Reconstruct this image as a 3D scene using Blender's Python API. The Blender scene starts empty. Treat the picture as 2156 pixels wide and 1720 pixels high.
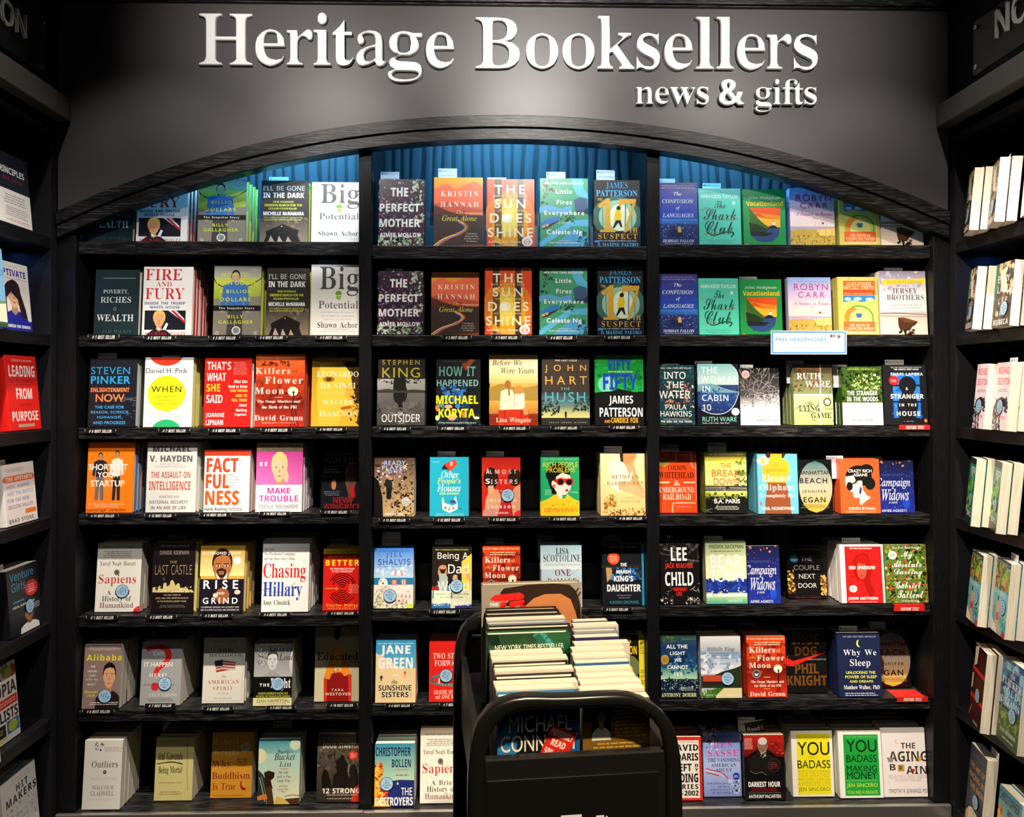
# Bookshop wall: an arched built-in bookcase full of face-out books, two side bookcases, a book cart.
import bpy, bmesh, math, random
from mathutils import Vector, Matrix

SC = bpy.context.scene
COL = SC.collection
# ------------------------------------------------------------------ camera, world, lights, exposure
F, CX, HY = 1700.0, 1078.0, 818.0        # focal length (px at 2156 wide), principal column, horizon row
ALPHA = math.radians(1.27)               # the camera is turned slightly to the right
CA, SA = math.cos(ALPHA), math.sin(ALPHA)
ZE = 1.60                                # eye height
D = 2.58                                 # distance to the front of the shelves

cam = bpy.data.cameras.new('camera')
cam.sensor_width = 36.0
cam.lens = 36.0 * F / 2156.0
cam.shift_y = (HY - 860.0) / 2156.0
cam.clip_start = 0.05
cam_o = bpy.data.objects.new('camera', cam)
cam_o.location = (0, 0, ZE)
cam_o.rotation_euler = (math.radians(90), 0, -ALPHA)
COL.objects.link(cam_o)
SC.camera = cam_o

world = bpy.data.worlds.new('world')
SC.world = world
world.use_nodes = True
world.node_tree.nodes['Background'].inputs[0].default_value = (0.55, 0.65, 1.0, 1)
world.node_tree.nodes['Background'].inputs[1].default_value = 0.004
SC.view_settings.view_transform = 'Standard'
SC.view_settings.look = 'None'
SC.view_settings.gamma = 1.0
SC.view_settings.use_curve_mapping = False
SC.view_settings.exposure = 0.0

def kelvin(t):
    return {3000: (1.0, .68, .38), 3600: (1.0, .77, .52), 4200: (1.0, .85, .68), 5200: (1.0, .94, .87), 6500: (.95, .97, 1.0)}[t]

def spot(name, loc, target, power, size, blend, col, radius=.03):
    l = bpy.data.lights.new(name, 'SPOT')
    l.energy, l.spot_size, l.spot_blend, l.color, l.shadow_soft_size = power, math.radians(size), blend, col, radius
    o = bpy.data.objects.new(name, l)
    o.location = loc
    o.rotation_euler = (Vector(target) - Vector(loc)).to_track_quat('-Z', 'Y').to_euler()
    COL.objects.link(o)
    return o

def strip(name, loc, rot, sx, sy, power, col):
    l = bpy.data.lights.new(name, 'AREA')
    l.shape, l.size, l.size_y, l.energy, l.color = 'RECTANGLE', sx, sy, power, col
    o = bpy.data.objects.new(name, l)
    o.location, o.rotation_euler = loc, rot
    COL.objects.link(o)
    return o

# track spots above and in front of the shelves (out of the picture), blue strips hidden inside the arch
ZL = ZE + 1.62
for x, p, k in ((-1.05, 34, 5200), (-.52, 46, 5200), (.12, 58, 5200), (.66, 44, 5200), (1.18, 48, 5200)):
    spot('track_spot', (x, 1.66, ZL), (x * 1.02, D + .05, ZE + .06), p, 48, .6, kelvin(k), .022)
for x, p in ((-1.1, 250), (-.5, 290), (.12, 300), (.72, 255), (1.2, 240)):
    spot('low_spot', (x, 1.64, ZL), (x * 1.02, D + .05, ZE - 1.0), p, 32, .7, kelvin(4200), .022)
spot('accent_spot', (-.40, 1.35, ZL), (-.56, D, ZE + .58), 130, 11, .7, kelvin(6500), .015)
for x, p in ((-.62, 44), (.14, 88), (.90, 46)):
    spot('sign_spot', (x, 1.62, ZE + 1.2), (x, 2.56, ZE + 1.10), p, 66, 1.0, kelvin(5200), .03)
spot('right_spot', (.25, 1.2, ZL), (1.45, 2.25, ZE - .2), 380, 44, .7, kelvin(4200), .025)
spot('left_spot', (-.1, 1.2, ZL), (-1.38, 2.3, ZE - .3), 160, 46, .7, kelvin(5200), .025)
spot('cart_spot', (.45, .30, ZL), (.12, 1.60, 1.03), 560, 25, .7, kelvin(3600), .03)
strip('front_fill', (0, -.7, 3.40), (0, 0, 0), 1.6, .5, 5, kelvin(4200))  # added fill behind the camera, brightens cart and shelf fronts
BLUE = (.11, .50, .92)
strip('led_strip', (.05, 2.61, ZE + .97), (math.radians(28), 0, 0), .46, .02, 9, BLUE)
strip('led_strip', (-.70, 2.61, ZE + .97), (math.radians(28), 0, 0), .44, .02, 11, BLUE)
strip('led_strip', (.74, 2.61, ZE + .97), (math.radians(28), 0, 0), .44, .02, 8, BLUE)
strip('led_strip', (-1.48, 2.1, 2.02), (0, 0, 0), .04, .8, .7, (.10, .30, 1.0))
strip('led_strip', (1.57, 2.1, 2.02), (0, 0, 0), .04, .8, .7, (.10, .30, 1.0))

# ------------------------------------------------------------------ pixel -> place helpers (rays through the photograph)
def ray(px, py):
    cx, cz = (px - CX) / F, (HY - py) / F
    return Vector((cx * CA + SA, CA - cx * SA, cz))
def onY(px, py, y):
    r = ray(px, py); t = y / r.y
    return Vector((r.x * t, y, ZE + r.z * t))
def onX(px, py, x):
    r = ray(px, py); t = x / r.x
    return Vector((x, r.y * t, ZE + r.z * t))
def onZ(px, py, z):
    r = ray(px, py); t = (z - ZE) / r.z
    return Vector((r.x * t, r.y * t, z))
def proj(p):
    dx, dy = p.x, p.y
    depth = dx * SA + dy * CA
    return CX + F * (dx * CA - dy * SA) / depth, HY - F * (p.z - ZE) / depth

# ------------------------------------------------------------------ materials
def lin(c):
    return c / 12.92 if c <= .04045 else ((c + .055) / 1.055) ** 2.4
def hexc(h):
    return tuple(lin(int(h[i:i + 2], 16) / 255) for i in (0, 2, 4))

def new_mat(name):
    m = bpy.data.materials.new(name)
    m.use_nodes = True
    nt = m.node_tree
    return m, nt, nt.nodes['Principled BSDF']
def N(nt, kind, **kw):
    n = nt.nodes.new(kind)
    for k, v in kw.items():
        setattr(n, k, v)
    return n
def plain(name, col, rough=.5, metal=0.0, spec=.5, bump=0.0, bscale=200):
    m, nt, b = new_mat(name)
    b.inputs['Base Color'].default_value = (*col, 1)
    b.inputs['Roughness'].default_value = rough
    b.inputs['Metallic'].default_value = metal
    b.inputs['Specular IOR Level'].default_value = spec
    tc = N(nt, 'ShaderNodeTexCoord'); nz = N(nt, 'ShaderNodeTexNoise')
    nz.inputs['Scale'].default_value = bscale
    nt.links.new(tc.outputs['Object'], nz.inputs['Vector'])
    mx = N(nt, 'ShaderNodeMix', data_type='RGBA')
    mx.inputs['A'].default_value = (*[c * .9 for c in col], 1)
    mx.inputs['B'].default_value = (*[min(1, c * 1.08) for c in col], 1)
    nt.links.new(nz.outputs['Fac'], mx.inputs['Factor'])
    nt.links.new(mx.outputs['Result'], b.inputs['Base Color'])
    if bump:
        bp = N(nt, 'ShaderNodeBump'); bp.inputs['Strength'].default_value = bump; bp.inputs['Distance'].default_value = .002
        nt.links.new(nz.outputs['Fac'], bp.inputs['Height']); nt.links.new(bp.outputs['Normal'], b.inputs['Normal'])
    return m
def oak(name, scale, c0, c1, rough=.34, cathedral=False):
    # black-stained open-grain oak; scale stretches the grain along one axis
    m, nt, b = new_mat(name)
    tc = N(nt, 'ShaderNodeTexCoord'); mp = N(nt, 'ShaderNodeMapping')
    mp.inputs['Scale'].default_value = scale
    nt.links.new(tc.outputs['Object'], mp.inputs['Vector'])
    if cathedral:
        wv = N(nt, 'ShaderNodeTexWave', wave_type='BANDS', bands_direction='X')
        wv.inputs['Scale'].default_value = 5.0; wv.inputs['Distortion'].default_value = 7.0
        wv.inputs['Detail'].default_value = 2.0; wv.inputs['Detail Scale'].default_value = .9
        nt.links.new(mp.outputs['Vector'], wv.inputs['Vector'])
        fac = wv.outputs['Fac']
    else:
        nz = N(nt, 'ShaderNodeTexNoise'); nz.inputs['Scale'].default_value = 9.0; nz.inputs['Detail'].default_value = 6.0
        nz.inputs['Roughness'].default_value = .62
        nt.links.new(mp.outputs['Vector'], nz.inputs['Vector'])
        fac = nz.outputs['Fac']
    rp = N(nt, 'ShaderNodeValToRGB')
    rp.color_ramp.elements[0].position, rp.color_ramp.elements[1].position = (.16, .40) if cathedral else (.50, .66)
    rp.color_ramp.elements[0].color, rp.color_ramp.elements[1].color = (*c0, 1), (*c1, 1)
    nt.links.new(fac, rp.inputs['Fac']); nt.links.new(rp.outputs['Color'], b.inputs['Base Color'])
    b.inputs['Roughness'].default_value = rough
    b.inputs['Specular IOR Level'].default_value = .28
    bp = N(nt, 'ShaderNodeBump'); bp.inputs['Strength'].default_value = .55; bp.inputs['Distance'].default_value = .0015
    nt.links.new(fac, bp.inputs['Height']); nt.links.new(bp.outputs['Normal'], b.inputs['Normal'])
    return m

M = {}
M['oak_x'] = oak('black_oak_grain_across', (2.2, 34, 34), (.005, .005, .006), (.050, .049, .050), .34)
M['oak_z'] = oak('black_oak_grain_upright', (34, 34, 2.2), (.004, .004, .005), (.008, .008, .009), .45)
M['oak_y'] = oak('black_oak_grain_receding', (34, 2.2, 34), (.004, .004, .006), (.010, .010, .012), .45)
M['oak_back'] = oak('black_oak_back_panel', (1.7, 1.7, .42), (.004, .006, .009), (.042, .052, .066), .5, True)
M['wall'] = plain('satin_black_wall', (.050, .045, .048), .48, 0, .5, .04, 350)
M['side'] = plain('black_side_wall', (.007, .007, .010), .6, 0, .25)
M['dark'] = plain('dark_plinth', (.006, .006, .007), .5)
M['cornice'] = plain('dark_grey_cornice', (.11, .107, .10), .45, .2)
M['steel'] = plain('brushed_steel', (.42, .41, .39), .38, .9, .5, .05, 90)
M['chrome'] = plain('chrome', (.75, .75, .76), .15, 1.0)
M['letter'] = plain('white_sign_letter', (.86, .85, .84), .4)
M['grey_letter'] = plain('pale_grey_lettering', (.30, .30, .27), .45)
M['black_plastic'] = plain('black_plastic', (.007, .007, .007), .25)
M['black_metal'] = plain('black_powder_coat', (.006, .006, .007), .45)
M['acrylic'] = plain('smoked_riser', (.10, .115, .125), .2)
M['floor'] = plain('dark_floor', (.03, .028, .027), .5)
M['ceiling'] = plain('black_ceiling', (.012, .012, .013), .7)
M['rubber'] = plain('rubber', (.01, .01, .01), .7)
def glass():
    m, nt, b = new_mat('clear_acrylic')
    b.inputs['Base Color'].default_value = (.9, .95, .95, 1)
    b.inputs['Roughness'].default_value = .06
    b.inputs['Transmission Weight'].default_value = 1.0
    b.inputs['IOR'].default_value = 1.3
    return m
M['glass'] = glass()
def ink(name, rough, spec):
    m, nt, b = new_mat(name)
    at = N(nt, 'ShaderNodeAttribute', attribute_name='ink')
    tc = N(nt, 'ShaderNodeTexCoord'); nz = N(nt, 'ShaderNodeTexNoise'); nz.inputs['Scale'].default_value = 420
    nt.links.new(tc.outputs['Object'], nz.inputs['Vector'])
    mr = N(nt, 'ShaderNodeMapRange'); mr.inputs['To Min'].default_value = .93; mr.inputs['To Max'].default_value = 1.05
    nt.links.new(nz.outputs['Fac'], mr.inputs['Value'])
    mx = N(nt, 'ShaderNodeMix', data_type='RGBA', blend_type='MULTIPLY'); mx.inputs['Factor'].default_value = 1
    nt.links.new(at.outputs['Color'], mx.inputs['A']); nt.links.new(mr.outputs['Result'], mx.inputs['B'])
    nt.links.new(mx.outputs['Result'], b.inputs['Base Color'])
    b.inputs['Roughness'].default_value = rough
    b.inputs['Specular IOR Level'].default_value = spec
    return m
M['ink'] = ink('printed_cover', .36, .45)
M['card'] = ink('printed_card', .6, .3)
def pages():
    m, nt, b = new_mat('page_edges')
    tc = N(nt, 'ShaderNodeTexCoord'); mp = N(nt, 'ShaderNodeMapping'); mp.inputs['Scale'].default_value = (6, 1400, 6)
    nt.links.new(tc.outputs['Object'], mp.inputs['Vector'])
    nz = N(nt, 'ShaderNodeTexNoise'); nz.inputs['Scale'].default_value = 1.0; nz.inputs['Detail'].default_value = 3
    nt.links.new(mp.outputs['Vector'], nz.inputs['Vector'])
    rp = N(nt, 'ShaderNodeValToRGB')
    rp.color_ramp.elements[0].position, rp.color_ramp.elements[1].position = .35, .6
    rp.color_ramp.elements[0].color, rp.color_ramp.elements[1].color = (.52, .46, .35, 1), (.84, .79, .66, 1)
    nt.links.new(nz.outputs['Fac'], rp.inputs['Fac']); nt.links.new(rp.outputs['Color'], b.inputs['Base Color'])
    b.inputs['Roughness'].default_value = .85
    b.inputs['Specular IOR Level'].default_value = .15
    return m
M['page'] = pages()

# ------------------------------------------------------------------ object helpers
def link(name, me, mat=None, parent=None):
    o = bpy.data.objects.new(name, me)
    COL.objects.link(o)
    if mat is not None and me is not None and not me.materials:
        me.materials.append(M[mat] if isinstance(mat, str) else mat)
    if parent is not None:
        o.parent = parent
    return o
def tag(o, label=None, cat=None, group=None, kind=None):
    if label: o['label'] = label
    if cat: o['category'] = cat
    if group: o['group'] = group
    if kind: o['kind'] = kind
    return o
def empty(name, loc=(0, 0, 0), rot=(0, 0, 0)):
    o = bpy.data.objects.new(name, None)
    COL.objects.link(o)
    o.location, o.rotation_euler = loc, rot
    o.empty_display_size = .05
    return o
class MB:
    # collects shapes, builds ONE mesh
    def __init__(s): s.v, s.f, s.c = [], [], []
    def face(s, pts, col=None):
        i = len(s.v); s.v += [tuple(p) for p in pts]
        s.f.append(tuple(range(i, i + len(pts))))
        s.c.append(col)
    def box(s, x0, x1, y0, y1, z0, z1, col=None):
        P = [(x, y, z) for z in (z0, z1) for y in (y0, y1) for x in (x0, x1)]
        for q in ((0, 2, 3, 1), (4, 5, 7, 6), (0, 1, 5, 4), (2, 6, 7, 3), (0, 4, 6, 2), (1, 3, 7, 5)):
            s.face([P[k] for k in q], col)
    def prism(s, pts2, y0, y1, col=None):   # polygon in (x, z), extruded along y
        n = len(pts2)
        s.face([(x, y0, z) for x, z in pts2], col)
        s.face([(x, y1, z) for x, z in reversed(pts2)], col)
        for i in range(n):
            a, b = pts2[i], pts2[(i + 1) % n]
            s.face([(a[0], y0, a[1]), (a[0], y1, a[1]), (b[0], y1, b[1]), (b[0], y0, b[1])], col)
    def mesh(s, name, weld=False):
        me = bpy.data.meshes.new(name)
        me.from_pydata(s.v, [], s.f)
        if any(c is not None for c in s.c):
            at = me.color_attributes.new('ink', 'FLOAT_COLOR', 'CORNER')
            buf = []
            for fc, c in zip(s.f, s.c):
                if c is None: c = (.5, .5, .5)
                if isinstance(c[0], (tuple, list)):
                    for q in c: buf += [q[0], q[1], q[2], 1.0]
                else:
                    buf += [c[0], c[1], c[2], 1.0] * len(fc)
            at.data.foreach_set('color', buf)
        if weld:
            bm = bmesh.new(); bm.from_mesh(me)
            bmesh.ops.remove_doubles(bm, verts=bm.verts, dist=1e-5)
            bmesh.ops.recalc_face_normals(bm, faces=bm.faces)
            bm.to_mesh(me); bm.free()
        me.update()
        return me
    def obj(s, name, mat, parent=None, bevel=0.0, smooth=False):
        me = s.mesh(name, weld=bevel > 0 or smooth)
        o = link(name, me, mat, parent)
        if bevel:
            b = o.modifiers.new('bevel', 'BEVEL'); b.width = bevel; b.segments = 2; b.limit_method = 'ANGLE'
        if smooth:
            for p in me.polygons: p.use_smooth = True
        return o
def tube_mesh(pts, r, seg=12):
    m = MB(); rings = []
    n = len(pts); pts = [Vector(p) for p in pts]
    up = Vector((0, 1, 0))
    for i, p in enumerate(pts):
        t = (pts[min(i + 1, n - 1)] - pts[max(i - 1, 0)]).normalized()
        a = t.cross(up)
        if a.length < 1e-3: a = t.cross(Vector((1, 0, 0)))
        a.normalize(); b = t.cross(a)
        rings.append([p + (a * math.cos(k * 2 * math.pi / seg) + b * math.sin(k * 2 * math.pi / seg)) * r for k in range(seg)])
    for i in range(n - 1):
        for k in range(seg):
            m.face([rings[i][k], rings[i][(k + 1) % seg], rings[i + 1][(k + 1) % seg], rings[i + 1][k]])
    m.face(rings[0]); m.face(list(reversed(rings[-1])))
    return m

# ------------------------------------------------------------------ lettering: glyph outlines B serif bold, I italic, C script, H sans bold, N sans, G geometric sans
GLYPHS = {}
def load_glyphs(text):
    # a line "B" starts a set; then one glyph per line: character code, advance, then x y steps (999 starts a new contour), em = 250
    f = None
    for ln in text.split('\n'):
        if not ln: continue
        if ln.isalpha(): f = ln; continue
        v = [int(q) for q in ln.split(' ')]
        cs = [[]]; x = y = 0; i = 2
        while i < len(v):
            if v[i] == 999: cs.append([]); i += 1; continue
            x += v[i]; y += v[i + 1]; i += 2
            cs[-1].append((x / 250, y / 250))
        GLYPHS[f, chr(v[0])] = (v[1] / 250, cs)
def flatten(pts):
    out = []
    def rec(a, b, c, d, n):
        e = d - a; L = e.length
        dev = max(abs((b - a).x * e.y - (b - a).y * e.x), abs((c - a).x * e.y - (c - a).y * e.x)) / L if L > 1e-9 else max((b - a).length, (c - a).length)
        if dev < .006 or n > 5: out.append((d.x, d.y)); return
        p, q, r = (a + b) / 2, (b + c) / 2, (c + d) / 2
        u, w = (p + q) / 2, (q + r) / 2; m = (u + w) / 2
        rec(a, p, u, m, n + 1); rec(m, w, r, d, n + 1)
    for i in range(len(pts)):
        a, b = pts[i], pts[(i + 1) % len(pts)]
        rec(a.co, a.handle_right, b.handle_left, b.co, 0)
    res = []
    for p in out:
        if not res or math.dist(p, res[-1]) > 1e-4: res.append(p)
    if len(res) > 1 and math.dist(res[0], res[-1]) < 1e-4: res.pop()
    return res
def load_builtin():
    # geometric sans: outlines of Blender's built-in font
    cu = bpy.data.curves.new('type', 'FONT'); ob = bpy.data.objects.new('type', cu); COL.objects.link(ob)
    for ch in "ABCDEFGHIJKLMNOPQRSTUVWXYZabcdefghijklmnopqrstuvwxyz0123456789#&',.-?!":
        sp = []
        for body in (ch, ch + ch):
            cu.body = body
            dg = bpy.context.evaluated_depsgraph_get(); dg.update()
            ev = ob.evaluated_get(dg)
            c = ev.to_curve(dg)
            sp.append([flatten(s.bezier_points) for s in c.splines])
            first = [s.bezier_points[0].co.x for s in c.splines]
            if body == ch: x0 = first[0]; n = len(first)
            else: adv = first[n] - x0
            ev.to_curve_clear()
        GLYPHS['G', ch] = (adv, sp[0])
    bpy.data.objects.remove(ob); bpy.data.curves.remove(cu)
def area2(pl):
    return sum(a[0] * b[1] - b[0] * a[1] for a, b in zip(pl, pl[1:] + pl[:1]))
def offset(cs, ox, oy):
    if not (ox or oy) or not cs: return cs
    big = max(cs, key=lambda p: abs(area2(p)))
    sgn = 1 if area2(big) > 0 else -1
    out = []
    for pl in cs:
        n = len(pl); q = []
        for i in range(n):
            a, b, c = pl[i - 1], pl[i], pl[(i + 1) % n]
            e1 = Vector((b[0] - a[0], b[1] - a[1])).normalized() if a != b else Vector((1, 0))
            e2 = Vector((c[0] - b[0], c[1] - b[1])).normalized() if c != b else e1
            n1, n2 = Vector((e1.y, -e1.x)) * sgn, Vector((e2.y, -e2.x)) * sgn
            m = n1 + n2
            k = m.length_squared
            m = m * (2 / k) if k > 1e-6 else n1
            if m.length > 1.35: m = m * (1.35 / m.length)
            q.append((b[0] + m.x * ox, b[1] + m.y * oy))
        out.append(q)
    return out
STYLE = {'R': ('B', -.010, .0), 'B': ('B', 0, 0), 'I': ('I', .004, .002), 'C': ('C', .002, .002), 'H': ('H', 0, 0), 'N': ('N', .004, .004),
         'G': ('G', .004, .004), 'g': ('G', .020, .018), 'K': ('H', .012, .008), 'X': ('H', .004, 0), 'x': ('N', -.012, -.004), 'S': ('B', -.0135, .0)}
def inside(p, pl):
    c = False
    for a, b in zip(pl, pl[1:] + pl[:1]):
        if (a[1] > p[1]) != (b[1] > p[1]) and p[0] < (b[0] - a[0]) * (p[1] - a[1]) / (b[1] - a[1]) + a[0]: c = not c
    return c
def earcut(P):
    # triangles of a simple outline (list of indices into P, counter-clockwise)
    idx = list(range(len(P))); out = []
    cr = lambda o, a, b: (a[0] - o[0]) * (b[1] - o[1]) - (a[1] - o[1]) * (b[0] - o[0])
    guard = 0
    while len(idx) > 3 and guard < 4000:
        guard += 1; best = None
        n = len(idx)
        for k in range(n):
            i0, i1, i2 = idx[k - 1], idx[k], idx[(k + 1) % n]
            a, b, c = P[i0], P[i1], P[i2]
            t = cr(a, b, c)
            if t < -1e-12: continue
            if t > 1e-12 and any(cr(a, b, P[j]) > -1e-13 and cr(b, c, P[j]) > -1e-13 and cr(c, a, P[j]) > -1e-13 for j in idx
                                 if j not in (i0, i1, i2) and P[j] != a and P[j] != b and P[j] != c): continue
            best = k; break
        if best is None: best = max(range(n), key=lambda k: cr(P[idx[k - 1]], P[idx[k]], P[idx[(k + 1) % n]]))
        out.append((idx[best - 1], idx[best], idx[(best + 1) % n])); idx.pop(best)
    out.append(tuple(idx))
    return out
def fill(cs):
    # outlines with holes -> triangles indexing the concatenated outlines
    if not cs: return []
    sg = 1 if area2(max(cs, key=lambda p: abs(area2(p)))) > 0 else -1
    start = []; n = 0
    for c in cs: start.append(n); n += len(c)
    outer = [i for i, c in enumerate(cs) if area2(c) * sg > 0]
    holes = {i: [] for i in outer}
    for i, c in enumerate(cs):
        if i in holes: continue
        host = [o for o in outer if inside(c[0], cs[o])] or [max(outer, key=lambda o: abs(area2(cs[o])))]
        holes[min(host, key=lambda o: abs(area2(cs[o])))].append(i)
    tris = []
    for o in outer:
        L = [(p, start[o] + k) for k, p in enumerate(cs[o])]
        if sg < 0: L.reverse()
        for h in sorted(holes[o], key=lambda q: -max(p[0] for p in cs[q])):
            H = [(p, start[h] + k) for k, p in enumerate(cs[h])]
            if sg < 0: H.reverse()
            k = max(range(len(H)), key=lambda q: H[q][0][0]); H = H[k:] + H[:k]
            m = H[0][0]; cand = None
            for q in range(len(L)):
                b = L[q][0]
                if b[0] < m[0]: continue
                ok = True
                for r in range(len(L)):
                    c, d = L[r][0], L[(r + 1) % len(L)][0]
                    if b in (c, d): continue
                    f = lambda u, v, w: (v[0] - u[0]) * (w[1] - u[1]) - (v[1] - u[1]) * (w[0] - u[0])
                    if f(m, b, c) * f(m, b, d) < 0 and f(c, d, m) * f(c, d, b) < 0: ok = False; break
                if ok:
                    e = math.dist(m, b)
                    if cand is None or e < cand[0]: cand = (e, q)
            q = cand[1] if cand else 0
            L = L[:q + 1] + H + [H[0]] + L[q:]
        P = [p for p, _ in L]
        for t in earcut(P): tris.append(tuple(L[i][1] for i in t))
    return tris
GC = {}
def glyph(style, ch):
    key = (style, ch)
    if key not in GC:
        f, ox, oy = STYLE[style]
        g = GLYPHS.get((f, ch)) or GLYPHS.get(('N', ch)) or GLYPHS.get(('N', '.'))
        for k in (1, .6, .3, 0):
            cs = offset(g[1], ox * k, oy * k)
            vs = [p for c in cs for p in c]
            tris = fill(cs)
            want = abs(sum(area2(c) for c in cs)) / 2
            got = sum(abs(area2([vs[i] for i in t])) for t in tris) / 2
            if abs(got - want) < .04 * want: break
        GC[key] = (g[0], cs, vs, tris)
    return GC[key]
def run(style, text, track=0.0):
    # -> list of (x offset, glyph), ink bounding box
    x = 0; out = []; lo = [9e9, 9e9]; hi = [-9e9, -9e9]
    for ch in text:
        if ch == ' ':
            x += .26 + track; continue
        g = glyph(style, ch)
        out.append((x, g))
        for vx, vy in g[2]:
            lo[0] = min(lo[0], vx + x); hi[0] = max(hi[0], vx + x); lo[1] = min(lo[1], vy); hi[1] = max(hi[1], vy)
        x += g[0] + track
    return out, lo, hi
def fit_text(style, text, w, h, maxtrack=.6):
    # ink box exactly w x h: letterspacing first when the box is wide, then a stretch. -> [(tris as 2-D point triples)]
    r, lo, hi = run(style, text)
    if not r: return []
    s = h / max(hi[1] - lo[1], 1e-6)
    tr = 0.0
    nat = (hi[0] - lo[0]) * s
    if w > nat * 1.08 and len(text) > 1:
        tr = min(maxtrack, (w - nat * 1.04) / s / (len(text) - 1))
        r, lo, hi = run(style, text, tr)
    sx = w / max(hi[0] - lo[0], 1e-6)
    res = []
    for x, g in r:
        for t in g[3]:
            res.append([((g[2][i][0] + x - lo[0]) * sx, (g[2][i][1] - lo[1]) * s) for i in t])
    return res
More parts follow.
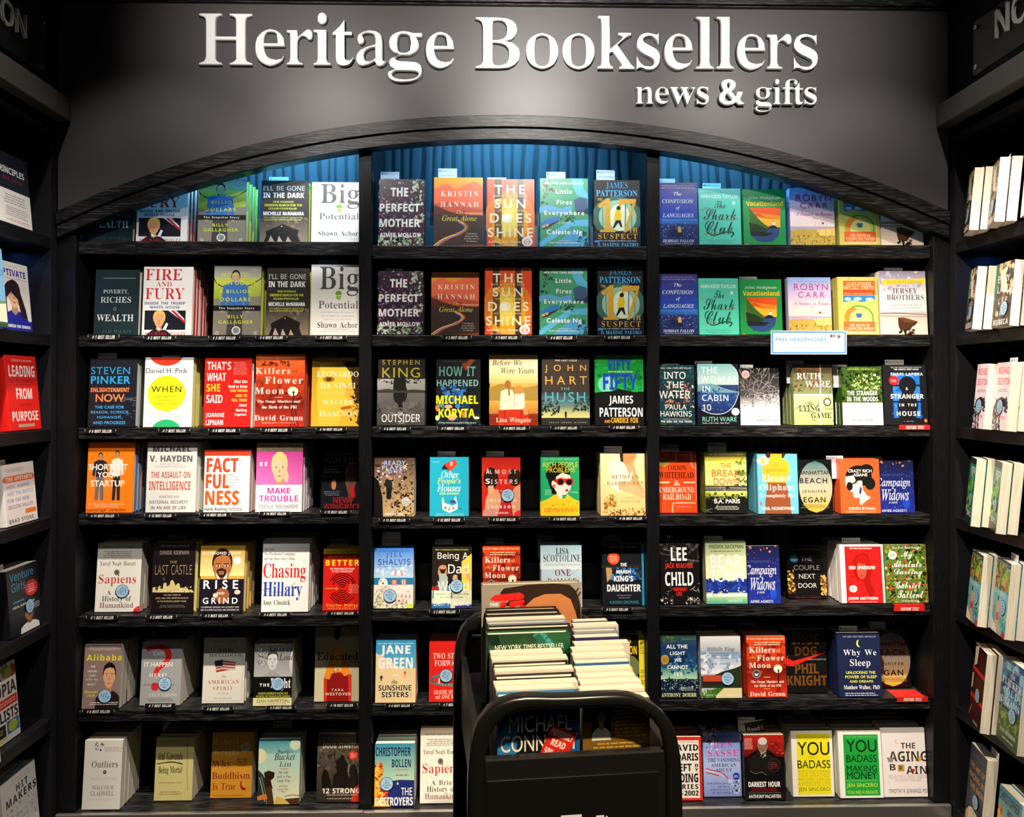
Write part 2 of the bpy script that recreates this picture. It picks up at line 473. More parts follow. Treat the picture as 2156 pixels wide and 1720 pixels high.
load_glyphs("""
B
49 94 16 9 14 0 6 2 2 9 0 84 -11 -13 -10 -5 -7 4 -3 9 11 4 15 9 12 9 18 0 0 -101 2 -8 7 -3 14 0 0 -9 -70 0
55 94 72 102 -44 0 -7 -3 -3 -6 -1 -8 -10 0 1 35 80 0 0 -8 -46 -112 -14 0
65 109 -2 5 8 3 6 11 40 98 4 -1 40 -94 7 -13 8 -4 0 -5 -54 0 0 5 10 1 4 5 -3 9 -5 13 -37 0 -6 -15 -1 -3 0 -3 3 -6 9 -1 1 0 0 -5 -34 0 999 62 40 -16 40 -16 -40
66 111 4 4 7 1 5 3 2 5 1 7 0 72 -2 11 -4 5 -9 2 0 4 51 0 19 -2 14 -5 8 -8 3 -11 -2 -10 -5 -7 -8 -6 -12 -3 14 -4 10 -7 7 -8 2 -10 -3 -14 -9 -10 -14 -7 -20 -2 -55 0 999 43 63 11 1 8 4 4 7 1 11 -1 10 -3 7 -5 4 -8 1 -7 -2 -1 -8 0 -35 999 19 -55 6 4 3 8 1 12 -1 12 -5 8 -8 4 -12 2 -3 0 0 -42 2 -8 7 -2
67 117 48 -1 -14 6 -11 9 -9 12 -6 15 -1 16 1 16 6 15 9 12 12 9 14 5 16 2 27 -6 5 -1 5 2 3 5 4 0 0 -39 -4 0 -7 14 -9 11 -11 7 -12 2 -13 -4 -9 -10 -6 -17 -2 -23 2 -23 6 -15 11 -10 15 -3 19 5 18 16 5 -5 -21 -18 -27 -7
68 124 5 4 11 3 2 12 0 75 -3 13 -11 3 0 4 51 0 27 -4 19 -11 12 -18 4 -24 -4 -25 -11 -18 -19 -10 -26 -4 -52 0 999 65 9 10 10 6 16 2 22 -2 23 -6 16 -10 9 -14 3 -9 -2 -1 -10 0 -78 1 -10 9 -2
69 110 4 4 12 3 3 12 0 73 -3 14 -12 4 0 4 96 0 0 -34 -4 0 -4 13 -7 9 -11 4 -16 2 -8 -1 -3 -3 -1 -7 0 -36 2 0 10 2 7 4 7 19 4 0 0 -56 -4 0 -4 15 -8 8 -14 3 0 -39 2 -8 10 -2 20 3 15 9 10 17 4 0 -6 -36 -97 0
70 101 4 4 12 4 3 13 0 73 -4 12 -11 4 0 4 94 0 0 -34 -4 0 -5 16 -12 9 -20 3 -7 -1 -4 -2 0 -5 0 -38 2 0 9 1 7 5 7 19 5 0 0 -57 -5 0 -7 20 -7 4 -10 2 -1 0 0 -36 1 -9 5 -5 12 -2 0 -4 -60 0
71 127 50 -1 -15 6 -12 9 -9 12 -5 14 -2 17 2 17 5 14 9 12 12 9 14 5 15 2 28 -6 5 -1 4 2 4 5 4 0 0 -39 -4 0 -9 18 -14 12 -15 4 -13 -4 -10 -10 -6 -17 -2 -23 3 -23 6 -17 10 -10 14 -4 13 4 4 11 0 14 -4 11 -13 3 0 4 56 0 0 -4 -11 -3 -3 -11 0 -25 -22 -7 -22 -3
72 131 4 4 7 1 5 3 2 5 1 7 0 75 -1 7 -2 4 -5 2 -7 2 0 4 56 0 0 -4 -9 -2 -4 -4 -1 -9 0 -32 39 0 0 32 -1 9 -4 4 -9 2 0 4 56 0 0 -4 -7 -2 -5 -2 -2 -4 -1 -7 0 -75 1 -7 2 -5 5 -3 7 -1 0 -4 -56 0 0 4 7 1 4 3 3 4 0 8 0 35 -39 0 0 -35 0 -7 3 -5 4 -3 7 -1 0 -4 -56 0
73 65 3 4 12 4 4 11 0 78 -3 10 -13 3 0 4 58 0 0 -4 -12 -3 -3 -10 0 -78 1 -8 4 -4 10 -3 0 -4 -58 0
74 83 13 -13 -10 7 -4 12 4 9 8 4 9 -4 3 -8 -2 -7 -2 -5 2 -4 5 -1 9 4 2 11 0 87 -1 10 -5 6 -11 2 0 4 59 0 0 -4 -10 -2 -4 -5 -1 -11 0 -70 -2 -17 -7 -12 -12 -7 -16 -2
75 128 4 4 12 4 3 12 0 75 -3 11 -12 4 0 4 57 0 0 -4 -10 -2 -4 -4 -1 -9 0 -37 34 35 7 12 -3 3 -11 2 0 4 48 0 0 -4 -2 0 -15 -5 -18 -15 -18 -19 48 -59 6 -6 8 -2 0 -4 -60 0 0 4 6 1 4 0 3 4 -4 7 -29 37 -4 -3 0 -30 3 -12 12 -4 0 -4 -57 0
76 107 4 4 12 4 3 12 0 75 -3 11 -12 4 0 4 58 0 0 -4 -10 -2 -5 -4 -1 -9 0 -74 0 -9 4 -4 8 -1 21 3 13 10 10 19 5 0 -7 -39 -96 0
77 158 4 4 11 4 4 12 0 76 -1 8 -5 4 -9 2 0 4 42 0 33 -78 33 78 42 0 0 -4 -11 -4 -3 -11 0 -74 1 -10 4 -5 9 -2 0 -4 -55 0 0 4 9 2 4 5 2 10 0 79 -42 -100 -5 0 -41 97 0 -77 4 -13 12 -3 0 -4 -38 0
78 123 27 87 0 -67 3 -12 12 -4 0 -4 -37 0 0 4 9 2 4 4 1 10 0 77 -10 11 -4 2 0 4 34 0 59 -72 0 52 -1 10 -5 4 -9 2 0 4 37 0 0 -4 -12 -4 -3 -12 0 -97 -4 0
79 131 42 2 -18 12 -13 19 -4 24 4 23 13 19 19 13 23 5 23 -5 19 -12 12 -19 5 -24 -5 -24 -12 -19 -19 -12 -24 -5 999 14 9 9 10 5 17 2 24 -2 23 -6 17 -10 10 -12 4 -13 -4 -9 -10 -5 -17 -2 -23 2 -23 6 -17 10 -11 12 -3
80 104 4 4 12 4 3 12 0 75 -3 11 -12 4 0 4 49 0 31 -4 13 -11 5 -16 -2 -13 -8 -10 -13 -6 -19 -3 -14 0 0 -31 3 -12 11 -4 0 -4 -56 0 999 46 57 11 2 7 4 5 19 -4 20 -6 4 -9 2 -7 -2 -1 -6 0 -43
82 118 4 4 12 4 3 12 0 75 -3 11 -12 4 0 4 50 0 22 -2 16 -6 9 -9 3 -13 -1 -10 -5 -8 -19 -10 29 -43 5 -7 7 -2 0 -4 -35 0 -35 53 -4 0 0 -33 3 -12 11 -4 0 -4 -56 0 999 47 58 11 2 8 5 4 7 2 12 -5 18 -6 4 -9 2 -9 -2 -1 -10 0 -38
83 98 11 39 5 0 5 -15 7 -12 9 -6 12 -2 15 5 6 13 -4 10 -10 8 -15 8 -22 15 -5 9 -2 11 5 18 12 11 17 5 11 -2 14 -3 2 -1 2 0 5 6 5 0 0 -37 -4 0 -8 16 -11 11 -13 4 -14 -4 -5 -12 4 -11 13 -8 16 -8 16 -10 8 -11 3 -14 -5 -19 -15 -12 -22 -5 -8 1 -9 2 -6 2 -4 1 -4 -1 -2 -5 -4 0
84 106 23 4 13 4 3 12 0 88 -2 0 -12 -2 -9 -5 -6 -9 -3 -13 -4 0 0 35 100 0 0 -35 -5 0 -3 13 -6 9 -9 5 -13 2 -1 0 0 -88 3 -12 13 -4 0 -4 -59 0
85 123 42 -1 -13 8 -8 13 -3 19 0 56 -3 11 -11 4 0 4 56 0 0 -4 -9 -2 -5 -4 -1 -9 0 -60 2 -13 4 -9 7 -6 11 -1 13 2 9 6 5 11 2 15 0 55 -3 11 -13 4 0 4 37 0 0 -4 -11 -5 -2 -10 0 -50 -3 -22 -8 -15 -14 -8 -19 -3
86 107 11 95 -5 10 -10 5 0 4 57 0 0 -4 -11 -2 -4 -6 2 -7 25 -59 22 58 2 8 -4 6 -10 2 0 4 35 0 0 -4 -8 -3 -6 -11 -39 -99 -4 0
87 153 8 98 -4 9 -8 3 0 4 49 0 0 -4 -8 -2 -2 -5 2 -10 19 -55 19 50 -3 12 -5 7 -10 3 0 4 53 0 0 -4 -9 -2 -3 -5 2 -6 19 -56 16 51 2 10 -3 6 -8 2 0 4 30 0 0 -4 -7 -5 -5 -10 -33 -98 -4 0 -28 80 -31 -80 -5 0
88 118 3 4 10 3 9 10 26 35 -29 45 -7 9 -8 4 0 4 57 0 0 -4 -4 0 -7 -2 -2 -4 2 -7 16 -25 14 21 5 10 -3 5 -9 2 0 4 42 0 0 -4 -1 0 -13 -4 -12 -13 -19 -27 33 -52 6 -7 6 -3 1 0 0 -4 -56 0 0 4 1 0 9 2 3 4 -4 10 -17 26 -18 -26 -3 -9 3 -5 9 -2 0 -4 -40 0
89 106 25 4 12 4 3 12 0 25 -28 52 -8 10 -4 2 -3 0 0 5 55 0 0 -5 -3 0 -7 -1 -3 -4 2 -6 21 -42 21 36 4 10 -3 6 -9 1 -1 0 0 5 36 0 0 -5 -8 -3 -6 -8 -29 -47 0 -31 3 -12 12 -4 0 -4 -57 0
97 86 58 -2 -4 2 -3 4 -1 5 -12 -8 -14 -3 -8 1 -6 4 -4 6 -1 7 3 10 8 8 14 7 20 7 0 12 -1 6 -2 5 -4 2 -6 1 -8 -1 -3 -4 2 -5 3 -6 -1 -4 -3 -4 -8 -2 -4 0 -4 3 -3 8 1 6 3 5 12 7 16 3 16 -2 10 -5 5 -8 2 -12 0 -37 1 -6 2 -1 4 1 2 -3 -9 -7 -9 -3 999 -21 13 7 6 0 26 -9 -3 -6 -4 -4 -6 -1 -8 2 -9 2 -3 4 -1
98 90 11 97 -2 10 -7 3 0 4 33 0 0 -44 9 7 11 3 16 -5 11 -14 3 -20 -4 -22 -14 -16 -19 -6 -11 3 -11 7 -13 -10 -2 0 999 42 9 5 6 3 28 -3 23 -5 5 -7 2 -7 -3 -4 -7 0 -43 2 -10 9 -3
99 73 22 3 -13 14 -4 20 5 22 14 15 20 6 19 -5 5 -6 1 -8 -2 -7 -8 -3 -7 3 -3 9 0 2 0 3 -1 5 -6 1 -6 -1 -4 -6 -4 -20 2 -16 4 -12 8 -7 9 -2 9 2 8 6 3 -3 -14 -13 -18 -5
100 93 19 3 -10 14 -4 20 4 22 11 15 16 6 11 -3 9 -7 0 30 -3 8 -9 2 0 4 36 0 0 -95 1 -9 7 -3 0 -4 -32 -6 0 13 -9 -9 -12 -4 999 15 13 6 9 0 41 -4 7 -9 3 -6 -2 -4 -6 -4 -24 3 -23 5 -6 6 -2
101 75 29 -1 -8 4 -7 6 -5 8 -3 10 -1 12 1 11 3 10 6 8 7 6 8 4 9 2 13 -3 10 -7 7 -11 2 -16 0 -2 -42 0 2 -13 4 -10 6 -5 9 -2 9 2 8 8 4 -3 -6 -9 -8 -6 -9 -4 -10 -2 999 12 51 0 6 -2 15 -3 4 -5 1 -5 -1 -3 -5 -2 -7 -1 -10 0 -3
102 53 4 4 6 1 2 4 1 9 0 51 -9 0 0 9 9 0 0 10 2 12 6 9 10 5 12 2 10 -1 7 -4 4 -5 2 -6 -1 -5 -2 -3 -7 -3 -7 2 -3 7 2 7 1 2 0 1 -1 2 -3 1 -4 -1 -3 -3 -1 -9 0 -20 14 0 0 -9 -14 0 0 -53 1 -6 1 -4 11 -2 0 -4 -46 0
103 82 22 -34 -10 4 -6 5 -2 6 0 4 3 4 10 5 -8 6 -3 8 1 5 4 5 15 10 -9 4 -6 6 -4 7 -1 8 1 7 3 7 5 5 7 4 8 3 9 1 10 -1 9 -3 21 0 0 -9 -12 0 4 -8 2 -8 -1 -7 -3 -6 -5 -5 -6 -4 -7 -3 -8 0 -4 0 -4 0 -7 -2 -3 -6 3 -4 7 -2 9 0 21 -2 6 -3 5 -4 2 -5 1 -7 -3 -11 -8 -8 -13 -5 -19 -2 999 8 67 4 4 2 17 -2 16 -4 4 -5 1 -5 -1 -3 -4 -2 -16 2 -17 3 -4 5 -1 999 12 -59 8 2 5 4 2 6 -1 3 -3 3 -11 1 -27 0 -4 -4 -2 -5 2 -4 4 -4 6 -2 10 -1
104 95 5 4 6 2 2 8 0 86 -2 7 -6 3 0 4 32 0 0 -47 11 9 13 4 9 -2 7 -5 4 -8 2 -12 0 -39 1 -8 7 -2 0 -4 -40 0 0 4 1 0 5 3 2 7 0 40 -2 10 -6 4 -8 -2 -6 -7 0 -45 2 -8 6 -2 0 -4 -40 0
105 50 20 91 -4 3 -3 4 0 5 0 5 3 4 4 3 5 1 5 -1 4 -3 3 -4 1 -5 -1 -5 -3 -4 -4 -3 -5 -1 999 -20 -86 6 2 2 8 0 49 -1 8 -7 2 0 5 32 0 0 -64 2 -7 6 -3 0 -4 -40 0
107 90 4 4 7 2 2 8 0 85 -1 8 -7 3 0 4 32 0 0 -72 20 20 4 8 -2 2 -7 1 -1 0 0 5 35 0 0 -5 -9 -2 -8 -6 -13 -13 30 -43 4 -4 4 -1 0 -4 -41 0 0 4 1 0 4 1 2 3 -2 4 -17 25 -4 -3 0 -20 2 -7 6 -3 0 -4 -41 0
108 50 5 4 6 2 2 8 0 85 -1 8 -7 3 0 4 32 0 0 -100 2 -7 6 -3 0 -4 -40 0
109 139 5 4 6 2 2 8 0 49 -2 8 -6 3 0 4 32 0 0 -12 10 10 12 4 14 -4 7 -11 11 11 13 4 10 -2 7 -5 5 -20 0 -39 2 -8 6 -2 0 -4 -40 0 0 4 7 3 1 7 0 40 -1 10 -7 4 -7 -2 -6 -7 0 -45 2 -7 6 -3 0 -4 -39 0 0 4 6 3 2 7 0 40 -2 10 -6 4 -7 -2 -6 -7 0 -45 1 -7 6 -3 0 -4 -39 0
110 95 5 4 6 2 2 8 0 49 -2 8 -6 3 0 4 32 0 0 -11 11 9 13 4 9 -2 7 -5 4 -8 2 -12 0 -39 1 -8 7 -2 0 -4 -40 0 0 4 1 0 5 3 2 7 0 40 -2 10 -2 3 -4 1 -8 -2 -6 -7 0 -45 2 -8 6 -2 0 -4 -40 0
111 84 32 -1 -9 4 -8 6 -6 9 -3 9 -1 11 1 12 3 10 6 8 8 6 9 4 10 2 10 -2 9 -4 8 -6 5 -8 4 -10 1 -12 -1 -11 -4 -10 -5 -8 -8 -6 -9 -4 -10 -2 999 6 8 4 5 2 10 1 18 -1 19 -2 11 -4 5 -6 2 -6 -2 -4 -5 -2 -11 -1 -18 1 -19 2 -10 4 -5 6 -2
112 93 4 -31 6 2 3 4 0 9 0 77 -1 10 -7 3 0 4 31 0 0 -12 9 10 13 4 15 -5 11 -15 3 -20 -3 -22 -11 -15 -16 -6 -11 3 -9 8 0 -22 1 -11 4 -4 7 -2 0 -4 -45 0 999 51 44 5 6 3 24 -3 23 -4 6 -6 2 -7 -3 -6 -8 0 -42 5 -7 7 -3
114 72 5 4 6 2 2 8 0 49 -1 8 -7 2 0 5 31 0 0 -15 5 7 6 5 6 4 5 1 6 -1 5 -3 2 -4 1 -6 -2 -7 -8 -3 -7 2 -3 4 -5 3 -3 -1 -4 -4 -2 -5 -1 -7 0 -34 3 -8 9 -2 0 -4 -44 0
115 72 30 -2 -8 4 -4 0 -3 -1 -2 -3 -4 0 0 28 4 0 4 -9 5 -7 6 -5 7 -1 6 0 4 3 2 3 1 5 -2 6 -7 5 -12 6 -8 5 -5 5 -4 6 -1 7 2 10 5 8 8 5 11 2 6 -1 9 -2 2 -1 1 0 3 1 2 3 3 0 0 -25 -4 0 -3 8 -5 6 -5 4 -7 1 -8 -3 -3 -6 3 -7 8 -5 11 -6 7 -4 5 -5 3 -6 1 -8 -2 -11 -5 -8 -8 -6 -11 -2
116 57 22 -1 -6 4 -3 6 -1 9 0 52 -7 0 0 5 17 17 10 14 4 0 0 -28 16 0 0 -8 -16 0 0 -50 1 -7 5 -3 5 2 5 7 4 -3 -5 -8 -5 -6 -7 -3 -8 -1
117 94 23 -1 -7 5 -5 20 0 38 -1 9 -7 3 0 4 32 0 0 -60 3 -6 6 -3 7 2 6 5 0 46 -2 9 -8 3 0 4 34 0 0 -61 2 -7 7 -3 0 -4 -33 -6 0 13 -10 -9 -14 -4
118 77 10 62 -4 8 -7 3 0 5 42 0 0 -4 -2 0 -5 -2 -2 -3 1 -2 13 -36 13 32 1 5 -2 4 -7 2 0 4 25 0 0 -4 -7 -4 -4 -9 -25 -64 -4 0
119 109 4 66 -2 5 -5 2 0 5 38 0 0 -5 -5 -1 -1 -3 0 -3 1 -3 12 -31 11 27 -3 7 -3 6 -5 2 0 4 39 0 0 -5 -5 -1 -2 -3 0 -2 0 -2 10 -30 12 29 1 5 -2 3 -6 2 0 4 22 0 0 -4 -5 -3 -3 -7 -27 -67 -4 0 -16 52 -21 -52 -4 0
120 80 1 4 14 10 16 20 -20 32 -10 7 0 5 41 0 0 -4 -7 -4 2 -5 9 -14 10 13 3 6 -2 3 -7 1 0 4 28 0 0 -4 -15 -11 -13 -17 23 -37 3 -4 4 -1 0 -4 -41 0 0 4 5 1 2 3 -3 7 -9 14 -10 -14 -3 -6 2 -4 6 -1 0 -4 -28 0
121 75 3 -31 -5 10 3 8 8 3 7 -2 3 -7 0 -1 -1 -2 3 -3 8 7 3 7 3 10 -26 64 -3 6 -2 3 -5 1 0 5 41 0 0 -5 -6 -1 -2 -3 0 -2 1 -3 13 -34 12 30 1 5 0 4 -2 3 -6 1 0 5 24 0 0 -5 -6 -3 -4 -9 -25 -67 -8 -18 -8 -9 -11 -2
122 73 3 4 39 68 -10 0 -14 -4 -7 -14 -4 0 1 24 61 0 0 -5 -38 -67 7 0 18 5 9 16 4 0 -2 -27 -64 0
I
65 116 -20 3 10 3 10 8 27 31 62 74 3 0 -4 -105 3 -8 12 -3 -1 -3 -47 0 1 3 1 0 11 4 3 12 1 20 -39 0 -4 -2 -13 -15 -8 -13 3 -5 9 -1 -1 -3 -40 0 999 93 46 2 46 -38 -46
66 110 -8 3 1 0 12 4 6 11 20 78 2 9 -3 6 -10 2 1 3 43 0 17 -1 12 -5 7 -8 3 -11 -8 -17 -21 -11 15 -10 5 -17 -6 -19 -18 -13 -27 -4 -51 0 999 72 66 12 6 7 9 2 11 -5 14 -16 4 -8 0 -4 -2 -2 -5 -3 -12 -6 -24 1 -2 6 0 999 6 -58 12 7 7 10 2 14 -1 10 -5 6 -20 5 -8 0 -4 -3 -10 -38 0 -4 -1 -3 3 -5 9 -1
67 118 29 3 -17 17 -6 25 6 24 13 22 20 17 18 8 17 3 23 -5 5 -1 5 5 4 0 -7 -35 -4 0 0 3 0 2 -6 19 -8 5 -10 1 -20 -5 -18 -16 -13 -22 -5 -26 2 -17 7 -12 11 -8 13 -2 21 5 20 16 3 -3 -22 -19 -26 -7
68 127 -8 3 1 0 11 3 6 12 21 78 2 9 -3 6 -10 2 1 3 45 0 29 -6 18 -16 7 -26 -6 -26 -16 -22 -24 -15 -32 -5 -51 0 999 76 11 19 15 11 21 3 25 -2 17 -7 12 -12 7 -16 3 -8 -1 -4 -4 -3 -9 -20 -75 -2 -10 4 -5 5 -1 7 0
69 113 -8 3 1 0 12 3 5 12 21 78 2 9 -3 6 -10 2 1 3 89 0 -5 -25 -3 0 0 1 -2 11 -7 6 -16 1 -14 0 -8 0 -3 -3 -3 -8 -9 -34 14 0 18 4 8 12 3 0 -11 -41 -3 0 0 7 -1 8 -5 3 -10 1 -15 0 -10 -38 -1 -5 -1 -4 3 -5 9 -1 12 0 20 2 15 9 12 15 3 0 -12 -32 -96 0
70 101 -7 3 1 0 8 2 6 4 3 9 21 78 2 9 -3 6 -10 2 1 3 83 0 -5 -27 -3 0 0 1 0 2 -5 14 -15 4 -14 0 -8 -1 -3 -4 -3 -12 -8 -29 10 0 13 2 9 5 6 10 3 0 -11 -42 -3 0 0 4 1 5 -4 8 -12 3 -13 0 -11 -42 -1 -3 0 -3 3 -6 11 -2 0 -3 -50 0
71 135 32 3 -19 17 -6 25 5 25 14 22 19 17 18 7 19 3 21 -4 9 -3 4 -2 6 2 4 5 3 0 -8 -35 -3 0 -4 13 -7 10 -11 6 -13 2 -15 -2 -13 -8 -12 -11 -9 -16 -7 -33 2 -17 7 -13 12 -8 16 -2 16 3 8 10 7 23 0 4 1 3 -4 6 -12 2 1 3 48 0 0 -3 -10 -2 -5 -5 -1 -4 -2 -7 -7 -27 -21 -9 -22 -3
72 130 -8 3 1 0 9 2 5 4 3 9 21 78 2 9 -3 6 -10 2 1 3 46 0 0 -3 -1 0 -11 -3 -6 -13 -8 -26 0 -3 1 -3 4 0 43 0 4 0 2 4 8 27 1 9 -3 6 -10 2 1 3 47 0 -1 -3 -2 0 -10 -3 -6 -12 -21 -78 -1 -5 -1 -4 3 -6 10 -2 -1 -3 -46 0 1 3 9 2 5 4 4 9 9 35 0 1 0 2 -1 2 -4 0 -43 0 -4 0 -2 -3 -9 -35 -1 -5 -1 -4 3 -6 10 -2 -1 -3 -46 0
73 61 -7 3 1 0 8 2 6 4 3 9 21 78 2 9 -3 6 -10 2 1 3 47 0 -1 -3 -1 0 -11 -3 -6 -12 -21 -78 -1 -9 2 -6 10 -2 -1 -3 -47 0
76 112 -5 3 12 3 6 12 21 78 1 5 0 4 -3 6 -9 2 1 3 46 0 -1 -3 -12 -3 -6 -12 -20 -75 -2 -7 0 -3 3 -6 9 -1 12 0 21 2 14 8 12 17 3 0 -11 -33 -98 0
77 147 -8 3 9 2 5 4 4 9 22 78 1 9 -3 6 -9 2 1 3 31 0 12 -89 59 89 32 0 -1 -3 -1 0 -11 -3 -6 -12 -21 -78 -1 -5 0 -4 3 -6 9 -2 -1 -3 -46 0 1 3 9 2 5 5 4 11 21 77 -65 -98 -3 0 -13 98 -20 -72 -2 -14 3 -7 9 -2 0 -3 -38 0
78 125 38 93 -19 -72 -2 -6 0 -4 3 -6 10 -2 0 -3 -38 0 0 3 12 3 6 12 22 80 1 2 0 2 -3 7 -9 4 -1 0 1 3 25 0 42 -89 19 68 1 6 1 4 -3 6 -11 2 1 3 38 0 -1 -3 -9 -1 -5 -5 -4 -9 -27 -101 -4 0
79 129 26 3 -15 15 -6 22 5 23 11 21 17 18 20 12 22 5 23 -6 15 -15 6 -22 -3 -19 -9 -19 -12 -17 -15 -13 -17 -8 -18 -3 999 17 10 15 13 12 18 8 22 3 23 -2 13 -5 10 -8 6 -10 2 -18 -6 -16 -14 -13 -22 -7 -19 -2 -19 2 -13 5 -10 8 -6 11 -2
80 101 -8 3 1 0 12 3 5 12 21 78 2 9 -3 6 -10 2 1 3 46 0 15 -1 11 -5 7 -8 2 -12 -6 -18 -16 -12 -25 -4 -15 0 -3 -2 -10 -38 -1 -2 0 -3 4 -6 11 -2 -1 -3 -48 0 999 71 63 11 6 7 9 2 13 -5 15 -17 5 -7 -2 -4 -8 -10 -35 0 -3 1 -2 7 0
81 129 62 -31 -13 3 -13 3 -9 1 -20 -7 -2 2 31 28 -13 6 -10 9 -6 12 -2 14 5 24 11 21 17 18 20 11 20 5 24 -6 15 -14 6 -23 -3 -18 -7 -17 -12 -16 -16 -14 -18 -10 -19 -3 -7 -2 -9 -8 4 1 4 0 11 -2 14 -3 21 -5 13 4 13 11 3 -3 -20 -18 -21 -5 999 -11 37 12 8 20 31 7 19 2 19 -2 14 -5 9 -8 6 -10 2 -18 -5 -16 -15 -13 -21 -8 -38 2 -13 5 -10 8 -6 11 -2
83 92 14 3 -2 0 -2 0 -6 -5 -3 0 5 38 4 1 2 -15 5 -11 9 -6 10 -2 12 3 8 8 3 12 -2 9 -5 8 -6 7 -8 8 -12 16 -4 14 4 16 12 11 17 4 8 -1 7 -1 6 -2 2 -1 7 4 3 0 -6 -34 -2 0 -6 22 -7 5 -9 2 -14 -5 -5 -14 3 -10 8 -11 8 -8 8 -9 7 -11 2 -13 -5 -18 -13 -12 -19 -4
84 105 13 3 1 0 10 2 6 5 5 12 22 82 1 3 -5 3 -4 0 -18 -2 -10 -7 -6 -13 -4 0 7 28 97 0 -5 -29 -3 0 0 3 0 3 -4 13 -17 4 -6 0 -4 -1 -1 -3 -23 -83 -2 -12 3 -6 11 -2 2 0 -1 -3 -53 0
85 123 35 0 -12 6 -8 10 -2 12 3 17 14 52 1 8 -3 6 -11 2 1 3 49 0 -1 -3 -2 0 -11 -4 -7 -14 -12 -47 -4 -21 6 -16 18 -5 17 3 12 11 10 25 11 44 3 14 -3 8 -11 2 1 3 39 0 -1 -3 -2 0 -8 -2 -5 -6 -2 -6 -3 -10 -13 -48 -11 -26 -15 -13 -23 -5
86 109 24 99 -3 11 -10 3 -2 0 1 3 47 0 -1 -3 -2 0 -10 -3 -4 -13 -3 -73 59 70 8 13 -2 5 -9 1 0 3 36 0 -1 -3 -10 -4 -11 -13 -83 -99 -4 0
87 148 25 99 -3 11 -12 3 1 3 46 0 -1 -3 -1 0 -11 -3 -3 -13 -3 -68 42 60 1 10 -3 11 -10 3 -1 0 0 3 45 0 -1 -3 -8 -1 -5 -6 -1 -11 -3 -65 42 63 7 15 -3 3 -10 2 2 3 35 0 -1 -3 -10 -4 -10 -14 -66 -98 -3 0 3 81 -56 -81 -3 0
89 103 13 3 11 2 5 4 4 7 9 34 -16 42 -6 13 -7 6 -10 2 1 3 51 0 -2 -3 -10 -2 -3 -5 0 -4 2 -4 14 -39 27 30 9 11 2 7 -3 4 -4 1 -6 1 0 3 40 0 -1 -4 -9 -4 -13 -12 -39 -45 -10 -35 0 -3 -1 -3 4 -6 12 -1 -1 -3 -51 0
97 85 2 3 -4 13 7 28 17 25 12 7 12 3 8 -2 4 -7 2 7 13 0 -15 -55 -3 -11 3 -2 13 11 2 -2 -13 -15 -11 -5 -5 2 -2 6 6 23 -18 -23 -18 -8 999 17 14 9 10 8 13 6 15 3 14 -2 8 -7 3 -15 -9 -13 -22 -3 -14 -2 -12 2 -7 5 -3
99 75 14 0 -8 6 -5 9 -1 12 3 17 9 15 14 13 24 7 12 -4 5 -8 -3 -7 -6 -3 -5 2 -2 5 1 3 2 3 0 1 1 1 -6 3 -17 -7 -12 -19 -5 -22 4 -16 12 -5 13 3 13 11 3 -2 -18 -15 -17 -5
100 89 2 3 -4 15 3 18 10 18 14 16 11 7 12 2 8 -1 5 -5 7 31 1 2 0 3 -2 4 -6 1 -3 0 1 3 17 3 9 2 1 -2 0 -2 0 -1 -26 -97 -1 -5 -1 -4 4 -3 15 12 2 -2 -13 -15 -12 -5 -6 2 -2 7 4 21 -17 -23 -18 -7 999 17 13 9 10 9 15 6 15 2 14 -2 7 -6 3 -17 -8 -14 -23 -6 -25 2 -9 8 -3
101 72 13 0 -8 5 -6 20 3 16 10 17 13 13 24 8 11 -3 4 -10 -3 -10 -9 -9 -15 -7 -22 -4 -1 -7 0 -4 4 -14 12 -5 12 4 13 10 3 -2 -17 -15 -19 -5 999 9 45 11 7 7 8 2 10 -1 5 -5 2 -11 -5 -10 -12 -8 -19
102 50 -20 -36 -3 7 2 5 4 2 6 -5 -1 -3 0 -2 2 -2 7 7 4 8 2 13 15 77 -16 0 1 5 16 0 2 9 5 16 8 11 9 7 11 3 11 -4 4 -8 -2 -6 -6 -2 -5 2 -1 5 0 1 0 2 1 2 -1 2 -4 1 -8 -5 -6 -16 -4 -20 20 0 -1 -5 -20 0 -7 -34 -8 -35 -9 -23 -9 -13 -11 -4
103 72 -5 -33 -6 7 -2 7 6 14 16 11 -7 8 3 7 10 9 -9 8 -3 11 4 15 13 11 18 5 14 -3 9 -3 11 0 0 -8 -11 0 1 -7 -5 -16 -12 -11 -17 -4 -8 1 -5 -7 13 -8 20 -9 6 -6 2 -9 -5 -15 -14 -10 -21 -3 999 22 74 7 12 3 14 -3 10 -8 4 -10 -5 -7 -11 -3 -14 2 -10 9 -4 999 10 -61 6 14 -3 7 -8 6 -9 3 -11 4 -11 -10 -4 -11 5 -13 16 -4
104 101 65 3 -4 12 1 10 2 13 4 17 2 9 0 7 -2 7 -5 3 -10 -3 -10 -10 -12 -25 -9 -43 -16 0 22 104 2 9 -3 6 -9 2 -2 0 2 7 31 0 -7 -31 -3 -14 -3 -14 1 0 15 17 17 6 13 -5 4 -14 0 -7 -3 -12 -4 -19 -2 -10 0 -8 1 -6 5 -2 11 4 3 -5 -11 -7 -10 -3
105 44 25 101 -3 6 3 6 6 3 6 -3 2 -6 -2 -6 -6 -3 999 -29 -98 -2 7 1 6 2 8 11 39 1 3 0 3 -3 5 -8 1 1 3 11 1 8 2 7 1 2 -2 0 -1 -1 -2 -16 -54 -2 -7 4 -5 14 13 3 -3 -14 -15 -13 -5
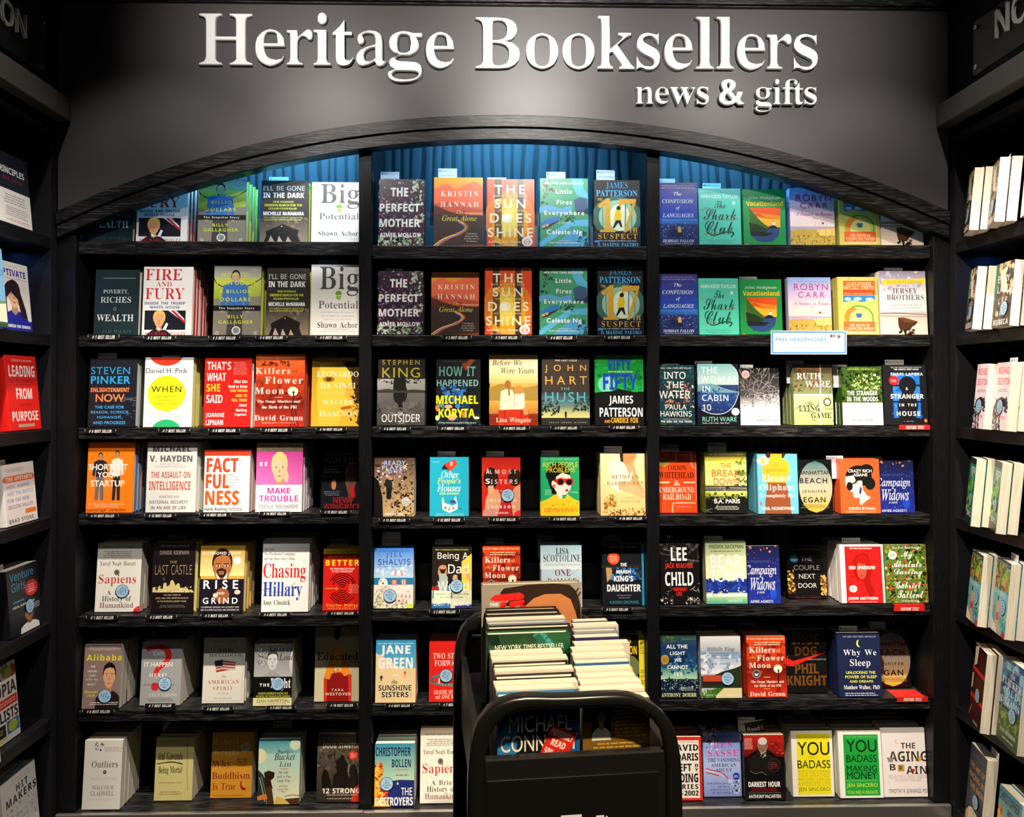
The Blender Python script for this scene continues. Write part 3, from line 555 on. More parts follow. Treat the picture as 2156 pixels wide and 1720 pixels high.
107 85 47 2 -7 14 -10 24 -11 -8 -9 -32 -13 0 29 104 1 5 -2 4 -7 1 -3 0 1 3 11 2 8 1 5 1 2 1 2 -2 -1 -4 -22 -77 28 21 8 10 -8 4 2 2 33 0 -1 -3 -22 -9 -20 -16 13 -30 3 -6 5 -3 13 11 3 -3 -13 -14 -11 -5
108 43 2 0 -3 7 2 7 2 11 22 78 0 5 -2 5 -8 2 0 3 11 1 8 1 7 2 2 -2 -1 -4 -26 -95 -2 -9 3 -3 14 11 2 -2 -14 -15 -11 -5
109 138 96 1 -2 7 2 11 10 36 2 9 -5 5 -10 -5 -12 -12 -11 -18 -7 -16 -6 -18 -13 0 15 51 2 13 -4 5 -8 -3 -10 -9 -11 -12 -6 -13 -6 -15 -6 -17 -13 0 15 53 3 8 0 5 -2 4 -9 2 1 3 19 2 4 2 3 0 2 -2 -1 -1 0 -2 -9 -30 23 26 20 9 7 -3 3 -7 -5 -23 22 25 19 8 8 -3 2 -7 0 -6 -2 -7 -11 -40 0 -2 -1 -2 3 -3 6 3 4 4 4 6 2 -3 -12 -16 -13 -5
110 91 49 0 -2 7 7 28 7 28 -5 6 -7 -3 -9 -8 -9 -11 -8 -12 -12 -35 -14 0 16 55 2 11 -2 4 -7 1 -2 0 1 3 12 2 8 1 8 2 0 -1 0 -1 -10 -33 24 26 19 9 7 -3 3 -6 -1 -7 -2 -7 -10 -34 -1 -6 -1 -4 4 -4 13 15 3 -2 -13 -17 -12 -6
111 88 15 0 -9 5 -5 9 -2 12 4 19 12 17 17 12 18 5 12 -2 9 -5 6 -9 1 -11 -3 -17 -10 -17 -14 -12 -25 -8 999 15 10 12 13 8 18 3 18 -4 13 -11 5 -16 -8 -14 -21 -5 -25 4 -14 10 -4
112 85 -23 -34 11 3 5 9 21 81 0 3 1 3 -2 5 -9 1 1 3 11 2 7 1 8 2 2 -1 -1 -3 -4 -13 14 13 15 4 14 -6 6 -17 -4 -20 -12 -19 -17 -14 -19 -5 -13 3 -5 -21 -1 -8 3 -5 10 -1 -1 -3 -42 0 999 63 44 12 14 8 17 3 19 -3 11 -9 4 -16 -9 -11 -23 -6 -24 -1 -3 0 -3 2 -6 7 -2
114 56 11 52 3 13 -2 5 -9 1 1 3 11 2 7 2 8 1 1 -2 -9 -32 18 26 12 8 5 -2 2 -6 -2 -8 -7 -3 -5 2 -3 5 -18 -28 -14 -39 -13 0
115 62 8 0 -6 2 -4 -3 -4 0 4 28 3 -1 5 -17 12 -6 10 4 3 10 -5 13 -5 7 -5 7 -4 8 -2 7 6 15 15 5 10 -2 7 -1 4 3 3 0 -3 -25 -3 0 -5 15 -11 6 -7 -3 -3 -7 6 -13 5 -7 5 -6 4 -9 2 -8 -3 -12 -9 -9 -14 -3
116 47 2 0 -2 7 1 4 1 4 14 56 -11 0 1 3 14 8 14 16 4 0 -7 -22 15 0 -2 -5 -14 0 -14 -52 -1 -8 3 -3 13 12 3 -3 -13 -14 -13 -5
117 91 4 1 -3 8 1 8 3 12 8 28 1 5 0 4 -2 5 -9 1 1 3 11 1 7 2 8 1 2 -1 0 -2 -1 -2 -13 -47 -2 -9 -1 -5 5 -5 11 6 13 15 13 22 8 26 13 0 -14 -54 -2 -11 3 -4 14 13 2 -2 -12 -16 -13 -5 -7 2 -2 7 3 13 5 18 -23 -30 -11 -8 -10 -2
118 74 13 43 -2 15 -2 8 -9 6 -2 0 1 3 8 1 6 2 4 1 3 0 6 -32 1 -32 14 14 10 13 9 18 -2 3 -4 5 -2 4 2 5 6 2 6 -3 2 -7 -7 -20 -21 -28 -21 -23 -4 0
119 111 11 44 -1 15 -2 8 -8 5 -1 0 0 3 9 1 5 2 4 1 3 0 4 -36 1 -20 35 56 2 0 7 -61 12 14 12 17 4 11 -3 5 -3 7 2 5 5 2 5 -3 3 -8 -6 -16 -15 -23 -25 -31 -3 0 -6 57 -36 -57 -3 0
121 67 -17 -36 -2 5 2 5 5 1 4 -1 6 -1 11 10 11 15 -9 46 -2 10 -2 7 -4 8 -9 3 0 3 8 1 6 1 8 2 5 -15 4 -19 6 -31 12 21 7 12 3 6 1 5 -4 7 -2 2 -2 5 2 5 6 2 6 -3 2 -8 -10 -28 -8 -14 -11 -17 -11 -17 -12 -16 -12 -10 -9 -4
C
65 124 -2 1 -5 13 5 12 12 5 8 -3 3 -6 -2 -6 -4 -3 -4 -1 -4 -1 -2 -2 -1 -2 3 -4 6 -2 17 5 20 18 -8 19 5 12 13 5 16 -7 22 22 20 18 16 11 12 4 3 -2 -6 -11 -20 -39 -21 -46 20 14 8 7 19 15 4 -1 -7 -5 -9 -9 -9 -9 -9 -8 -9 -6 -10 -3 -2 -3 -26 -4 4 9 -22 12 -21 -17 -20 -6 999 121 102 -22 -18 -31 -31 6 -21 999 -15 20 -6 3 -6 -2 -5 -6 -2 -7 1 -7 999 26 -1 -4 16 -18 -20 19 -12
67 117 57 3 -13 10 -4 14 3 13 -15 7 -6 16 8 20 21 16 27 6 10 -3 -5 -2 -18 -4 -16 -11 -12 -14 -4 -14 3 -9 9 -4 11 17 16 17 17 14 18 9 15 4 12 -4 4 -9 -4 -10 -10 -13 -15 -11 -19 -10 -21 -6 -9 -24 4 -11 11 -4 12 3 12 6 8 8 3 9 -3 8 -8 3 -9 -3 -6 -6 -2 -5 -1 -5 -3 -6 -3 2 -1 5 3 11 9 8 13 3 11 -4 5 -11 -4 -11 -10 -10 -13 -7 -14 -2 999 13 53 15 10 13 12 9 12 3 10 -4 5 -21 -16 -30 -38
68 126 22 2 -5 7 3 7 11 2 26 -5 17 26 7 15 14 20 16 17 -13 7 -16 3 -24 -7 -20 -20 -7 -23 3 -9 8 -3 11 3 10 7 8 11 5 19 0 1 0 1 3 4 3 -4 -6 -23 -15 -17 -19 -6 -13 3 -9 8 -4 12 5 16 12 14 18 11 14 4 15 2 20 -3 16 -8 10 4 2 -1 1 -1 -4 -3 -6 -3 8 -14 3 -17 -3 -20 -8 -18 -13 -14 -24 -8 -20 5 -24 -5 999 66 13 15 21 5 26 -2 16 -6 11 -11 -29 -8 -23 -11 -15 -14 -11 12 -3 999 -31 3 -21 6 -7 -1 -3 -4 3 -3 5 -2 7 -1
71 114 42 4 -6 6 -2 8 5 11 11 4 8 -3 3 -6 -3 -6 -8 -4 -4 -4 5 -5 10 -2 9 2 8 7 17 25 -15 -4 -12 2 -9 7 -2 0 -3 0 -16 3 -11 10 -4 13 5 16 15 13 18 6 3 -1 -5 -3 -10 -7 -10 -13 -5 -16 6 -12 13 -5 2 0 1 0 -3 13 4 15 9 12 13 10 15 7 13 2 12 -4 5 -9 -4 -12 -10 -13 -15 -13 -26 -11 4 -4 7 -2 25 9 15 9 2 -1 -1 -1 -6 -14 -6 -17 -9 -13 -15 -8 -19 -3 999 23 58 16 12 10 13 4 11 -2 6 -5 3 -9 -4 -11 -9 -10 -12 -9 -14 -4 -14
77 136 -2 3 -5 12 3 9 6 6 8 2 7 -2 3 -6 -2 -6 -9 -3 -6 -6 3 -4 5 -2 13 7 8 10 11 16 22 34 21 25 14 10 4 -3 -7 -20 -7 -16 -8 -19 -7 -16 -3 -12 18 32 19 26 16 18 15 10 4 -2 -1 -2 0 -2 -12 -25 -9 -22 -6 -18 -6 -12 -4 -15 2 -2 9 5 13 11 16 14 15 11 4 -1 -19 -17 -25 -22 -18 -7 -10 4 -3 12 0 7 3 7 4 10 7 13 9 15 8 14 7 10 -15 -16 -16 -22 -9 -14 -8 -16 -6 -13 -5 -7 -7 -4 -7 5 -3 12 4 18 12 24 17 28 -13 -15 -14 -20 -13 -20 -17 -24 -8 -6 -10 -2
83 104 13 4 -6 6 -1 8 4 11 12 5 9 -3 3 -6 -3 -6 -5 -3 -3 0 -2 0 -2 -2 -1 -2 4 -6 11 -2 9 2 9 7 16 27 -21 8 -6 9 -2 9 7 19 19 14 13 5 15 1 9 -1 2 -2 -3 -2 -3 0 -3 0 -16 -3 -14 -9 -10 -12 -3 -14 5 -13 13 -5 12 24 15 19 16 13 15 5 10 -4 5 -10 -6 -17 -17 -16 -25 -14 -14 -23 -21 -16 -24 -6 999 75 60 11 12 8 12 3 10 -2 5 -4 2 -7 -3 -8 -9 -15 -38
84 103 40 48 -5 12 8 19 22 18 15 6 17 2 19 -3 10 -2 7 0 10 2 1 0 1 0 1 -1 -2 -5 -7 -6 -9 -3 -21 5 -22 5 -16 -3 -15 -10 -10 -12 -4 -12 3 -7 7 -3 8 3 8 8 6 11 3 12 0 3 0 2 1 2 3 -2 3 -7 1 -8 -4 -15 -11 -11 -15 -4 999 -35 -40 -6 6 -2 8 5 11 12 5 8 -3 3 -6 -2 -7 -6 -2 -3 0 -2 -1 -2 -1 -1 -2 4 -6 12 -2 16 3 14 12 11 23 9 20 11 14 15 11 2 -2 -1 -3 -4 -7 -3 -11 -3 -13 -10 -26 -21 -19 -15 -5 -18 -2
97 89 45 2 -3 8 -10 -8 -11 -3 -12 4 -5 11 4 13 10 12 14 9 15 4 8 -2 4 -6 3 7 19 1 -16 -32 -3 -7 -2 -4 2 -1 4 1 6 5 6 5 3 -4 -16 -12 -12 -4 999 -17 11 13 17 6 14 -2 4 -4 2 -6 -3 -8 -8 -7 -10 -5 -10 -3 -9 2 -3 2 -1
98 81 65 14 -9 -2 -1 0 -2 0 -15 -10 -15 -3 -10 3 -4 9 3 10 8 15 -4 -4 -5 -4 -3 4 11 9 7 9 29 46 22 2 -37 -60 -4 -8 -5 -8 -4 -8 -2 -5 5 -5 7 3 12 7 -4 14 3 11 7 10 7 3 7 -2 2 -8 -4 -14 -10 -12 8 2 8 6 2 -4 999 -14 8 2 7 -4 5 -4 -2 -3 -5 -1 -7 2 -9
101 69 9 4 -6 13 4 11 11 12 14 8 14 4 10 -3 4 -9 -5 -9 -12 -8 -19 -6 -3 -10 6 -3 14 3 16 12 3 -4 -18 -12 -17 -4 999 12 26 8 8 4 8 -3 6 -6 -4 -7 -9 -7 -13
103 88 66 6 -14 -6 -24 -37 -13 -9 -13 -4 -13 4 -4 9 3 10 8 9 36 17 4 7 -16 -7 -12 4 -5 12 4 13 10 12 14 8 15 4 8 -2 4 -5 3 6 21 2 -25 -46 9 5 9 7 3 -4 999 -47 -8 9 9 8 13 6 14 -4 4 -6 -3 -8 -9 -8 -11 -7 -11 -2 -7 4 -3 999 -11 -39 8 12 9 17 -25 -14 -7 -8 -2 -9 2 -5 4 -2
104 95 79 9 -4 -4 -15 -6 -9 4 -3 10 2 8 3 5 5 7 10 11 1 1 -1 1 -12 -6 -9 -9 -10 -13 -12 -18 -21 -1 21 41 -5 -6 -6 -6 -3 4 10 10 9 11 10 15 15 28 21 2 -35 -65 16 14 13 5 8 -4 3 -10 -3 -10 -9 -12 -5 -9 1 -2 6 4 11 10 4 -4
105 58 40 63 -3 5 4 7 7 2 6 -2 2 -5 -3 -6 -7 -3 999 -7 -55 -7 -4 -11 -3 -9 3 -3 8 3 10 9 17 -4 -4 -5 -5 -3 4 5 4 6 7 7 7 23 2 -17 -31 -7 -14 1 -2 7 3 11 11 4 -4
107 91 26 41 -6 -7 -6 -6 -4 4 13 13 9 12 8 11 15 28 20 2 -51 -98 -21 -1 999 44 2 -3 7 2 6 2 5 3 5 1 2 -2 3 -3 -1 -2 0 -3 2 4 3 8 2 5 7 7 8 8 2 8 -3 2 -6 -2 -5 -6 -2 -5 1 -2 4 1 3 -1 1 -5 -5 -6 -8 7 -4 3 -7 -1 -6 -1 -2 -1 -2 2 -1 4 2 7 7 3 -4 -15 -12 -11 -4
108 70 37 3 -13 -4 -10 3 -4 9 7 19 3 5 -8 -7 -3 3 11 11 10 13 25 41 20 2 -36 -65 -9 -17 -3 -8 3 -3 6 3 12 11 3 -4
109 134 11 15 8 12 7 11 -1 1 -4 -2 -8 -9 -3 4 14 14 13 5 5 -2 2 -8 -1 -8 15 14 12 5 7 -3 2 -9 -1 -7 16 14 12 5 9 -4 4 -10 -4 -13 -8 -11 -4 -7 1 -2 6 3 11 11 4 -4 -9 -8 -6 -4 -5 -3 -6 -1 -8 4 -4 10 1 7 4 6 7 9 6 10 0 1 -15 -11 -12 -14 -15 -21 -25 -1 15 22 9 13 3 6 1 3 -1 2 -15 -12 -25 -33 -25 -1
110 97 11 15 8 12 7 11 -1 1 -4 -2 -8 -9 -3 4 14 14 13 5 5 -2 2 -9 -1 -7 15 14 13 5 9 -4 3 -10 -2 -8 -6 -9 -6 -7 -4 -7 1 -2 6 3 12 11 3 -4 -9 -8 -6 -4 -5 -3 -5 -1 -9 4 -3 10 1 8 9 12 9 11 1 1 -1 1 -16 -11 -13 -14 -15 -21 -25 -1
111 75 9 4 -5 12 4 12 10 12 14 8 15 4 13 -4 4 -12 -3 -11 -8 -11 5 2 6 5 4 -4 -12 -8 -12 -2 -21 -8 999 12 9 -1 3 3 4 7 3 8 13 3 10 -4 5 -9 -5 -6 -8 -6 -9 -4 -9 -2 -7 3 -4
114 69 49 6 -6 -4 -9 -3 -13 3 -4 10 2 9 7 11 11 9 -7 0 -5 0 -6 -6 -7 -7 -3 4 6 5 5 5 4 12 3 1 2 0 0 -2 0 -2 0 -1 7 -3 8 -1 7 -3 3 -6 -2 -4 -4 -7 -5 -7 -4 -6 -3 -6 2 -2 6 3 12 11 3 -4
115 59 37 5 -10 -5 -10 -1 -12 3 -4 9 2 5 6 2 5 -2 2 -4 -2 -5 -4 -1 -1 0 4 -2 10 9 3 10 1 13 0 3 0 3 -4 -3 -6 -6 -5 -5 -3 4 8 7 11 11 2 2 5 5 3 -3 -2 -3 -1 -4 1 -3 8 -19 -4 -11 8 7 4 -3
116 74 19 42 8 9 8 12 19 31 21 1 -12 -21 11 0 -2 -6 -13 0 -12 -20 -11 -19 -8 -15 -2 -7 2 -2 7 3 13 11 3 -4 -15 -12 -14 -4 -9 3 -3 9 1 7 3 7 7 12 -9 -9 -3 4
117 99 75 3 -12 -4 -11 3 -3 9 0 2 0 2 -13 -12 -14 -4 -9 3 -4 9 3 9 8 16 -4 -4 -4 -4 -3 4 9 9 9 9 25 2 -18 -31 -5 -12 3 -2 15 12 10 14 10 17 24 2 -20 -36 -4 -9 2 -2 17 14 4 -4
121 97 62 0 -16 -25 -13 -16 -12 -7 -12 -3 -12 4 -4 10 3 9 8 9 28 15 9 3 8 15 -12 -11 -9 -4 -10 3 -4 9 2 10 6 10 4 7 -1 1 -6 -4 -3 -3 -4 -4 -3 4 6 6 7 6 6 4 5 3 4 1 7 -3 2 -8 -3 -12 -8 -13 -3 -6 -2 -4 2 -2 14 13 11 14 12 19 23 2 -26 -45 9 6 8 6 3 -4 999 -64 -51 7 13 9 17 -26 -16 -8 -8 -2 -9 2 -5 5 -2
122 73 -8 -47 -3 7 3 9 8 11 15 11 22 11 1 4 -3 5 -15 -6 -9 4 4 5 13 2 4 -1 2 0 8 10 -6 -1 -9 3 -3 7 2 5 -1 1 -2 -2 -5 -5 -4 -5 -4 4 6 6 7 7 7 5 6 2 6 -2 2 -6 -3 -8 -4 -6 1 -1 4 0 3 1 7 10 3 6 3 3 3 2 3 1 4 -4 -2 -5 -11 -11 -9 -8 -7 -10 3 -1 2 -2 5 -4 6 5 6 7 3 -4 -6 -6 -7 -5 1 -8 -4 -13 -11 -15 -15 -11 -21 -8 999 13 16 10 13 11 18 -17 -9 -13 -9 -11 -18 2 -4 4 -2
H
48 96 29 2 -13 13 -7 19 -3 26 4 33 5 12 8 9 11 6 14 2 19 -4 13 -13 7 -19 3 -26 -4 -33 -6 -12 -8 -9 -10 -6 -14 -2 999 8 23 5 8 4 31 -4 31 -5 8 -8 2 -8 -2 -5 -8 -4 -31 4 -31 5 -8 8 -2
49 96 44 69 0 12 1 12 -4 -3 -5 -5 -14 -11 -12 15 39 31 20 0 0 -120 -25 0
50 96 7 18 30 30 14 16 8 11 3 11 -4 11 -11 3 -13 -3 -14 -9 -14 16 11 9 14 6 18 3 20 -5 14 -11 4 -17 -4 -18 -11 -16 -18 -18 -16 -15 0 -1 52 0 0 -21 -83 0
51 96 23 0 -17 5 0 21 17 -6 15 -2 19 5 6 13 -3 9 -9 5 -17 2 -9 0 0 19 9 0 17 2 8 6 2 8 -4 10 -13 4 -15 -3 -11 -6 -11 18 16 8 23 4 16 -2 13 -6 8 -9 3 -12 -2 -11 -6 -9 -18 -10 13 -3 9 -6 5 -8 2 -11 -5 -19 -16 -13 -27 -5
52 96 54 25 -51 0 0 17 52 78 24 0 0 -76 14 0 0 -19 -14 0 0 -25 -25 0 999 0 44 0 21 0 9 1 11 0 6 -1 0 -3 -7 -4 -6 -22 -34
53 96 23 0 -15 5 0 22 15 -6 17 -2 17 5 4 5 2 9 -2 8 -4 6 -18 4 -10 -1 -8 -2 -10 6 4 61 65 0 0 -22 -43 0 -2 -23 6 1 9 1 20 -5 13 -12 5 -20 -3 -17 -9 -14 -15 -8 -21 -3
54 96 28 4 -9 7 -7 10 -6 30 1 20 6 19 10 16 18 11 25 4 8 0 8 -1 0 -20 -7 1 -7 0 -23 -4 -12 -13 -4 -20 1 0 10 10 16 4 14 -3 11 -7 7 -12 2 -16 -2 -17 -9 -14 -12 -8 -17 -3 999 11 26 5 16 -4 13 -12 5 -10 -2 -7 -6 -2 -8 2 -11 6 -9 10 -3
55 96 64 99 -59 0 0 21 85 0 0 -16 -45 -104 -26 0
56 96 30 0 -13 7 -8 10 -3 13 2 12 5 8 16 13 -14 12 -5 18 5 16 14 9 19 3 19 -3 14 -9 5 -16 -1 -10 -5 -8 -15 -12 12 -8 9 -10 4 -14 -5 -17 -15 -12 -22 -4 999 10 82 4 11 -4 9 -10 3 -10 -3 -5 -9 5 -10 10 -7 999 14 -53 4 11 -2 8 -7 6 -8 5 -2 1 -13 -8 -5 -12 5 -11 14 -4
57 96 22 -1 -8 0 0 21 7 -1 7 -1 23 5 12 13 4 20 -1 0 -10 -10 -17 -4 -14 2 -10 8 -7 12 -3 16 3 17 8 13 13 8 17 3 22 -5 9 -8 7 -10 6 -29 -2 -21 -5 -19 -10 -16 -18 -11 -25 -4 999 26 66 6 6 3 8 -2 11 -6 8 -10 4 -12 -5 -5 -16 4 -14 12 -5
65 116 42 120 31 0 43 -120 -28 0 -8 29 -44 0 -9 -29 -27 0 999 74 50 -9 28 -2 7 -3 9 -2 8 -2 -9 -3 -9 -2 -6 -9 -28
66 113 15 120 37 0 21 -2 16 -5 9 -9 3 -15 -5 -17 -14 -8 0 -1 11 -4 8 -9 3 -15 -3 -15 -9 -11 -14 -7 -18 -2 -45 0 999 40 72 16 4 4 10 -5 10 -16 3 -14 0 0 -27 999 17 -51 16 4 5 12 -5 11 -17 4 -16 0 0 -31
67 107 47 0 -14 6 -10 9 -8 12 -5 33 1 17 5 15 8 12 11 10 14 6 17 2 18 -3 17 -6 -8 -20 -14 5 -13 2 -13 -2 -9 -9 -6 -12 -2 -17 2 -17 5 -13 9 -8 14 -3 15 2 16 5 0 -21 -16 -5 -17 -2
68 124 15 120 38 0 17 -2 15 -5 13 -8 9 -12 6 -14 2 -18 -5 -27 -13 -19 -20 -11 -28 -4 -34 0 999 36 21 16 2 12 8 7 12 2 17 -2 18 -7 12 -10 7 -15 2 -14 0 0 -78
69 94 15 120 69 0 0 -21 -44 0 0 -26 41 0 0 -21 -41 0 0 -31 44 0 0 -21 -69 0
70 92 15 120 69 0 0 -21 -44 0 0 -31 41 0 0 -21 -41 0 0 -47 -25 0
71 122 42 2 -18 12 -11 19 -3 27 2 18 5 15 9 12 12 9 16 6 18 2 19 -2 17 -6 -8 -20 -13 5 -15 1 -19 -5 -13 -14 -4 -21 3 -21 10 -14 18 -6 9 1 7 1 0 25 -22 0 0 21 47 0 0 -62 -19 -5 -24 -2
72 128 15 120 25 0 0 -47 48 0 0 47 25 0 0 -120 -25 0 0 52 -48 0 0 -52 -25 0
73 65 5 14 15 7 0 78 -15 6 0 15 55 0 0 -15 -15 -6 0 -78 15 -7 0 -14 -55 0
74 56 -6 -35 -6 2 0 21 5 -1 6 -1 8 2 6 6 2 14 0 112 25 0 0 -112 -4 -25 -14 -14 -19 -4
75 111 15 120 25 0 0 -55 5 7 6 7 32 41 28 0 -42 -53 42 -67 -28 0 -32 51 -11 -8 0 -43 -25 0
76 95 15 120 25 0 0 -99 49 0 0 -21 -74 0
77 158 15 120 35 0 28 -92 1 0 30 92 34 0 0 -120 -23 0 0 57 0 13 0 14 1 10 -1 0 -31 -94 -23 0 -29 94 -1 0 1 -10 1 -14 0 -14 0 -56 -23 0
78 137 15 120 32 0 52 -90 1 0 -1 17 0 16 0 57 22 0 0 -120 -32 0 -52 91 -1 0 1 -17 1 -18 0 -56 -23 0
79 134 49 0 -14 6 -11 9 -8 13 -6 32 6 33 8 12 11 9 14 6 18 2 18 -2 14 -6 11 -9 8 -12 6 -33 -6 -32 -8 -13 -11 -9 -14 -6 -18 -2 999 14 24 9 8 5 13 2 17 -2 17 -5 13 -9 8 -14 3 -14 -3 -9 -8 -6 -13 -2 -17 2 -17 6 -13 9 -8 14 -2
80 105 15 120 38 0 20 -3 14 -7 8 -12 3 -16 -4 -19 -15 -15 -28 -5 -11 0 0 -43 -25 0 999 34 63 17 5 5 5 1 9 -5 13 -15 4 -12 0 0 -36
82 111 15 120 35 0 21 -2 15 -7 9 -11 3 -16 -3 -14 -8 -11 -11 -7 35 -52 -28 0 -29 46 -14 0 0 -46 -25 0 999 34 67 18 4 5 12 -1 8 -5 4 -18 4 -8 0 0 -32
83 93 24 0 -16 6 0 23 17 -7 19 -3 13 4 4 9 -2 6 -5 5 -16 9 -9 4 -10 7 -7 10 -3 14 3 15 8 11 13 6 17 3 18 -3 17 -6 -8 -20 -15 6 -13 1 -11 -3 -4 -9 6 -10 17 -9 15 -9 10 -11 4 -16 -3 -14 -9 -11 -14 -7 -18 -3
84 97 36 99 -33 0 0 21 91 0 0 -21 -33 0 0 -99 -25 0
85 127 42 1 -15 9 -10 15 -3 18 0 77 26 0 0 -73 1 -13 5 -8 7 -5 11 -1 10 1 8 5 4 9 1 12 0 73 26 0 0 -78 -6 -22 -16 -16 -28 -6
86 109 0 120 26 0 22 -71 2 -7 3 -11 2 -9 1 9 3 11 2 7 22 71 26 0 -41 -120 -27 0
87 162 0 120 25 0 15 -66 2 -9 3 -12 1 -10 2 10 2 11 2 9 17 67 24 0 18 -67 2 -9 2 -11 1 -10 2 10 2 12 2 9 15 66 25 0 -30 -120 -29 0 -16 63 -2 6 -1 8 -2 8 -1 6 -1 -6 -1 -8 -2 -8 -1 -6 -17 -63 -28 0
88 112 40 62 -37 58 28 0 25 -43 26 43 27 0 -37 -60 40 -60 -29 0 -28 45 -28 -45 -27 0
89 105 40 46 -40 74 28 0 24 -49 25 49 28 0 -40 -73 0 -47 -25 0
97 101 24 0 -9 5 -6 10 -2 12 3 13 7 9 13 5 18 3 16 0 0 4 -4 11 -10 3 -13 -2 -13 -5 -8 17 16 6 19 3 16 -2 12 -6 7 -11 3 -14 0 -61 -18 0 -5 12 -13 -10 -18 -4 999 23 23 6 14 0 7 -10 0 -17 -4 -4 -11 3 -8 9 -2
98 106 48 2 -10 8 -2 0 -4 -10 -19 0 0 128 25 0 0 -30 0 -10 -1 -8 1 0 10 9 16 4 14 -3 11 -9 7 -14 3 -21 -3 -21 -7 -15 -11 -9 -15 -3 999 0 22 6 6 4 20 -4 21 -6 5 -7 1 -8 -1 -6 -5 -4 -18 0 -3 4 -20 6 -6 8 -1
99 86 32 1 -13 9 -9 14 -2 21 5 28 7 9 9 6 24 5 16 -1 12 -5 -7 -19 -11 4 -10 1 -9 -2 -6 -5 -5 -20 5 -21 6 -5 9 -1 13 2 12 6 0 -22 -12 -5 -16 -2
100 106 28 1 -11 9 -7 15 -2 21 2 20 7 15 12 9 14 3 16 -4 10 -9 1 0 -1 8 -1 10 0 30 25 0 0 -128 -19 0 -5 12 -1 0 -10 -10 -16 -4 999 18 22 5 4 5 19 0 3 -4 20 -6 5 -9 2 -8 -2 -5 -5 -5 -21 5 -20 5 -5 8 -2
101 99 30 3 -16 16 -5 12 -1 14 5 27 15 16 23 5 17 -2 13 -8 8 -14 3 -17 0 -12 -59 0 6 -17 7 -5 10 -1 16 2 15 5 0 -19 -14 -5 -18 -2 999 14 58 -5 14 -13 6 -12 -5 -6 -15
102 65 17 73 -14 0 0 12 14 7 0 6 4 19 11 9 18 2 13 -1 10 -2 -7 -19 -6 2 -8 1 -7 -4 -3 -8 0 -5 22 0 0 -19 -22 0 0 -73 -25 0
103 106 29 -39 -16 4 0 20 18 -5 18 -2 14 5 5 16 0 2 0 6 1 5 -1 0 -11 -10 -15 -4 -14 3 -11 10 -7 15 -2 20 2 20 7 15 11 9 15 3 15 -3 11 -10 1 0 2 12 21 0 0 -92 -3 -17 -8 -13 -15 -8 -20 -2 999 18 63 5 19 0 4 -5 21 -6 4 -8 2 -8 -2 -6 -5 -4 -21 5 -20 5 -5 8 -2
104 110 13 128 25 0 0 -26 0 -13 -1 -9 1 0 12 10 15 3 13 -2 11 -6 6 -10 3 -15 0 -60 -25 0 0 54 -4 14 -11 5 -10 -2 -6 -5 -4 -23 0 -43 -25 0
105 51 16 106 -4 9 4 10 10 3 9 -3 4 -10 -4 -9 -9 -3 999 -13 -11 25 0 0 -92 -25 0
107 104 13 128 25 0 0 -57 0 -11 -1 -10 5 7 6 7 26 28 28 0 -37 -40 39 -52 -29 0 -26 37 -11 -8 0 -29 -25 0
108 51 13 128 25 0 0 -128 -25 0
109 165 13 92 19 0 4 -12 1 0 11 10 16 3 17 -3 11 -10 2 0 11 10 16 3 13 -2 10 -6 6 -10 2 -15 0 -60 -25 0 0 54 -3 14 -11 5 -8 -1 -6 -6 -4 -20 0 -46 -25 0 0 54 -3 14 -11 5 -8 -2 -6 -5 -4 -23 0 -43 -25 0
110 110 13 92 19 0 4 -12 1 0 12 10 16 3 13 -2 11 -6 6 -10 3 -15 0 -60 -25 0 0 54 -4 14 -11 5 -10 -2 -6 -5 -4 -23 0 -43 -25 0
111 104 29 4 -16 16 -5 26 3 20 8 15 15 9 18 3 23 -5 16 -16 5 -26 -3 -20 -9 -15 -14 -10 -18 -3 999 9 22 5 5 5 21 -5 20 -5 6 -9 1 -9 -1 -5 -6 -5 -20 5 -21 5 -5 9 -2
114 76 13 92 19 0 4 -16 1 0 11 12 16 5 5 0 4 0 -2 -24 -4 1 -4 0 -12 -2 -9 -8 -4 -13 0 -47 -25 0
115 83 21 0 -13 4 0 20 16 -5 15 -2 10 2 3 6 -1 4 -5 4 -13 6 -15 7 -8 9 -2 13 2 11 7 8 12 5 15 1 16 -1 16 -6 -7 -18 -13 5 -13 2 -8 -2 -3 -4 2 -4 5 -4 13 -5 13 -7 9 -8 3 -14 -2 -12 -8 -9 -12 -6 -17 -2
116 73 30 1 -10 9 -4 19 0 44 -12 0 0 10 14 9 7 19 16 0 0 -19 25 0 0 -19 -25 0 0 -44 3 -8 8 -3 8 1 7 2 0 -18 -9 -3 -14 -2
117 110 32 0 -11 6 -6 11 -2 15 0 60 25 0 0 -54 3 -15 11 -5 10 2 6 6 4 23 0 43 25 0 0 -92 -19 0 -3 12 -2 0 -12 -10 -16 -4
118 96 0 92 26 0 18 -53 2 -9 1 -9 1 0 4 18 17 53 27 0 -35 -92 -26 0
119 144 2 92 25 0 10 -41 2 -10 2 -11 1 -9 1 0 0 6 2 8 1 8 1 5 11 44 28 0 11 -44 1 -8 2 -10 1 -9 1 8 2 12 3 10 11 41 24 0 -26 -92 -28 0 -7 32 -2 9 -2 12 -3 12 -2 8 -1 0 -1 -8 -3 -12 -3 -13 -2 -8 -7 -32 -27 0
121 96 11 -40 -5 1 0 20 4 -1 6 0 12 5 7 11 1 5 -36 91 27 0 18 -52 2 -8 1 -8 2 8 2 8 17 52 27 0 -39 -104 -7 -12 -8 -9 -11 -6 -13 -1
N
33 45 14 120 18 0 -5 -86 -9 0 999 -3 -34 -3 9 3 9 7 2 8 -2 3 -9 -3 -9 -8 -2
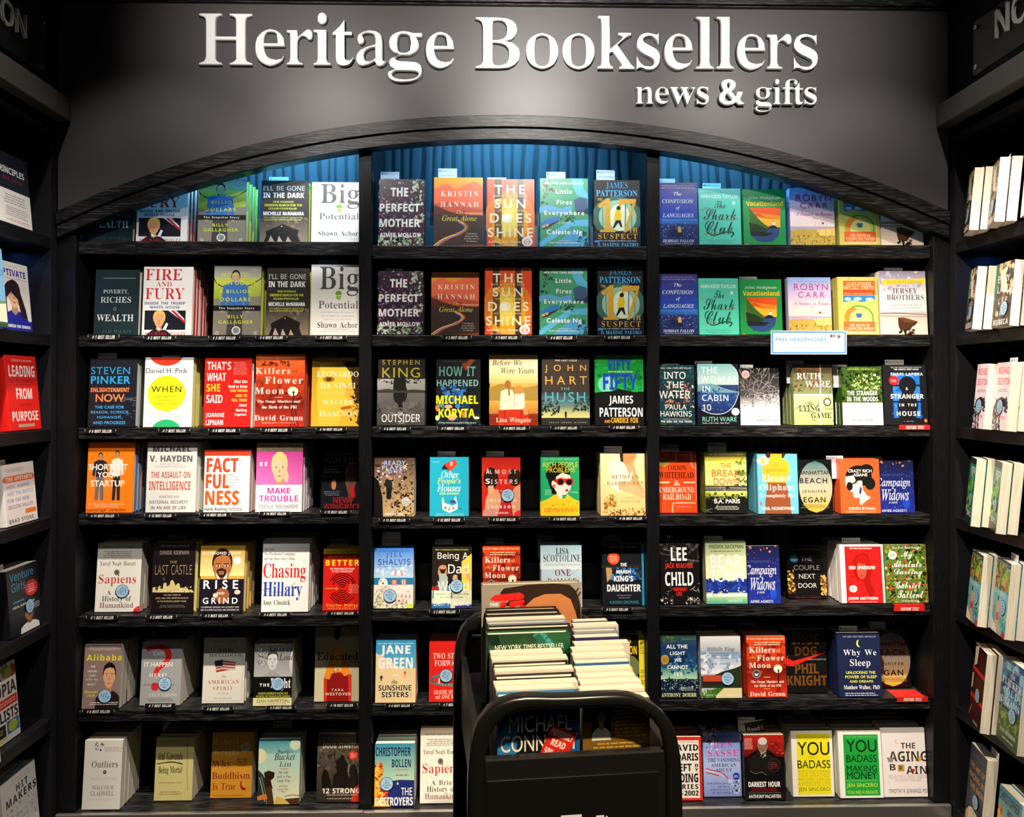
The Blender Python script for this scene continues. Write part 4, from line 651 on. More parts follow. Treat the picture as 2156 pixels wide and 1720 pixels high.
34 69 42 120 16 0 -4 -43 -9 0 999 -34 43 16 0 -3 -43 -10 0
35 108 25 35 -21 0 0 11 24 0 5 27 -23 0 0 11 25 0 7 36 12 0 -7 -36 24 0 7 36 11 0 -6 -36 21 0 0 -11 -23 0 -6 -27 23 0 0 -11 -25 0 -7 -35 -12 0 7 35 -24 0 -6 -35 -12 0 999 44 46 6 27 -24 0 -6 -27
36 96 42 8 -17 2 -15 4 0 14 15 -5 17 -2 0 34 -24 11 -6 9 -2 10 3 11 6 9 10 5 13 3 0 14 11 0 0 -14 16 -2 14 -4 -5 -13 -12 4 -13 2 0 -34 19 -6 11 -9 4 -14 -3 -11 -6 -8 -11 -6 -14 -3 0 -19 -11 0 999 0 110 -13 -4 -4 -10 4 -10 13 -6 999 26 -43 4 9 -4 10 -15 6 0 -30
37 140 22 49 -7 7 -5 12 -2 16 2 16 4 12 8 7 11 3 11 -3 8 -7 4 -12 2 -16 -2 -16 -4 -12 -8 -7 -11 -3 999 64 74 12 0 -66 -120 -13 0 999 8 59 4 5 4 20 -4 20 -4 5 -5 2 -6 -2 -4 -5 -3 -20 3 -20 4 -5 6 -2 999 63 -56 -8 7 -5 12 -1 16 1 16 4 12 8 7 11 3 11 -3 8 -7 5 -12 1 -16 -1 -16 -5 -12 -8 -7 -11 -3 999 6 13 4 5 3 20 -3 20 -4 5 -6 2 -5 -2 -4 -5 -3 -20 3 -20 4 -5 5 -2
38 123 31 0 -12 7 -8 10 -2 14 2 12 5 9 19 14 -10 13 -5 17 2 11 6 8 10 5 13 2 12 -2 9 -5 6 -8 2 -11 -2 -10 -5 -8 -17 -14 32 -31 8 12 4 15 15 0 -7 -20 -10 -16 25 -24 -20 0 -15 14 -18 -11 -23 -5 999 14 86 4 12 -4 10 -10 4 -12 -4 -4 -10 3 -11 9 -12 999 19 -58 13 8 -35 34 -15 -11 -5 -14 2 -9 5 -6 16 -6
39 38 11 120 16 0 -3 -43 -10 0
40 50 20 -11 -7 18 -6 39 6 40 7 18 11 16 14 0 -17 -35 -6 -39 6 -38 17 -35 -14 0
41 50 23 8 6 38 -6 39 -18 35 14 0 11 -16 8 -18 6 -40 -6 -39 -8 -18 -11 -16 -14 0
44 45 12 -1 3 20 16 0 1 -1 -6 -20 -8 -20 -11 0
45 54 7 52 40 0 0 -14 -40 0
46 45 15 0 -3 9 3 9 7 2 8 -2 3 -9 -3 -9 -8 -2
48 96 30 2 -12 13 -7 19 -3 26 4 33 5 13 8 8 10 6 13 2 17 -4 13 -12 7 -20 3 -26 -4 -33 -5 -12 -8 -9 -10 -6 -13 -2 999 11 16 8 9 4 15 2 22 -2 22 -4 15 -8 9 -11 3 -12 -3 -7 -9 -5 -15 -1 -22 1 -21 5 -16 7 -9 12 -3
49 96 45 84 0 11 1 9 -5 -4 -6 -5 -12 -10 -8 10 32 25 13 0 0 -120 -15 0
50 96 8 12 31 32 16 16 9 14 3 15 -1 9 -5 6 -15 5 -15 -3 -14 -8 -8 9 17 10 20 5 15 -3 12 -6 7 -10 2 -13 -3 -18 -11 -16 -16 -17 -25 -25 0 -1 60 0 0 -13 -79 0
53 96 24 0 -13 5 0 14 14 -6 17 -2 12 1 9 5 6 8 2 12 -1 10 -6 8 -9 5 -14 1 -10 -1 -10 -1 -8 4 5 57 60 0 0 -14 -47 0 -3 -34 7 1 11 1 17 -3 13 -7 8 -11 2 -15 -2 -16 -9 -13 -15 -8 -18 -3
63 73 24 38 1 11 4 9 9 9 10 9 5 7 1 9 -5 12 -15 5 -15 -2 -12 -5 -5 11 15 6 18 3 14 -2 11 -6 6 -10 3 -12 -3 -13 -7 -9 -10 -10 -9 -8 -4 -7 -1 -8 0 -3 -11 0 999 -1 -34 -3 9 3 9 7 2 7 -2 3 -9 -3 -9 -7 -2
65 107 47 120 13 0 47 -120 -15 0 -15 37 -47 0 -15 -37 -15 0 999 73 51 -14 36 -2 5 -2 7 -2 6 -2 -10 -3 -8 -13 -36
66 109 16 120 35 0 19 -2 15 -5 8 -9 3 -14 -6 -17 -17 -9 0 -1 14 -5 10 -9 3 -15 -3 -14 -8 -11 -13 -7 -18 -2 -42 0 999 38 69 13 1 8 4 4 6 1 8 -1 9 -6 6 -22 4 -20 0 0 -38 999 25 -56 13 1 9 5 4 7 2 9 -2 9 -5 6 -9 5 -14 1 -23 0 0 -43
67 106 49 0 -14 6 -11 9 -8 12 -6 33 2 17 5 15 8 12 11 10 15 6 17 2 18 -2 15 -5 -6 -13 -12 4 -15 2 -18 -3 -13 -10 -8 -15 -3 -20 3 -20 8 -15 12 -10 18 -3 15 1 14 3 0 -13 -14 -4 -17 -1
68 123 16 120 37 0 17 -2 15 -5 11 -8 9 -12 6 -14 1 -18 -4 -27 -12 -19 -20 -11 -26 -4 -34 0 999 32 13 21 3 15 9 9 15 3 21 -3 20 -8 15 -15 8 -19 3 -20 0 0 -94
69 93 16 120 67 0 0 -13 -52 0 0 -38 49 0 0 -13 -49 0 0 -43 52 0 0 -13 -67 0
70 87 16 120 67 0 0 -13 -52 0 0 -43 49 0 0 -13 -49 0 0 -51 -15 0
71 122 50 0 -14 6 -11 9 -8 12 -5 15 -2 18 2 17 6 16 9 12 12 9 15 6 18 2 19 -2 17 -5 -6 -14 -14 5 -16 2 -20 -3 -14 -10 -9 -15 -3 -20 5 -25 6 -10 8 -7 12 -5 14 -2 14 1 10 2 0 36 -27 0 0 13 42 0 0 -58 -20 -5 -22 -2
72 124 16 120 15 0 0 -51 62 0 0 51 15 0 0 -120 -15 0 0 56 -62 0 0 -56 -15 0
73 57 7 9 14 3 0 96 -14 3 0 9 43 0 0 -9 -14 -3 0 -96 14 -3 0 -9 -43 0
74 46 -8 -31 -5 1 0 13 6 -1 6 -1 8 2 6 6 2 12 0 119 16 0 0 -118 -3 -15 -6 -11 -10 -6 -13 -2
75 104 16 120 15 0 0 -59 11 11 10 12 32 36 18 0 -47 -52 49 -68 -18 0 -42 57 -13 -10 0 -47 -15 0
76 88 16 120 15 0 0 -107 53 0 0 -13 -68 0
77 152 16 120 23 0 37 -98 38 98 22 0 0 -120 -15 0 0 74 0 17 1 14 -40 -105 -13 0 -39 105 -1 0 1 -14 0 -18 0 -73 -14 0
78 128 16 120 18 0 64 -99 0 8 -1 11 0 12 0 68 14 0 0 -120 -17 0 -64 100 -1 0 1 -15 0 -18 0 -67 -14 0
79 131 49 0 -14 6 -11 9 -8 13 -6 32 6 33 8 12 11 9 14 6 17 2 16 -2 14 -6 11 -9 8 -12 4 -15 2 -18 -2 -17 -4 -15 -8 -13 -11 -9 -14 -6 -16 -2 999 17 17 13 9 7 16 2 20 -2 20 -7 16 -13 9 -17 3 -18 -3 -12 -9 -7 -16 -3 -20 3 -20 7 -16 12 -9 18 -4
80 102 16 120 32 0 20 -2 14 -7 8 -11 3 -15 -4 -19 -15 -14 -29 -5 -14 0 0 -47 -15 0 999 27 60 15 1 11 4 6 8 2 11 -1 10 -6 7 -10 5 -13 1 -16 0 0 -47
82 104 16 120 33 0 20 -2 13 -7 8 -10 3 -15 -4 -16 -8 -10 -12 -6 33 -54 -18 0 -29 50 -24 0 0 -50 -15 0 999 33 62 13 2 9 4 5 7 1 10 -1 10 -6 7 -21 5 -18 0 0 -45
83 92 23 0 -14 4 0 14 15 -4 18 -3 20 6 5 6 2 8 -2 10 -9 7 -17 7 -23 14 -6 10 -2 12 5 16 13 11 20 4 18 -2 15 -5 -4 -13 -14 4 -15 2 -17 -4 -6 -13 3 -10 8 -7 16 -7 17 -9 12 -10 3 -16 -3 -14 -8 -11 -14 -6 -18 -3
84 93 39 107 -37 0 0 13 90 0 0 -13 -38 0 0 -107 -15 0
85 123 41 1 -14 9 -9 15 -3 18 0 77 15 0 0 -78 2 -13 6 -10 10 -6 14 -2 14 3 9 6 6 10 2 12 0 78 14 0 0 -78 -5 -22 -15 -16 -26 -6
86 101 0 120 16 0 27 -77 4 -14 3 -12 3 12 5 14 27 77 16 0 -43 -120 -15 0
87 156 2 120 16 0 18 -73 4 -15 2 -14 3 14 4 16 21 72 15 0 22 -73 4 -15 3 -14 2 14 4 15 18 73 16 0 -32 -120 -15 0 -24 79 -2 9 -2 9 -2 5 -1 -9 -4 -15 -23 -78 -15 0
89 95 40 46 -40 74 16 0 32 -59 31 59 16 0 -40 -73 0 -47 -15 0
90 96 6 11 64 95 -62 0 0 14 80 0 0 -12 -63 -95 64 0 0 -13 -83 0
97 94 25 0 -9 5 -6 8 -2 12 2 12 8 9 14 5 19 3 15 0 0 6 -5 15 -13 5 -14 -3 -12 -4 -4 11 14 5 16 3 15 -2 10 -6 6 -9 2 -14 0 -61 -11 0 -3 13 -1 0 -12 -11 -18 -4 999 14 14 8 5 6 8 2 11 0 8 -13 -1 -24 -5 -4 -6 -2 -7 5 -11 11 -4
98 103 40 2 -11 9 -1 0 -3 -11 -11 0 0 128 15 0 0 -31 0 -11 -1 -8 1 0 11 10 17 4 15 -3 12 -9 7 -15 3 -20 -3 -20 -7 -15 -12 -9 -15 -3 999 8 15 8 6 4 11 2 15 -2 15 -4 11 -8 6 -11 2 -12 -2 -7 -6 -5 -10 -1 -15 0 -1 6 -26 7 -6 13 -2
99 81 29 3 -14 15 -6 26 6 28 15 15 21 5 14 -2 10 -3 -4 -12 -10 2 -10 2 -12 -2 -8 -7 -5 -10 -1 -15 1 -15 5 -10 8 -7 11 -2 13 2 11 3 0 -13 -10 -3 -14 -2
100 103 31 1 -12 9 -7 15 -3 20 3 20 7 15 12 9 15 3 17 -4 11 -10 1 0 0 7 -1 7 0 36 15 0 0 -128 -12 0 -2 12 -1 0 -11 -10 -17 -4 999 15 15 8 5 4 10 1 14 0 3 -1 14 -4 11 -8 7 -13 2 -10 -2 -8 -7 -4 -11 -1 -15 1 -14 4 -11 8 -6 11 -2
101 95 30 4 -15 15 -6 25 5 26 14 16 21 6 20 -5 13 -15 4 -21 0 -9 -61 0 2 -13 5 -10 9 -6 12 -2 15 2 14 4 0 -13 -13 -4 -16 -2 999 18 56 -6 18 -6 6 -10 2 -10 -2 -7 -5 -7 -19
102 58 18 79 -15 0 0 6 15 5 0 6 2 15 6 10 9 6 13 1 9 0 8 -3 -4 -11 -6 2 -7 0 -11 -5 -4 -15 0 -6 23 0 0 -11 -23 0 0 -79 -15 0
103 103 16 -35 0 14 15 -5 19 -2 10 2 8 5 5 8 1 10 0 4 1 6 0 5 -1 0 -11 -10 -17 -4 -15 3 -12 10 -7 14 -3 20 3 19 7 15 12 10 15 3 16 -4 12 -10 1 0 2 12 12 0 0 -92 -2 -16 -8 -13 -12 -7 -18 -2 999 11 52 8 6 5 9 2 14 0 4 -2 16 -5 10 -8 6 -12 2 -10 -2 -7 -7 -5 -11 -1 -14 1 -15 5 -11 7 -6 11 -3
104 104 14 128 15 0 0 -38 -1 -12 1 0 12 10 16 4 15 -2 10 -6 6 -10 2 -15 0 -59 -14 0 0 58 -5 16 -16 5 -12 -2 -8 -6 -5 -11 -1 -13 0 -47 -15 0
105 43 16 107 -3 7 3 7 6 3 6 -3 2 -7 -2 -7 -6 -2 999 -8 -15 15 0 0 -90 -15 0
107 90 14 128 15 0 0 -67 0 -7 -1 -8 1 0 3 4 4 5 4 5 28 30 18 0 -37 -38 39 -52 -18 0 -31 42 -10 -9 0 -33 -15 0
108 43 14 128 15 0 0 -128 -15 0
109 157 14 90 12 0 2 -12 1 0 12 10 15 4 17 -4 10 -11 1 0 12 11 17 4 13 -2 10 -6 5 -10 2 -15 0 -59 -14 0 0 58 -5 16 -14 5 -11 -2 -7 -5 -4 -10 -2 -12 0 -50 -14 0 0 58 -5 16 -14 5 -11 -2 -8 -6 -5 -24 0 -47 -15 0
110 104 14 90 12 0 2 -12 1 0 12 10 17 4 14 -2 10 -6 6 -10 2 -15 0 -59 -14 0 0 58 -5 16 -16 5 -12 -2 -8 -6 -5 -10 -1 -14 0 -47 -15 0
111 102 29 4 -14 16 -6 25 3 20 8 15 14 9 17 3 22 -6 14 -16 6 -25 -3 -20 -9 -14 -13 -10 -17 -3 999 12 15 8 7 5 11 1 14 -1 14 -5 11 -8 7 -12 2 -12 -2 -8 -7 -5 -11 -1 -14 1 -14 5 -11 8 -7 12 -2
112 103 14 90 12 0 2 -12 1 0 11 10 17 4 15 -3 12 -9 7 -14 3 -21 -3 -20 -7 -15 -12 -9 -15 -3 -17 4 -11 9 -1 0 1 -7 0 -7 0 -37 -15 0 999 54 55 8 12 3 18 -2 14 -4 11 -8 7 -11 2 -11 -2 -8 -5 -4 -10 -2 -14 0 -3 6 -25 7 -7 13 -2
113 103 74 -2 0 7 1 7 -1 0 -11 -10 -17 -4 -15 3 -12 9 -7 15 -3 20 3 20 8 15 11 9 15 3 18 -4 10 -10 1 0 2 12 12 0 0 -130 -15 0 999 -13 52 7 6 5 10 1 14 0 3 -1 15 -4 11 -8 6 -13 2 -10 -2 -8 -7 -4 -11 -1 -15 1 -14 4 -10 8 -7 11 -2
114 69 14 90 12 0 2 -16 1 0 11 12 16 6 6 -1 5 0 -2 -14 -5 1 -5 0 -13 -4 -9 -10 -4 -16 0 -48 -15 0
115 80 21 0 -12 4 0 13 13 -4 15 -3 17 4 5 10 -2 6 -7 5 -14 6 -15 7 -9 8 -3 12 2 10 7 7 11 5 13 2 16 -2 13 -4 -5 -12 -12 4 -13 2 -14 -3 -4 -8 2 -7 7 -5 14 -5 14 -7 10 -8 3 -12 -3 -12 -7 -8 -11 -5 -15 -2
116 61 29 1 -10 8 -4 17 0 53 -12 0 0 7 13 6 5 19 9 0 0 -21 26 0 0 -11 -26 0 0 -52 4 -13 10 -4 7 1 6 1 0 -11 -7 -2 -8 -1
117 104 32 0 -11 6 -6 10 -2 15 0 59 15 0 0 -58 5 -16 15 -5 13 2 8 6 4 10 2 14 0 47 14 0 0 -90 -12 0 -2 12 -13 -10 -16 -4
118 85 0 90 16 0 19 -53 3 -8 2 -9 2 -7 1 0 2 7 3 9 2 8 20 53 15 0 -34 -90 -17 0
119 132 2 90 15 0 13 -48 3 -14 2 -13 1 0 2 7 2 9 2 8 16 51 16 0 16 -51 3 -12 3 -12 3 12 3 15 13 48 15 0 -25 -90 -17 0 -16 51 -3 13 -3 11 -1 0 -2 -11 -4 -13 -16 -51 -16 0
120 89 36 46 -31 44 16 0 23 -34 23 34 17 0 -31 -44 33 -46 -17 0 -25 36 -24 -36 -17 0
121 86 7 -40 -5 1 0 12 4 -1 6 0 12 4 8 12 4 12 -36 90 16 0 19 -51 5 -13 3 -12 1 0 3 11 4 14 19 51 16 0 -39 -102 -12 -21 -9 -5 -12 -2
""")
load_builtin()
